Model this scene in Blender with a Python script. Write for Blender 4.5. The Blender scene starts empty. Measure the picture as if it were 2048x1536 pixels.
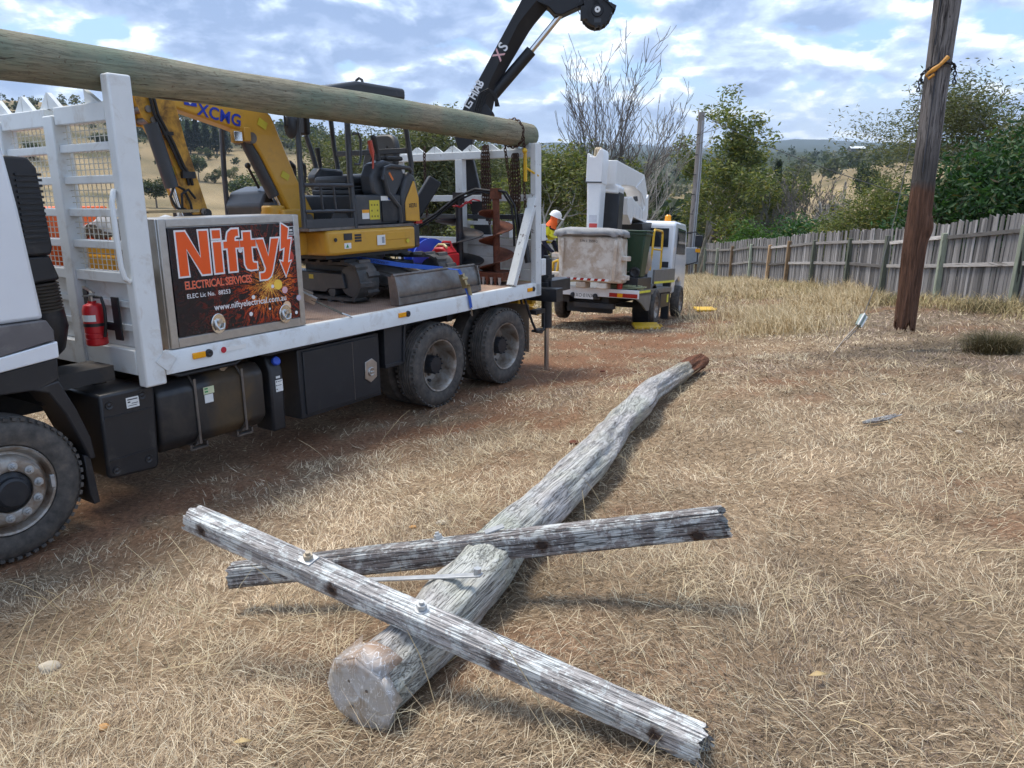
import bpy, bmesh, math, random
import numpy as np
from mathutils import Vector, Matrix, Quaternion
rad = math.radians
random.seed(7)
RNG = np.random.default_rng(11)
SC = bpy.context.scene
COL = SC.collection

# ------------------------------------------------------------------ camera
cam = bpy.data.cameras.new('camera')
cam.sensor_width = 36.0
cam.lens = 26.98
cam.clip_start = 0.05
cam.clip_end = 30000
camo = bpy.data.objects.new('camera', cam)
camo.location = (0, 0, 1.8)
camo.rotation_euler = (rad(90 - 16.6), 0, 0)
COL.objects.link(camo)
SC.camera = camo

# ------------------------------------------------------------------ world, sun, exposure
SUN_EL, SUN_AZ = 66.0, -50.0          # azimuth measured from +Y towards +X
world = bpy.data.worlds.new('World')
SC.world = world
world.use_nodes = True
wn = world.node_tree.nodes
wl = world.node_tree.links
wn.clear()


def wnode(t, **k):
    n = wn.new(t)
    for a, b in k.items():
        setattr(n, a, b)
    return n


def wmath(op, a, b=None, clamp=False):
    n = wnode('ShaderNodeMath', operation=op, use_clamp=clamp)
    for i, v in enumerate((a, b)):
        if v is None:
            continue
        if isinstance(v, (int, float)):
            n.inputs[i].default_value = v
        else:
            wl.new(v, n.inputs[i])
    return n.outputs[0]


def wramp(fac, stops):
    n = wnode('ShaderNodeValToRGB')
    e = n.color_ramp.elements
    while len(e) < len(stops):
        e.new(0.5)
    for el, (p, c) in zip(e, stops):
        el.position = p
        el.color = (c[0], c[1], c[2], 1)
    wl.new(fac, n.inputs[0])
    return n.outputs[0]


sky = wnode('ShaderNodeTexSky', sky_type='NISHITA', sun_disc=False)
sky.sun_elevation = rad(SUN_EL)
sky.sun_rotation = rad(SUN_AZ)
sky.air_density = 1.2
sky.dust_density = 1.0
tc = wnode('ShaderNodeTexCoord')
sep = wnode('ShaderNodeSeparateXYZ')
wl.new(tc.outputs['Generated'], sep.inputs[0])
zz = wmath('ADD', wmath('MAXIMUM', sep.outputs[2], 0.0), 0.30)
px = wmath('DIVIDE', sep.outputs[0], zz)
py = wmath('DIVIDE', sep.outputs[1], zz)


def cloudnoise(dx, dy, scale, detail, rough, dist=0.25):
    cmb = wnode('ShaderNodeCombineXYZ')
    wl.new(wmath('ADD', px, dx), cmb.inputs[0])
    wl.new(wmath('ADD', wmath('MULTIPLY', py, 0.85), dy), cmb.inputs[1])
    n = wnode('ShaderNodeTexNoise')
    n.inputs['Scale'].default_value = scale
    n.inputs['Detail'].default_value = detail
    n.inputs['Roughness'].default_value = rough
    n.inputs['Distortion'].default_value = dist
    wl.new(cmb.outputs[0], n.inputs['Vector'])
    return n.outputs[0]


CX, CY = 20.3, 8.8
big = cloudnoise(CX, CY, 1.7, 3, 0.5, 0.1)
fine = cloudnoise(CX + 9, CY + 4, 3.6, 9, 0.56, 0.2)
fine2 = cloudnoise(CX + 9 - 0.02, CY + 4 - 0.06, 3.6, 9, 0.56, 0.2)
dens = wmath('ADD', wmath('MULTIPLY', big, 0.45), wmath('MULTIPLY', fine, 0.55))
cover = wramp(dens, [(0.43, (0, 0, 0)), (0.475, (1, 1, 1))])
edge = wmath('MULTIPLY', wmath('SUBTRACT', fine, fine2), 3.6)
thick = wramp(dens, [(0.43, (1, 1, 1)), (0.55, (0, 0, 0))])
lit = wmath('ADD', wmath('ADD', wmath('MULTIPLY', thick, 0.62), edge), 0.14, clamp=True)
ccol = wramp(lit, [(0.0, (3.2, 4.5, 7.2)), (0.30, (4.7, 6.1, 8.9)), (0.54, (7.6, 9.2, 11.6)), (0.74, (14.0, 14.4, 14.8)), (1.0, (16.5, 16.3, 16.0))])
# gaps: a pale milky blue above, paler towards the horizon
skyk = wnode('ShaderNodeMix', data_type='RGBA', blend_type='MIX')
skyk.inputs[0].default_value = 0.72
wl.new(sky.outputs[0], skyk.inputs[6])
gap = wramp(sep.outputs[2], [(0.0, (9.0, 10.2, 11.6)), (0.10, (4.9, 8.2, 13.2)), (0.45, (2.6, 6.2, 13.5))])
wl.new(gap, skyk.inputs[7])
mixc = wnode('ShaderNodeMix', data_type='RGBA', blend_type='MIX')
wl.new(cover, mixc.inputs[0])
wl.new(skyk.outputs[2], mixc.inputs[6])
wl.new(ccol, mixc.inputs[7])
# air near the horizon veils the far clouds
veil = wnode('ShaderNodeMix', data_type='RGBA', blend_type='MIX')
wl.new(wramp(sep.outputs[2], [(0.0, (0.6,) * 3), (0.07, (0.10,) * 3), (0.2, (0.0,) * 3)]), veil.inputs[0])
wl.new(mixc.outputs[2], veil.inputs[6])
veil.inputs[7].default_value = (7.9, 9.3, 11.0, 1)
bg = wnode('ShaderNodeBackground')
bg.inputs[1].default_value = 0.075
wl.new(veil.outputs[2], bg.inputs[0])
wout = wnode('ShaderNodeOutputWorld')
wl.new(bg.outputs[0], wout.inputs[0])

sun = bpy.data.lights.new('sun', 'SUN')
sun.energy = 2.5
sun.angle = rad(22)
sun.color = (1.0, 0.92, 0.80)
suno = bpy.data.objects.new('sun', sun)
sd = Vector((math.sin(rad(SUN_AZ)) * math.cos(rad(SUN_EL)), math.cos(rad(SUN_AZ)) * math.cos(rad(SUN_EL)), math.sin(rad(SUN_EL))))
suno.rotation_euler = sd.to_track_quat('Z', 'Y').to_euler()
suno.location = (0, 0, 40)
COL.objects.link(suno)

SC.view_settings.view_transform = 'Standard'
SC.view_settings.look = 'None'
SC.view_settings.exposure = 0.66
SC.view_settings.gamma = 1.0
SC.view_settings.use_curve_mapping = False
SC.cycles.max_bounces = 6
SC.cycles.transparent_max_bounces = 8
SC.cycles.use_adaptive_sampling = True
SC.cycles.adaptive_threshold = 0.02

# ------------------------------------------------------------------ mesh helpers
def V3(p):
    return Vector((float(p[0]), float(p[1]), float(p[2])))


def frame_of(d, up=(0, 0, 1)):
    d = V3(d).normalized()
    up = V3(up)
    if abs(d.dot(up.normalized())) > 0.98:
        up = Vector((1, 0, 0)) if abs(d.x) < 0.9 else Vector((0, 1, 0))
    s = d.cross(up).normalized()
    u = s.cross(d).normalized()
    return d, s, u


class MB:
    """collects shapes into one mesh"""

    def __init__(self):
        self.v = []
        self.f = []

    def add(self, vs, fs):
        o = len(self.v)
        self.v += [tuple(map(float, p)) for p in vs]
        self.f += [tuple(i + o for i in f) for f in fs]
        return self

    def box(self, a, b):
        x0, x1 = sorted((a[0], b[0])); y0, y1 = sorted((a[1], b[1])); z0, z1 = sorted((a[2], b[2]))
        return self.add([(x0, y0, z0), (x1, y0, z0), (x1, y1, z0), (x0, y1, z0), (x0, y0, z1), (x1, y0, z1), (x1, y1, z1), (x0, y1, z1)],
                        [(0, 3, 2, 1), (4, 5, 6, 7), (0, 1, 5, 4), (1, 2, 6, 5), (2, 3, 7, 6), (3, 0, 4, 7)])

    def beam(self, p, q, w, h, up=(0, 0, 1), w2=None, h2=None):
        p, q = V3(p), V3(q)
        d, s, u = frame_of(q - p, up)
        vs = []
        for c, ww, hh in ((p, w, h), (q, w2 or w, h2 or h)):
            for a, b in ((-1, -1), (1, -1), (1, 1), (-1, 1)):
                vs.append(c + s * (a * ww / 2) + u * (b * hh / 2))
        return self.add(vs, [(3, 2, 1, 0), (4, 5, 6, 7), (0, 1, 5, 4), (1, 2, 6, 5), (2, 3, 7, 6), (3, 0, 4, 7)])

    def cyl(self, p, q, r, r2=None, n=16, cap=True):
        p, q = V3(p), V3(q)
        d, s, u = frame_of(q - p)
        r2 = r if r2 is None else r2
        vs = []
        for c, rr in ((p, r), (q, r2)):
            for i in range(n):
                a = 2 * math.pi * i / n
                vs.append(c + s * (math.cos(a) * rr) + u * (math.sin(a) * rr))
        fs = [(i, (i + 1) % n, n + (i + 1) % n, n + i) for i in range(n)]
        fs = [tuple(reversed(f)) for f in fs]
        if cap:
            fs += [tuple(range(n)), tuple(reversed(range(n, 2 * n)))]
        return self.add(vs, fs)

    def tube(self, pts, r, n=8, cap=True):
        pts = [V3(p) for p in pts]
        rs = r if hasattr(r, '__len__') else [r] * len(pts)
        vs = []
        u = None
        for i, p in enumerate(pts):
            t = (pts[min(i + 1, len(pts) - 1)] - pts[max(i - 1, 0)])
            if t.length < 1e-9:
                t = Vector((0, 0, 1))
            t.normalize()
            if u is None:
                _, s, u = frame_of(t)
            else:
                u = (u - t * u.dot(t))
                if u.length < 1e-6:
                    _, s, u = frame_of(t)
                u.normalize()
                s = t.cross(u)
            for k in range(n):
                a = 2 * math.pi * k / n
                vs.append(p + s * (math.cos(a) * rs[i]) + u * (math.sin(a) * rs[i]))
        fs = []
        for i in range(len(pts) - 1):
            for k in range(n):
                fs.append((i * n + k, i * n + (k + 1) % n, (i + 1) * n + (k + 1) % n, (i + 1) * n + k))
        if cap:
            fs += [tuple(reversed(range(n))), tuple(range((len(pts) - 1) * n, len(pts) * n))]
        return self.add(vs, fs)

    def lathe(self, p, d, prof, n=32, a0=0.0, a1=2 * math.pi):
        """prof: (radius, distance along d)"""
        p = V3(p)
        d, s, u = frame_of(d)
        full = abs(a1 - a0 - 2 * math.pi) < 1e-6
        m = n if full else n + 1
        vs = []
        for r, x in prof:
            for i in range(m):
                a = a0 + (a1 - a0) * i / n
                vs.append(p + d * x + s * (math.cos(a) * r) + u * (math.sin(a) * r))
        fs = []
        for j in range(len(prof) - 1):
            for i in range(n):
                i2 = (i + 1) % m
                fs.append((j * m + i, j * m + i2, (j + 1) * m + i2, (j + 1) * m + i))
        return self.add(vs, fs)

    def prism(self, poly, ext):
        """poly: planar 3D polygon; ext: extrusion vector"""
        n = len(poly)
        e = V3(ext)
        vs = [V3(p) for p in poly] + [V3(p) + e for p in poly]
        nm = Vector((0, 0, 0))
        for i in range(n):
            a, b = vs[i], vs[(i + 1) % n]
            nm += a.cross(b)
        fs = [tuple(range(n)), tuple(reversed(range(n, 2 * n)))] + [(i, n + i, n + (i + 1) % n, (i + 1) % n) for i in range(n)]
        if nm.dot(e) > 0:
            fs = [tuple(reversed(f)) for f in fs]
        return self.add(vs, fs)

    def uw(self, poly, v0, v1):
        """polygon in the x-z plane extruded along y"""
        return self.prism([(a, v0, b) for a, b in poly], (0, v1 - v0, 0))

    def uv(self, poly, w0, w1):
        return self.prism([(a, b, w0) for a, b in poly], (0, 0, w1 - w0))

    def vw(self, poly, u0, u1):
        return self.prism([(u0, a, b) for a, b in poly], (u1 - u0, 0, 0))

    def ball(self, c, r, n=12, m=8, sz=(1, 1, 1)):
        c = V3(c)
        vs = [c + Vector((0, 0, -r * sz[2]))]
        for j in range(1, m):
            t = -math.pi / 2 + math.pi * j / m
            for i in range(n):
                a = 2 * math.pi * i / n
                vs.append(c + Vector((math.cos(t) * math.cos(a) * r * sz[0], math.cos(t) * math.sin(a) * r * sz[1], math.sin(t) * r * sz[2])))
        vs.append(c + Vector((0, 0, r * sz[2])))
        fs = [(0, 1 + (i + 1) % n, 1 + i) for i in range(n)]
        for j in range(m - 2):
            for i in range(n):
                a = 1 + j * n
                fs.append((a + i, a + (i + 1) % n, a + n + (i + 1) % n, a + n + i))
        t = len(vs) - 1
        a = 1 + (m - 2) * n
        fs += [(t, a + i, a + (i + 1) % n) for i in range(n)]
        return self.add(vs, fs)

    def xf(self, mat, start=0):
        for i in range(start, len(self.v)):
            self.v[i] = tuple(mat @ Vector(self.v[i]))
        return self

    def mesh(self, name, off=(0, 0, 0), smooth=35):
        me = bpy.data.meshes.new(name)
        o = off
        me.from_pydata([(a - o[0], b - o[1], c - o[2]) for a, b, c in self.v], [], self.f)
        me.update()
        if smooth:
            me.shade_smooth()
            me.set_sharp_from_angle(angle=rad(smooth))
        return me


OFF = {}


def tag(o, label=None, cat=None, group=None, kind=None):
    if label: o['label'] = label
    if cat: o['category'] = cat
    if group: o['group'] = group
    if kind: o['kind'] = kind
    return o


def thing(name, label, cat, loc=(0, 0, 0), frame=None, group=None):
    o = bpy.data.objects.new(name, None)
    o.empty_display_size = 0.2
    COL.objects.link(o)
    o.matrix_world = (frame or Matrix()) @ Matrix.Translation(V3(loc))
    OFF[o.name] = tuple(loc)
    return tag(o, label, cat, group)


def part(name, mb, mat, parent, bevel=0, smooth=35, kind=None, label=None):
    off = OFF.get(parent.name, (0, 0, 0))
    me = mb.mesh(name, off, smooth)
    me.materials.append(mat)
    o = bpy.data.objects.new(name, me)
    COL.objects.link(o)
    o.parent = parent
    OFF[o.name] = off
    if bevel:
        b = o.modifiers.new('bevel', 'BEVEL')
        b.width = bevel
        b.segments = 2
        b.limit_method = 'ANGLE'
        b.angle_limit = rad(40)
        b.harden_normals = False
    return tag(o, label, None, None, kind)


def solo(name, mb, mat, label, cat, loc=(0, 0, 0), frame=None, group=None, kind=None, bevel=0, smooth=35):
    me = mb.mesh(name, loc, smooth)
    me.materials.append(mat)
    o = bpy.data.objects.new(name, me)
    COL.objects.link(o)
    o.matrix_world = (frame or Matrix()) @ Matrix.Translation(V3(loc))
    OFF[o.name] = tuple(loc)
    if bevel:
        b = o.modifiers.new('bevel', 'BEVEL')
        b.width = bevel
        b.segments = 2
        b.limit_method = 'ANGLE'
        b.angle_limit = rad(40)
    return tag(o, label, cat, group, kind)


def inst(src, parent, mat4, name=None):
    o = src.copy()
    if name: o.name = name
    COL.objects.link(o)
    o.parent = parent
    o.matrix_local = mat4
    return o


def copy_tree(o, parent=None):
    c = o.copy()
    COL.objects.link(c)
    if parent is not None:
        c.parent = parent
    for ch in o.children:
        copy_tree(ch, c)
    return c


def np_mesh(name, verts, faces, mat, smooth=False, attr=None):
    """fast mesh from numpy arrays; faces (n,3) or (n,4)"""
    me = bpy.data.meshes.new(name)
    verts = np.ascontiguousarray(verts, dtype=np.float32)
    faces = np.ascontiguousarray(faces, dtype=np.int32)
    n, k = faces.shape
    me.vertices.add(len(verts))
    me.vertices.foreach_set('co', verts.ravel())
    me.loops.add(n * k)
    me.loops.foreach_set('vertex_index', faces.ravel())
    me.polygons.add(n)
    me.polygons.foreach_set('loop_start', np.arange(0, n * k, k, dtype=np.int32))
    me.polygons.foreach_set('loop_total', np.full(n, k, dtype=np.int32))
    if smooth:
        me.polygons.foreach_set('use_smooth', np.ones(n, dtype=bool))
    me.update(calc_edges=True)
    if attr is not None:
        a = me.attributes.new('tint', 'FLOAT_COLOR', 'POINT')
        c = np.ones((len(verts), 4), dtype=np.float32)
        c[:, :attr.shape[1]] = attr
        a.data.foreach_set('color', c.ravel())
    me.materials.append(mat)
    return me


def link(name, me, loc=(0, 0, 0), parent=None):
    o = bpy.data.objects.new(name, me)
    COL.objects.link(o)
    o.location = loc
    if parent: o.parent = parent
    return o


def text(name, body, size, mat, parent, at, xdir, ydir, offset=0.0, extrude=0.0008, align='LEFT', space=1.0, sx=1.0, shear=0.0):
    cu = bpy.data.curves.new(name, 'FONT')
    cu.body = body
    cu.size = size
    cu.offset = offset
    cu.extrude = extrude
    cu.align_x = align
    cu.space_character = space
    cu.shear = shear
    cu.resolution_u = 3
    tmp = bpy.data.objects.new(name + '_tmp', cu)
    COL.objects.link(tmp)
    dg = bpy.context.evaluated_depsgraph_get()
    me = bpy.data.meshes.new_from_object(tmp.evaluated_get(dg))
    COL.objects.unlink(tmp)
    bpy.data.objects.remove(tmp)
    me.materials.clear()
    me.materials.append(mat)
    o = bpy.data.objects.new(name, me)
    COL.objects.link(o)
    o.parent = parent
    off = OFF.get(parent.name, (0, 0, 0))
    X, Y = V3(xdir).normalized(), V3(ydir).normalized()
    Z = X.cross(Y)
    p = V3(at) - V3(off)
    m = Matrix(((X.x * sx, Y.x, Z.x, p.x), (X.y * sx, Y.y, Z.y, p.y), (X.z * sx, Y.z, Z.z, p.z), (0, 0, 0, 1)))
    o.matrix_local = m
    return o


# ------------------------------------------------------------------ materials
class NT:
    def __init__(self, name):
        self.m = bpy.data.materials.new(name)
        self.m.use_nodes = True
        self.t = self.m.node_tree
        self.n = self.t.nodes
        self.l = self.t.links
        self.b = self.n['Principled BSDF']
        self.tc = self.n.new('ShaderNodeTexCoord')
        self.oi = None

    def put(self, v, sock):
        if isinstance(v, bpy.types.NodeSocket):
            self.l.new(v, sock)
        elif isinstance(v, (int, float)):
            sock.default_value = v
        else:
            sock.default_value = (v[0], v[1], v[2], 1) if len(sock.default_value) == 4 else v

    def coords(self, scale=(1, 1, 1), kind='Object', rand=0.0):
        mp = self.n.new('ShaderNodeMapping')
        mp.inputs['Scale'].default_value = scale
        self.l.new(self.tc.outputs[kind], mp.inputs[0])
        if rand:
            if not self.oi:
                self.oi = self.n.new('ShaderNodeObjectInfo')
            c = self.n.new('ShaderNodeCombineXYZ')
            r = self.math('MULTIPLY', self.oi.outputs['Random'], rand)
            for i in range(3):
                self.l.new(r, c.inputs[i])
            self.l.new(c.outputs[0], mp.inputs['Location'])
        return mp.outputs[0]

    def noise(self, vec, scale, detail=4, rough=0.55, dist=0.0):
        n = self.n.new('ShaderNodeTexNoise')
        n.inputs['Scale'].default_value = scale
        n.inputs['Detail'].default_value = detail
        n.inputs['Roughness'].default_value = rough
        n.inputs['Distortion'].default_value = dist
        self.l.new(vec, n.inputs['Vector'])
        return n.outputs[0]

    def ramp(self, fac, stops):
        n = self.n.new('ShaderNodeValToRGB')
        e = n.color_ramp.elements
        while len(e) < len(stops):
            e.new(0.5)
        for el, (p, c) in zip(e, stops):
            el.position = p
            if isinstance(c, (int, float)):
                c = (c, c, c)
            el.color = (c[0], c[1], c[2], 1)
        self.l.new(fac, n.inputs[0])
        return n.outputs[0]

    def math(self, op, a, b=0.0, clamp=False):
        n = self.n.new('ShaderNodeMath')
        n.operation = op
        n.use_clamp = clamp
        self.put(a, n.inputs[0])
        self.put(b, n.inputs[1])
        return n.outputs[0]

    def mix(self, fac, a, b, mode='MIX'):
        n = self.n.new('ShaderNodeMix')
        n.data_type = 'RGBA'
        n.blend_type = mode
        self.put(fac, n.inputs[0])
        self.put(a, n.inputs[6])
        self.put(b, n.inputs[7])
        return n.outputs[2]

    def sep(self, vec):
        n = self.n.new('ShaderNodeSeparateXYZ')
        self.l.new(vec, n.inputs[0])
        return n.outputs

    def attr(self, name='tint'):
        n = self.n.new('ShaderNodeAttribute')
        n.attribute_name = name
        return n.outputs['Color']

    def rnd(self):
        if not self.oi:
            self.oi = self.n.new('ShaderNodeObjectInfo')
        return self.oi.outputs['Random']

    def bump(self, h, strength=0.3, dist=0.01):
        n = self.n.new('ShaderNodeBump')
        n.inputs['Strength'].default_value = strength
        n.inputs['Distance'].default_value = dist
        self.l.new(h, n.inputs['Height'])
        self.l.new(n.outputs[0], self.b.inputs['Normal'])

    def done(self, col, rough=0.6, metal=0.0, spec=None):
        self.put(col, self.b.inputs['Base Color'])
        self.put(rough, self.b.inputs['Roughness'])
        self.b.inputs['Metallic'].default_value = metal
        if spec is not None:
            self.b.inputs['Specular IOR Level'].default_value = spec
        return self.m


def paint(name, col, rough=0.4, metal=0.0, var=0.12, scale=5, dirt=None, dirt_amt=0.35, dirt_scale=3.0, edge=(0.5, 0.7), bump=0.0, bscale=60, rand=0.0, coat=0.0):
    t = NT(name)
    c = t.coords()
    n = t.noise(c, scale, 5, 0.6)
    k = [max(0, x) for x in col]
    out = t.ramp(n, [(0.3, tuple(x * (1 - var) for x in k)), (0.7, tuple(min(1, x * (1 + var)) for x in k))])
    if rand:
        out = t.mix(t.math('MULTIPLY', t.rnd(), rand), out, (0, 0, 0))
    rg = rough
    if dirt:
        d = t.noise(t.coords(), dirt_scale, 8, 0.68, 0.4)
        f = t.ramp(d, [(edge[0], 0), (edge[1], dirt_amt)])
        out = t.mix(f, out, dirt)
        rg = t.ramp(f, [(0, rough), (1, min(1, rough + 0.4))])
    if bump:
        t.bump(t.noise(c, bscale, 4, 0.6), bump, 0.004)
    if coat:
        t.b.inputs['Coat Weight'].default_value = coat
    return t.done(out, rg, metal)


def grainwood(name, axis, light, dark, crack, lichen=None, lich_amt=0.5, tint=None, stretch=14, fine=1.0, rand=0.0, bump=0.7, band=None, crack_at=(0.36, 0.43), speck=None, lines=0.0, lscale=3.0, stains=None, lstretch=0.45):
    """weathered timber, grain along a local axis"""
    t = NT(name)
    s = [stretch * fine] * 3
    s['xyz'.index(axis)] = 1.0 * fine
    co = t.coords(tuple(s), rand=rand)
    g = t.noise(co, 2.2, 8, 0.62, 0.5)
    g2 = t.noise(co, 5.5, 6, 0.7, 0.2)
    col = t.ramp(g, [(0.28, dark), (0.5, tuple((a + b) / 2 for a, b in zip(light, dark))), (0.72, light)])
    col = t.mix(0.35, col, t.ramp(g2, [(0.35, dark), (0.65, light)]))
    if rand:
        r = t.ramp(t.rnd(), [(0, 0.42), (0.4, 0.85), (0.8, 1.2), (0.93, 1.6), (1, 2.2)])
        col = t.mix(1.0, col, r, 'MULTIPLY')
    base = t.coords()
    if tint:
        f = t.ramp(t.noise(base, 1.4, 4, 0.55), [(0.45, 0), (0.62, 0.75)])
        col = t.mix(f, col, tint)
    if lichen:
        f = t.ramp(t.noise(base, 11, 9, 0.72, 0.3), [(0.5, 0), (0.56, lich_amt)])
        col = t.mix(f, col, lichen)
        f = t.ramp(t.noise(base, 38, 5, 0.7), [(0.56, 0), (0.62, lich_amt)])
        col = t.mix(f, col, tuple(min(1, x * 1.05) for x in lichen))
    if speck:
        f = t.ramp(t.noise(base, 24, 4, 0.7), [(0.62, 0), (0.68, 0.8)])
        col = t.mix(f, col, speck)
    cs = list(s)
    cs['xyz'.index(axis)] = 0.55 * fine
    cr = t.noise(t.coords(tuple(cs), rand=rand), 1.7, 5, 0.65, 0.9)
    cm = t.ramp(cr, [(crack_at[0], 1), (crack_at[1], 0)])
    col = t.mix(cm, col, crack)
    if lines:
        ls = list(s)
        ls['xyz'.index(axis)] = lstretch * fine
        lv = t.coords(tuple(ls), rand=rand)
        l1 = t.ramp(t.math('ABSOLUTE', t.math('SUBTRACT', t.noise(lv, lscale, 6, 0.6, 1.1), 0.5)), [(0.0, lines), (0.022, 0)])
        l2 = t.ramp(t.noise(lv, lscale * 2.2, 4, 0.6, 0.6), [(0.33, lines * 0.8), (0.40, 0)])
        lm = t.math('MAXIMUM', l1, l2)
        col = t.mix(lm, col, crack)
        cm = t.math('MAXIMUM', cm, lm)
    if stains:
        for sx_, sy_, sz_, sr_ in stains:
            n_ = t.n.new('ShaderNodeVectorMath')
            n_.operation = 'DISTANCE'
            t.l.new(base, n_.inputs[0])
            n_.inputs[1].default_value = (sx_, sy_, sz_)
            dd = t.math('ADD', n_.outputs['Value'], t.math('MULTIPLY', t.math('SUBTRACT', t.noise(base, 40, 4), 0.5), 0.05))
            col = t.mix(t.ramp(dd, [(max(0.0, sr_ * 0.45), 0.9), (sr_, 0)]), col, (0.075, 0.035, 0.018))
    if band:
        # band: (axis coordinate, width, colour) beyond which the timber takes another colour
        x = t.sep(base)['xyz'.index(axis)]
        x = t.math('ADD', x, t.math('MULTIPLY', t.math('SUBTRACT', t.noise(base, 7, 4), 0.5), 0.22))
        for x0, x1, bc, amt in band:
            lo, hi = sorted((x0, x1))
            mr = t.n.new('ShaderNodeMapRange')
            mr.inputs[1].default_value = x0
            mr.inputs[2].default_value = x1
            t.l.new(x, mr.inputs[0])
            bcol = t.mix(t.ramp(g, [(0.3, 0.75), (0.6, 0.0)]), bc, tuple(k * 0.3 for k in bc))
            col = t.mix(t.math('MULTIPLY', mr.outputs[0], amt), col, bcol)
    h = t.math('ADD', t.math('MULTIPLY', g, 0.5), t.math('MULTIPLY', cm, -0.8))
    h = t.math('ADD', h, t.math('MULTIPLY', g2, 0.25))
    t.bump(h, bump, 0.012)
    return t.done(col, 0.88, 0, 0.25)

# ------------------------------------------------------------------ terrain
F_PX, TH = 1535.0, rad(16.6)
TRM = np.array([[0.55349089, -0.83280707, -0.00895594], [0.83215049, 0.55254829, 0.04707391], [-0.03425489, -0.03350767, 0.99885126]])
TRT = np.array([-3.3532, 4.6504, -0.8452])
CTRL = np.array([
    [-5.359, 1.184, -0.7], [-6.567, 1.985, -0.748], [-7.899, 2.869, -0.802], [-3.975, 3.264, -0.785], [-5.183, 4.065, -0.834],
    [-6.515, 4.949, -0.888], [-2.592, 5.344, -0.871], [-3.799, 6.146, -0.92], [-5.132, 7.03, -0.973], [-1.208, 7.425, -0.957],
    [-2.415, 8.226, -1.005], [-3.748, 9.11, -1.059], [0.176, 9.505, -1.042], [-1.032, 10.306, -1.091], [-2.364, 11.19, -1.145],
    [1.284, 11.165, -1.211], [0.076, 11.966, -1.259], [-1.256, 12.85, -1.313], [-10.562, 4.625, -1.159], [-8.348, 7.954, -1.296],
    [-6.134, 11.283, -1.433], [-3.92, 14.611, -1.57], [2.946, 16.659, -1.826], [1.0, 17.2, -1.88], [3.9, 20.3, -2.42],
    [1.9, 20.9, -2.5], [10, 40.037, -4.405], [10, 37.751, -4.136], [10, 35.176, -3.81], [10, 32.375, -3.363], [10, 30.111, -3.137],
    [10, 28.024, -2.827], [10, 25.671, -2.496], [10, 22.93, -2.156], [10, 20.651, -1.913], [10, 17.951, -1.529], [10, 15.19, -1.104],
    [0, 0, 0.18], [0, 2.4, 0], [2.05, 8.1, -0.52], [3, 3, 0.05], [5, 0, 0.25], [-3, 0, -0.25], [-4, -3, -0.1], [5.2, 10, -0.72],
    [14, 15, -0.9], [14, 28, -2.8], [14, 40, -4.6], [8, 6, -0.2], [-8, 45, -6.0], [-20, 30, -4.4], [-14, 18, -2.6], [4, 32, -4.0],
    [-30, 45, -6.5], [25, 45, -5.2], [0, 45, -5.6], [0, -12, 0.5], [12, -10, 0.9], [-12, -10, -0.6], [-28, 2, -2.2], [28, 8, 0.1], [-30, 15, -3.2]], float)


def _tps(pts, lam=0.2):
    n = len(pts)
    d = np.hypot(pts[:, None, 0] - pts[None, :, 0], pts[:, None, 1] - pts[None, :, 1])
    K = np.where(d > 0, d * d * np.log(d + 1e-9), 0) + lam * np.eye(n)
    P = np.c_[np.ones(n), pts[:, :2]]
    return np.linalg.solve(np.block([[K, P], [P.T, np.zeros((3, 3))]]), np.r_[pts[:, 2], 0, 0, 0])


_W = _tps(CTRL)


def local_z(x, y):
    z = _W[-3] + _W[-2] * x + _W[-1] * y
    for (cx, cy, _), w in zip(CTRL, _W[:-3]):
        d2 = (x - cx) ** 2 + (y - cy) ** 2
        z = z + w * 0.5 * d2 * np.log(d2 + 1e-9)
    return z


def px_az(px):
    return np.arctan2((px - 1024) / F_PX, 1.044)


def px_el(px, py):
    x = (px - 1024) / F_PX
    y = (768 - py) / F_PX
    f = math.cos(TH) + y * math.sin(TH)
    z = -math.sin(TH) + y * math.cos(TH)
    return z / np.hypot(x, f)


PC = np.array([-500, 0, 150, 300, 450, 600, 900, 1200, 1400, 1600, 1800, 2100, 2600], float)
PR = np.array([45, 70, 110, 180, 300, 480, 850, 1800, 4000, 7000, 9500], float)
PY = np.array([
    [545, 545, 548, 550, 552, 555, 565, 570, 562, 548, 540, 520, 510],
    [500, 505, 508, 512, 516, 520, 545, 552, 548, 535, 525, 500, 480],
    [455, 460, 462, 466, 470, 478, 505, 510, 500, 500, 490, 470, 450],
    [405, 410, 425, 432, 438, 445, 470, 468, 462, 470, 462, 440, 420],
    [340, 350, 375, 392, 400, 405, 425, 440, 440, 425, 395, 380, 370],
    [255, 262, 290, 330, 328, 330, 365, 395, 405, 365, 330, 330, 330],
    [195, 205, 212, 235, 255, 272, 325, 345, 345, 328, 318, 314, 314],
    [215, 225, 235, 260, 275, 285, 315, 322, 314, 306, 304, 302, 302],
    [290, 290, 290, 292, 296, 300, 308, 310, 306, 304, 303, 302, 302],
    [300, 300, 300, 300, 300, 299, 298, 294, 301, 284, 298, 296, 300],
    [300, 300, 300, 300, 300, 296, 294, 289, 300, 290, 300, 296, 300]], float)
PAZ = px_az(PC)
PEL = np.array([[px_el(a, b) for a, b in zip(PC, row)] for row in PY])
LR = np.log(PR)


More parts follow.
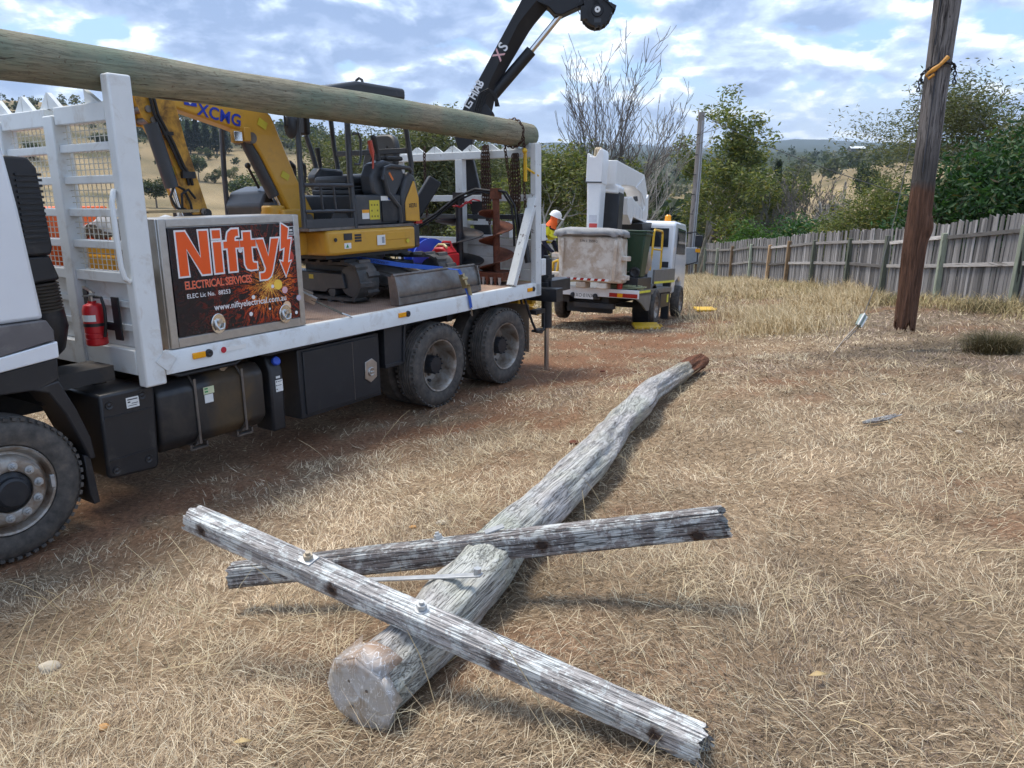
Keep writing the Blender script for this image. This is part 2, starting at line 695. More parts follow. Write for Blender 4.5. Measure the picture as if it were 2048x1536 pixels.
def vnoise(x, y, s, seed=0):
    """smooth value noise in 0..1"""
    x = np.asarray(x) * s
    y = np.asarray(y) * s
    xi = np.floor(x).astype(np.int64)
    yi = np.floor(y).astype(np.int64)
    fx = x - xi
    fy = y - yi
    fx = fx * fx * (3 - 2 * fx)
    fy = fy * fy * (3 - 2 * fy)

    def h(a, b):
        n = (a * 374761393 + b * 668265263 + seed * 1442695041) & 0x7fffffff
        n = ((n ^ (n >> 13)) * 1274126177) & 0x7fffffff
        return ((n ^ (n >> 16)) & 0xffff) / 65535.0
    return (h(xi, yi) * (1 - fx) + h(xi + 1, yi) * fx) * (1 - fy) + (h(xi, yi + 1) * (1 - fx) + h(xi + 1, yi + 1) * fx) * fy


def fbm(x, y, s, o=4, seed=0):
    r = 0
    a = 1
    t = 0
    for i in range(o):
        r = r + a * vnoise(x, y, s * 2 ** i, seed + i * 17)
        t += a
        a *= 0.55
    return r / t


def far_z(x, y):
    r = np.maximum(np.hypot(x, y), 45)
    az = np.clip(np.arctan2(x, y), PAZ[0], PAZ[-1])
    k = np.clip(np.searchsorted(PAZ, az) - 1, 0, len(PAZ) - 2)
    t = (az - PAZ[k]) / (PAZ[k + 1] - PAZ[k])
    t = t * t * (3 - 2 * t) * 0.6 + t * 0.4
    lr = np.clip(np.log(r), LR[0], LR[-1])
    j = np.clip(np.searchsorted(LR, lr) - 1, 0, len(LR) - 2)
    s = (lr - LR[j]) / (LR[j + 1] - LR[j])
    e = (PEL[j, k] * (1 - t) + PEL[j, k + 1] * t) * (1 - s) + (PEL[j + 1, k] * (1 - t) + PEL[j + 1, k + 1] * t) * s
    z = 1.8 + np.hypot(x, y).clip(45) * e
    amp = np.clip((r - 60) / 300, 0, 1)
    z = z + amp * (fbm(x, y, 1 / 90, 3, 5) - 0.5) * 7 * np.clip(r / 500, 0.3, 2) + np.clip((r - 4500) / 2500, 0, 1) * (fbm(x, y, 1 / 1500, 3, 9) - 0.45) * 130
    return z


def H(x, y):
    x = np.asarray(x, float)
    y = np.asarray(y, float)
    r = np.hypot(x, y)
    t = np.clip((r - 36) / 26, 0, 1)
    t = t * t * (3 - 2 * t)
    n = (fbm(x, y, 1.1, 3, 3) - 0.5) * 0.05 + (vnoise(x, y, 9, 8) - 0.5) * 0.012
    a = np.where(r < 62, local_z(np.where(r < 62, x, 0), np.where(r < 62, y, 0)) + n, 0)
    b = far_z(x, y)
    return a * (1 - t) + b * t


def Hs(x, y):
    return float(H(np.array([x]), np.array([y]))[0])


def truck_uv(x, y):
    dx, dy = x - TRT[0], y - TRT[1]
    return 0.5546 * dx + 0.8321 * dy, -0.8321 * dx + 0.5546 * dy


def soil_mask(x, y):
    """1 where the red soil shows"""
    u, v = truck_uv(x, y)
    n = fbm(x, y, 0.55, 4, 21)
    n2 = fbm(x, y, 2.3, 3, 33)
    m = np.clip((n - 0.49) * 5, 0, 1) * np.clip((n2 - 0.38) * 4, 0, 1) * 0.85
    track = np.exp(-((v + 0.15) / 0.75) ** 2) * np.clip((u + 3) / 2, 0, 1) * np.clip((14 - u) / 5, 0, 1)
    under = ((v > -0.2) & (v < 2.8) & (u > -3) & (u < 8)) * 1.0
    lane = np.exp(-((x - 1.7 - (y - 12) * 0.22) / 2.1) ** 2) * np.clip((y - 6.5) / 3, 0, 1) * np.clip((26 - y) / 6, 0, 1)
    m = m + (track * 0.95 + under * 0.5 + lane * 0.85) * np.clip(n2 * 1.9 - 0.28, 0, 1)
    return np.clip(m, 0, 1)


def grey_mask(x, y):
    """1 where the short turf is grey-brown rather than straw"""
    return np.clip((fbm(x, y, 0.35, 3, 51) - 0.40) * 3.2 + np.clip((x - 1.8 - 0.12 * (y - 2)) / 4, -0.3, 0.75), 0, 1)


def gold_mask(x, y):
    b = np.clip((x - 3.4 - (y - 14) * 0.13) / 1.6, 0, 1) * np.clip((y - 11.5) / 2.5, 0, 1)
    b = b * np.clip((10.6 - x) / 0.6, 0, 1)
    b = b * np.clip((y - 10.3 - np.clip((x - 4.6), 0, 9) * 1.75) / 3.0, 0, 1)
    b = b * (1 - np.exp(-(((x - 5.3) / 1.0) ** 2 + ((y - 20.6) / 1.9) ** 2)))
    return b * np.clip(fbm(x, y, 0.5, 3, 77) * 3.4 - 1.25, 0, 1)


# the ground is one sheet: a polar grid out to the far hills
ang = np.r_[np.arange(-180, -48, 6.0), np.arange(-48, 48, 0.26), np.arange(48, 180, 6.0)]
rr = np.r_[np.geomspace(0.5, 46, 170), np.geomspace(46, 9500, 110)[1:]]
A, R = np.meshgrid(np.radians(ang), rr)
gx, gy = R * np.sin(A), R * np.cos(A)
gz = H(gx, gy)
na, nr = len(ang), len(rr)
gv = np.stack([gx.ravel(), gy.ravel(), gz.ravel()], 1)
gv = np.vstack([gv, [[0, 0, Hs(0, 0)]]])
ii, jj = np.meshgrid(np.arange(na), np.arange(nr - 1))
i2 = (ii + 1) % na
quads = np.stack([jj * na + ii, (jj + 1) * na + ii, (jj + 1) * na + i2, jj * na + i2], -1).reshape(-1, 4)[:, ::-1]
fan = np.stack([np.full(na, len(gv) - 1), np.arange(na), (np.arange(na) + 1) % na, (np.arange(na) + 1) % na], 1)


def ground_tint(x, y):
    r = np.hypot(x, y)
    s = soil_mask(x, y)[..., None]
    g = grey_mask(x, y)[..., None]
    o = gold_mask(x, y)[..., None]
    v = fbm(x, y, 3.1, 4, 91)[..., None]
    straw = np.array([0.315, 0.228, 0.145])
    grey = np.array([0.205, 0.158, 0.105])
    soil = np.array([0.26, 0.138, 0.08])
    gold = np.array([0.47, 0.37, 0.19])
    c = straw * (1 - g) + grey * g
    c = c * (0.62 + 0.56 * v + 0.25 * np.clip((fbm(x, y, 0.75, 4, 141)[..., None] - 0.25) * 2, 0, 1))
    c = c * (1 - o) + gold * o
    c = c * (1 - s) + soil * s * (0.8 + 0.4 * v)
    # paddocks and woods further off
    pn = fbm(x, y, 1 / 38, 4, 5)[..., None]
    pn2 = fbm(x, y, 1 / 7.0, 3, 15)[..., None]
    past = np.array([0.36, 0.275, 0.155]) * (0.7 + 0.6 * pn2) * (1 - np.clip(pn - 0.5, 0, 1) * 1.4) + np.array([0.05, 0.075, 0.03]) * np.clip(pn - 0.5, 0, 1)
    wood = np.array([0.055, 0.07, 0.035])
    az = np.arctan2(x, y)
    w = np.clip((r - 560) / 150, 0, 1)
    w = np.maximum(w, np.clip((r - 40) / 12, 0, 1) * np.clip((130 - r) / 30, 0, 1) * 0.75 * (az > rad(-7)))
    left = az < px_az(np.array(240.0))
    w = np.where(left & (r > 200) & (r < 1200), np.clip((pn[..., 0] - 0.60) * 6, 0, 0.6), w)
    w = w[..., None]
    far = past * (1 - w) + wood * w
    t = np.clip((r - 38) / 14, 0, 1)[..., None]
    return c * (1 - t) + far * t


gc = ground_tint(gv[:, 0], gv[:, 1])
t = NT('dry_ground')
co = t.coords()
c = t.attr()
n1 = t.noise(co, 30, 6, 0.7)
n2 = t.noise(co, 150, 4, 0.7)
c = t.mix(1.0, c, t.ramp(n1, [(0.3, 0.38), (0.7, 1.3)]), 'MULTIPLY')
c = t.mix(1.0, c, t.ramp(n2, [(0.3, 0.55), (0.7, 1.3)]), 'MULTIPLY')
t.bump(t.math('ADD', n1, n2), 0.5, 0.02)
M_GROUND = t.done(c, 0.95, 0, 0.1)
me = np_mesh('ground', gv, np.vstack([quads, fan]), M_GROUND, smooth=True, attr=gc)
tag(link('ground', me), 'sloping dry grassy ground with red soil and distant hills', None, None, 'structure')

# ------------------------------------------------------------------ dry grass
t = NT('dead_grass')
c = t.attr()
M_GRASS = t.done(c, 0.75, 0, 0.2)
t.b.inputs['Transmission Weight'].default_value = 0.0


def blades(x, y, phi, L, w, lean, bend, col, z=None):
    n = len(x)
    z = H(x, y) - 0.004 if z is None else z
    d = np.stack([np.cos(phi), np.sin(phi), np.zeros(n)], 1)
    s = np.stack([-np.sin(phi), np.cos(phi), RNG.normal(0, 0.5, n)], 1)
    s /= np.linalg.norm(s, axis=1)[:, None]
    base = np.stack([x, y, z], 1)
    e1 = lean
    e2 = lean - bend
    p1 = base + (d * np.cos(e1)[:, None] + np.array([0, 0, 1]) * np.sin(e1)[:, None]) * (L * 0.5)[:, None]
    p2 = p1 + (d * np.cos(e2)[:, None] + np.array([0, 0, 1]) * np.sin(e2)[:, None]) * (L * 0.5)[:, None]
    hw = (w / 2)[:, None]
    v = np.stack([base - s * hw, base + s * hw, p1 - s * hw * 0.8, p1 + s * hw * 0.8, p2], 1).reshape(-1, 3)
    o = np.arange(n)[:, None] * 5
    f = np.concatenate([o + [0, 1, 3], o + [0, 3, 2], o + [2, 3, 4]], 0)
    return v, f, np.repeat(col, 5, 0)


def scatter(n, r0, r1, p, half=46):
    """ground points thinning out with distance"""
    u = RNG.random(n)
    k = 2 - p
    r = (r0 ** k + u * (r1 ** k - r0 ** k)) ** (1 / k)
    a = np.radians(RNG.uniform(-half, half, n))
    return r * np.sin(a), r * np.cos(a), r


def pick(n, cols, pr):
    c = np.array(cols)[RNG.choice(len(cols), n, p=pr)]
    return c * RNG.uniform(0.75, 1.25, (n, 1))


def grass(name, label, parts_):
    vs, fs, cs, o = [], [], [], 0
    for v, f, c in parts_:
        vs.append(v); fs.append(f + o); cs.append(c)
        o += len(v)
    me = np_mesh(name, np.vstack(vs), np.vstack(fs), M_GRASS, attr=np.vstack(cs))
    return tag(link(name, me), label, None, None, 'stuff')


# thatch: short dead blades lying almost flat
x, y, r = scatter(390000, 1.3, 34, 1.7)
keep = RNG.random(len(x)) > soil_mask(x, y) * 0.86
keep &= ~((np.hypot(x, y) > 10) & (RNG.random(len(x)) < 0.2))
u_, v_ = truck_uv(x, y)
keep &= ~((u_ > -3) & (u_ < 8) & (v_ > 0.3) & (v_ < 2.6) & (RNG.random(len(x)) < 0.7))
x, y, r = x[keep], y[keep], r[keep]
n = len(x)
gm = grey_mask(x, y)
cols = np.where((RNG.random(n) < gm * 0.8)[:, None], pick(n, [(0.26, 0.19, 0.145), (0.165, 0.12, 0.092), (0.40, 0.31, 0.235), (0.11, 0.08, 0.062)], [0.36, 0.26, 0.2, 0.18]),
                pick(n, [(0.48, 0.372, 0.245), (0.33, 0.24, 0.155), (0.63, 0.53, 0.375), (0.14, 0.10, 0.068)], [0.34, 0.26, 0.22, 0.18]))
pt = fbm(x, y, 0.75, 4, 141)
cols = cols * (0.55 + 0.9 * np.clip((pt - 0.25) * 2, 0, 1))[:, None]
L = RNG.uniform(0.03, 0.095, n) * (1 + 0.015 * r)
swirl = vnoise(x, y, 1.7, 61) * 9 + RNG.normal(0, 1.0, n)
A1 = blades(x, y, swirl, L, np.maximum(0.0024, 0.00068 * r) * RNG.uniform(0.7, 1.4, n), RNG.uniform(0.05, 0.75, n), RNG.uniform(-0.3, 0.9, n), cols)
# straw tufts: longer pale stems, thickest to the right of the fallen pole
nt = 5400
x, y, r = scatter(nt, 1.3, 30, 1.5)
d = np.clip((fbm(x, y, 0.6, 3, 41) - 0.36) * 3.2, 0, 1) * (1 - soil_mask(x, y)) * (1 - 0.8 * grey_mask(x, y)) + 0.03
u_, v_ = truck_uv(x, y)
keep = (RNG.random(nt) < d) & ~((u_ > -3) & (u_ < 8) & (v_ > 0.0) & (v_ < 2.6))
x, y, r = x[keep], y[keep], r[keep]
k = 17
phi0 = np.repeat(RNG.uniform(0, 6.28, len(x)), k)
x = np.repeat(x, k); y = np.repeat(y, k); r = np.repeat(r, k)
n = len(x)
x = x + RNG.normal(0, 0.045, n) * (1 + 0.05 * r); y = y + RNG.normal(0, 0.045, n) * (1 + 0.05 * r)
L = RNG.uniform(0.07, 0.25, n) / (1 + 0.05 * np.maximum(0, r - 2))
A2 = blades(x, y, phi0 + RNG.normal(0, 1.1, n), L, np.maximum(0.0019, 0.0005 * r), RNG.uniform(0.08, 0.85, n), RNG.uniform(0.0, 0.9, n),
            pick(n, [(0.65, 0.54, 0.35), (0.55, 0.43, 0.275), (0.71, 0.62, 0.43), (0.41, 0.31, 0.195)], [0.4, 0.28, 0.17, 0.15]))
grass('short_grass', 'short dead straw coloured grass matted over the slope', [A1, A2])

# tall golden grass between the track and the fence
n = 150000
x = RNG.uniform(3.2, 10.4, n); y = 11 + 30 * RNG.random(n) ** 1.25
keep = RNG.random(n) < gold_mask(x, y)
x, y = x[keep], y[keep]
r = np.hypot(x, y)
n = len(x)
L = RNG.uniform(0.18, 0.55, n) * (0.55 + 0.9 * vnoise(x, y, 0.8, 13))
A3 = blades(x, y, RNG.normal(2.6, 1.3, n), L, np.maximum(0.003, 0.00055 * r), RNG.uniform(0.75, 1.45, n), RNG.uniform(0.1, 1.0, n),
            pick(n, [(0.60, 0.48, 0.29), (0.50, 0.38, 0.22), (0.70, 0.59, 0.39), (0.36, 0.28, 0.15)], [0.4, 0.3, 0.15, 0.15]))
# thinner fringe along the fence and down the far slope
n = 44000
x = np.r_[RNG.normal(9.45, 0.4, n // 2), RNG.uniform(-3, 9, n // 2)]
y = np.r_[RNG.uniform(11, 40, n // 2), RNG.uniform(22, 44, n // 2)]
keep = (RNG.random(n) < fbm(x, y, 0.9, 2, 19) * 1.3 - 0.2)
x, y = x[keep], y[keep]
r = np.hypot(x, y)
n = len(x)
A4 = blades(x, y, RNG.uniform(0, 6.28, n), RNG.uniform(0.12, 0.45, n), np.maximum(0.003, 0.00055 * r), RNG.uniform(0.6, 1.4, n), RNG.uniform(0.1, 0.9, n),
            pick(n, [(0.50, 0.39, 0.21), (0.36, 0.29, 0.15), (0.25, 0.23, 0.10)], [0.5, 0.3, 0.2]))
grass('tall_grass', 'tall golden dry grass along the paling fence', [A3, A4])

# single long seed stalks, most of them beside the front wheel
pts = [(-2.2, 3.6), (-2.0, 3.3), (-1.9, 3.5), (-2.5, 3.75), (-1.6, 3.45), (-1.75, 3.0), (-2.3, 3.1), (-1.5, 2.9), (-2.6, 3.3), (-1.35, 3.2), (-2.1, 2.8), (-1.85, 2.6), (-2.4, 2.7)]
x = np.array([p[0] for p in pts] * 4 + list(RNG.uniform(-2.6, 4.5, 160)))
y = np.array([p[1] for p in pts] * 4 + list(RNG.uniform(1.6, 9, 160)))
x = x + RNG.normal(0, 0.12, len(x)); y = y + RNG.normal(0, 0.12, len(x))
u_, v_ = truck_uv(x, y)
k_ = v_ < -0.25
x, y = x[k_], y[k_]
n = len(x)
vs, fs, cs = [], [], []
st = MB()
for a, b in zip(x, y):
    h = random.uniform(0.2, 0.5)
    ph = random.uniform(0, 6.28)
    le = random.uniform(0.5, 1.4)
    p = Vector((a, b, Hs(a, b) - 0.01))
    pp = [p]
    for q in range(4):
        p = p + Vector((math.cos(ph) * math.cos(le), math.sin(ph) * math.cos(le), math.sin(le))) * h / 4
        le -= random.uniform(0.0, 0.22)
        pp.append(p)
    st.tube(pp, [0.0017, 0.0016, 0.0014, 0.0016, 0.0008], 4, False)
me = st.mesh('seed_stalks', (0, 0, 0), 60)
M_STALK = paint('stalk_straw', (0.62, 0.50, 0.29), 0.7, var=0.3, scale=3)
me.materials.append(M_STALK)
tag(link('seed_stalks', me), 'long thin dry seed stalks sticking up from the grass', None, None, 'stuff')

# ------------------------------------------------------------------ shared materials
DUST = (0.30, 0.21, 0.14)
M_WHITE = paint('white_paint', (0.72, 0.74, 0.73), 0.42, var=0.04, dirt=(0.40, 0.32, 0.23), dirt_amt=0.6, dirt_scale=4.5, edge=(0.54, 0.74))
M_WORN = paint('worn_white_paint', (0.66, 0.68, 0.67), 0.55, var=0.08, dirt=(0.16, 0.13, 0.12), dirt_amt=0.85, dirt_scale=11, edge=(0.60, 0.66), bump=0.2)
M_CABWHITE = paint('cab_white', (0.76, 0.78, 0.80), 0.22, var=0.02, coat=0.4)
M_STRIPE = paint('cab_grey_stripe', (0.13, 0.12, 0.12), 0.5, dirt=(0.4, 0.37, 0.34), dirt_amt=0.4, dirt_scale=5, edge=(0.5, 0.75))
M_BLACK = paint('black_plastic', (0.018, 0.019, 0.022), 0.42, dirt=(0.16, 0.135, 0.11), dirt_amt=0.3, dirt_scale=6, edge=(0.55, 0.75), bump=0.12)
M_BLACKDUST = paint('dusty_black', (0.028, 0.027, 0.027), 0.55, dirt=(0.13, 0.09, 0.05), dirt_amt=0.75, dirt_scale=1.6, edge=(0.53, 0.64), bump=0.08)
M_BLACKMETAL = paint('black_steel', (0.015, 0.017, 0.021), 0.5, dirt=(0.2, 0.17, 0.14), dirt_amt=0.18, dirt_scale=4, edge=(0.55, 0.75))
M_CHASSIS = paint('chassis_black', (0.02, 0.02, 0.021), 0.6, dirt=(0.12, 0.085, 0.055), dirt_amt=0.55, dirt_scale=2, edge=(0.45, 0.7))
M_DKGREY = paint('dark_grey_paint', (0.045, 0.05, 0.058), 0.36, dirt=(0.25, 0.21, 0.17), dirt_amt=0.22, dirt_scale=3, edge=(0.52, 0.75))
M_GREYSTEEL = paint('worn_steel', (0.20, 0.19, 0.18), 0.42, 0.75, var=0.25, scale=9, dirt=(0.20, 0.13, 0.09), dirt_amt=0.55, dirt_scale=4, edge=(0.45, 0.7), bump=0.1)
M_STEEL = paint('bare_steel', (0.55, 0.54, 0.52), 0.28, 0.95, var=0.1)
M_GALV = paint('galvanised', (0.50, 0.51, 0.51), 0.5, 0.6, var=0.15, scale=18)
M_CHROME = paint('chrome', (0.75, 0.74, 0.72), 0.14, 1.0, var=0.03)
M_ALU = paint('brushed_aluminium', (0.50, 0.49, 0.47), 0.36, 0.9, var=0.1, scale=14, dirt=(0.3, 0.24, 0.18), dirt_amt=0.4, dirt_scale=5, edge=(0.5, 0.75))
M_YELLOW = paint('machine_yellow', (0.62, 0.33, 0.035), 0.36, var=0.05, dirt=(0.30, 0.17, 0.07), dirt_amt=0.5, dirt_scale=4, edge=(0.53, 0.75), coat=0.2)
M_YELRUST = paint('rubbed_yellow', (0.58, 0.30, 0.035), 0.45, var=0.08, dirt=(0.10, 0.05, 0.025), dirt_amt=0.85, dirt_scale=4.5, edge=(0.46, 0.62))
M_SAFETY = paint('safety_yellow', (0.70, 0.42, 0.02), 0.45, var=0.06, dirt=(0.25, 0.16, 0.08), dirt_amt=0.5, dirt_scale=8, edge=(0.5, 0.7))
M_RED = paint('red_paint', (0.50, 0.015, 0.02), 0.32, var=0.06, dirt=(0.2, 0.06, 0.05), dirt_amt=0.4, dirt_scale=9)
M_ORANGE = paint('orange_plastic', (0.85, 0.14, 0.02), 0.45, var=0.05)
M_TUB = paint('yellow_tub', (0.80, 0.40, 0.015), 0.42, var=0.08)
M_AMBER = paint('amber_lens', (0.85, 0.36, 0.01), 0.2, var=0.05)
M_REDLENS = paint('red_lens', (0.40, 0.025, 0.015), 0.25, var=0.05)
M_BLUE = paint('blue_webbing', (0.03, 0.10, 0.42), 0.75, var=0.12, scale=60)
M_BLUEPL = paint('blue_plastic', (0.03, 0.09, 0.55), 0.35, var=0.05)
M_WEB = paint('olive_webbing', (0.055, 0.055, 0.045), 0.85, var=0.2, scale=50)
M_RUST = paint('rusty_steel', (0.17, 0.055, 0.028), 0.75, 0.2, var=0.3, scale=12, dirt=(0.07, 0.03, 0.02), dirt_amt=0.8, dirt_scale=9, edge=(0.45, 0.65), bump=0.3)
M_CHAIN = paint('rusty_chain', (0.075, 0.042, 0.03), 0.65, 0.5, var=0.3, scale=30)
M_STICKER = paint('white_sticker', (0.78, 0.78, 0.75), 0.45, var=0.03)
M_INK = paint('dark_ink', (0.03, 0.03, 0.035), 0.5)
M_YSTICK = paint('yellow_sticker', (0.62, 0.52, 0.04), 0.45, var=0.05)
M_GLASS = paint('dark_glass', (0.02, 0.025, 0.03), 0.06, var=0.02)
M_RUBBERHOSE = paint('hose_rubber', (0.015, 0.015, 0.016), 0.5, var=0.1)
M_CANVAS = paint('grey_canvas', (0.28, 0.28, 0.28), 0.7, var=0.2, scale=8, bump=0.4, bscale=14)
M_TIMBERPLANK = grainwood('plank', 'x', (0.50, 0.38, 0.22), (0.34, 0.24, 0.13), (0.12, 0.08, 0.05), stretch=12)

t = NT('stained_tank')
co = t.coords()
n = t.noise(co, 5, 7, 0.65, 0.5)
x_ = t.math('ADD', t.sep(co)[0], t.math('MULTIPLY', t.math('SUBTRACT', n, 0.5), 0.35))
f = t.math('MULTIPLY', t.ramp(t.math('SUBTRACT', x_, 1.2), [(0.43, 0), (0.52, 1)]), t.ramp(t.math('SUBTRACT', x_, 1.2), [(0.80, 1), (0.90, 0.25)]))
c = t.mix(f, t.ramp(n, [(0.4, (0.018, 0.019, 0.022)), (0.75, (0.05, 0.045, 0.04))]), t.ramp(n, [(0.3, (0.10, 0.065, 0.03)), (0.7, (0.055, 0.038, 0.022))]))
M_TANK = t.done(c, t.ramp(f, [(0, 0.38), (1, 0.7)]))

t = NT('tyre_rubber')
co = t.coords()
n = t.noise(co, 9, 7, 0.65)
c = t.ramp(n, [(0.32, (0.045, 0.043, 0.041)), (0.55, (0.10, 0.09, 0.08)), (0.78, (0.18, 0.145, 0.115))])
t.bump(t.noise(co, 70, 3, 0.5), 0.25, 0.004)
M_TYRE = t.done(c, 0.75, 0, 0.3)

t = NT('dusty_rim')
co = t.coords()
n = t.noise(co, 7, 6, 0.65, 0.4)
c = t.ramp(n, [(0.34, (0.44, 0.43, 0.41)), (0.50, (0.33, 0.29, 0.245)), (0.66, (0.19, 0.135, 0.095))])
M_RIM = t.done(c, 0.5, 0.55)

# chequer plate deck under red dust
t = NT('chequer_plate')
co = t.coords((1, 1, 1))
x, y, z = t.sep(co)
a = t.math('SINE', t.math('MULTIPLY', t.math('ADD', x, y), 190))
b = t.math('SINE', t.math('MULTIPLY', t.math('SUBTRACT', x, y), 190))
h = t.math('MAXIMUM', a, b)
n = t.noise(co, 3.2, 7, 0.65, 0.3)
c = t.ramp(n, [(0.35, (0.36, 0.24, 0.17)), (0.55, (0.28, 0.18, 0.13)), (0.72, (0.20, 0.155, 0.13))])
c = t.mix(t.ramp(h, [(0.75, 0), (0.95, 0.35)]), c, (0.42, 0.33, 0.27))
t.bump(h, 0.5, 0.003)
M_DECK = t.done(c, 0.75, 0.1)


def tyre(name, R, W, parent, seg=48):
    """tyre axis along +y, outer face at y=0"""
    m = MB()
    rim = R * 0.605
    prof = [(rim, 0.035), (rim + 0.015, 0.012), (R * 0.72, 0.0), (R * 0.80, -0.004), (R * 0.88, 0.004), (R * 0.955, 0.024), (R * 0.985, 0.045)]
    k = 5
    y0, y1 = 0.05, W - 0.05
    for i in range(k):
        a = y0 + (y1 - y0) * i / k
        b = y0 + (y1 - y0) * (i + 1) / k
        prof += [(R, a + 0.004), (R, b - 0.016), (R - 0.013, b - 0.013), (R - 0.013, b - 0.001)]
    prof += [(R * 0.985, W - 0.045), (R * 0.93, W - 0.01), (R * 0.8, W), (rim, W - 0.03)]
    m.lathe((0, 0, 0), (0, 1, 0), prof, seg)
    # shoulder blocks and raised sidewall rings
    for i in range(seg):
        a = 2 * math.pi * i / seg
        c, s = math.cos(a), math.sin(a)
        for yy in (0.03, W - 0.03):
            m.beam((c * R * 0.95, yy, s * R * 0.95), (c * (R - 0.006), yy, s * (R - 0.006)), 0.046, 0.03, (-s, 0, c))
    return part(name, m, M_TYRE, parent, smooth=30)


def seg_ring(m, r, y, n, fn):
    for i in range(n):
        a = 2 * math.pi * i / n
        fn(m, math.cos(a) * r, y, math.sin(a) * r)

# ------------------------------------------------------------------ crane truck
# truck frame: x towards the rear, y towards the far side, z up; origin under the near front wheel
TR = Matrix([[*TRM[0], TRT[0]], [*TRM[1], TRT[1]], [*TRM[2], TRT[2]], [0, 0, 0, 1]])
truck = thing('crane_truck', 'large white flatbed truck with black loader crane, steel headboard and twin rear axles', 'truck', (0, 0, 0), TR)
DK = 1.23

# --- cab (only its rear edge is in the picture)
m = MB()
m.uw([(0.42, 1.60), (0.37, 2.34), (0.30, 3.0), (-1.55, 3.0), (-1.75, 1.9), (-1.8, 1.60)], 0.02, 2.43)
part('cab', m, M_CABWHITE, truck, bevel=0.03)
m = MB().uw([(0.40, 1.45), (0.45, 1.45), (0.452, 1.525), (0.415, 1.598), (-1.8, 1.598), (-1.8, 1.43), (0.10, 1.40)], -0.012, 2.44)
part('cab_stripe', m, M_STRIPE, truck, bevel=0.008)
m = MB().uw([(0.46, 1.335), (0.463, 1.447), (0.1, 1.397), (-1.8, 1.397), (-1.8, 1.27), (0.09, 1.30)], -0.018, 2.45)
part('lower_panel', m, M_CABWHITE, truck, bevel=0.008)
m = MB()
m.uw([(0.455, 1.332), (0.445, 1.18), (0.30, 1.135), (0.06, 1.15), (-0.40, 1.15), (-0.62, 0.9), (-0.75, 0.45), (-1.8, 0.45), (-1.8, 1.266), (0.09, 1.296)], 0.0, 2.44)
part('lower_skirt', m, M_BLACK, truck, bevel=0.01)
d = part('door', MB().uw([(-0.35, 1.62), (-0.35, 2.3), (-1.25, 2.3), (-1.45, 1.62)], 0.012, 0.03), M_CABWHITE, truck, bevel=0.006)
part('window', MB().uw([(-0.4, 2.0), (-0.4, 2.72), (-1.2, 2.72), (-1.35, 2.0)], 0.008, 0.03), M_GLASS, truck)
part('windscreen', MB().prism([(-1.76, 0.2, 1.95), (-1.76, 2.25, 1.95), (-1.60, 2.25, 2.85), (-1.60, 0.2, 2.85)], (-0.012, 0, 0)), M_GLASS, truck)
# mudguard strip and flap
m = MB()
pts = [(0.24, 1.145), (0.36, 1.10), (0.45, 0.93), (0.53, 0.70), (0.57, 0.56), (0.615, 0.56), (0.60, 0.72), (0.53, 0.95), (0.47, 1.10), (0.44, 1.175)]
m.uw(pts, 0.0, 0.34)
part('mudguard', m, M_BLACK, truck, bevel=0.012)
m = MB()
for k in range(6):
    a, b = 0.60 - 0.08 * k, 0.60 - 0.08 * (k + 1)
    m.box((0.535 + 0.012 * math.sin(k), 0.0, a), (0.56 + 0.012 * math.sin(k), 0.42, b + 0.002))
m = MB().uw([(0.535, 0.60), (0.58, 0.58), (0.605, 0.22), (0.56, 0.215), (0.54, 0.3)], 0.012, 0.42)
part('mud_flap', m, M_BLACK, truck, bevel=0.006)

# air intake stack behind the cab
m = MB()
m.uw([(0.46, 2.00), (0.44, 2.62), (0.47, 2.68), (0.63, 2.67), (0.68, 2.60), (0.71, 2.05), (0.69, 2.0)], 0.36, 0.66)
part('air_intake', m, M_BLACK, truck, bevel=0.02)
m = MB()
for k in range(13):
    w = 2.09 + 0.038 * k
    m.box((0.525, 0.345, w), (0.695 - 0.02 * abs(k - 12) * 0.05, 0.366, w + 0.017))
part('intake_louvre', m, M_BLACKMETAL, truck)
m = MB().uw([(0.47, 2.0), (0.69, 2.0), (0.74, 1.82), (0.52, 1.80)], 0.38, 0.64)
part('intake_duct', m, M_BLACK, truck, bevel=0.02)
m = MB()
prof = []
for k in range(9):
    x = 0.024 * k
    prof += [(0.115, x), (0.13, x + 0.008), (0.13, x + 0.014), (0.115, x + 0.022)]
m.lathe((0.64, 0.51, 1.80), (0.06, 0, -1), prof, 24)
part('bellows', m, paint('bellows_rubber', (0.06, 0.048, 0.036), 0.7, var=0.2), truck)
m = MB().tube([(0.655, 0.51, 1.60), (0.665, 0.51, 1.48), (0.65, 0.54, 1.36), (0.60, 0.62, 1.27), (0.5, 0.75, 1.2)], [0.125, 0.13, 0.13, 0.12, 0.11], 18)
part('intake_elbow', m, M_BLACK, truck)

# chassis rails and cross pieces
m = MB()
for v in (0.85, 1.6):
    m.box((-1.6, v - 0.04, 0.78), (7.0, v + 0.04, 1.05))
for u in (0.9, 2.2, 3.6, 5.3, 6.6):
    m.box((u, 0.45, 0.86), (u + 0.1, 2.0, 1.0))
m.box((0.42, 0.25, 0.96), (0.55, 2.2, 1.12))
m.box((0.45, 0.22, 1.05), (0.95, 0.55, 1.16))
part('chassis', m, M_CHASSIS, truck)
m = MB()
for u in (0.0, 4.5962, 5.9485):
    m.cyl((u, 0.3, 0.5), (u, 2.15, 0.5), 0.09, n=14)
    if u > 1:
        m.ball((u, 1.22, 0.5), 0.2, 14, 10)
part('axle', m, M_CHASSIS, truck)

# --- wheels


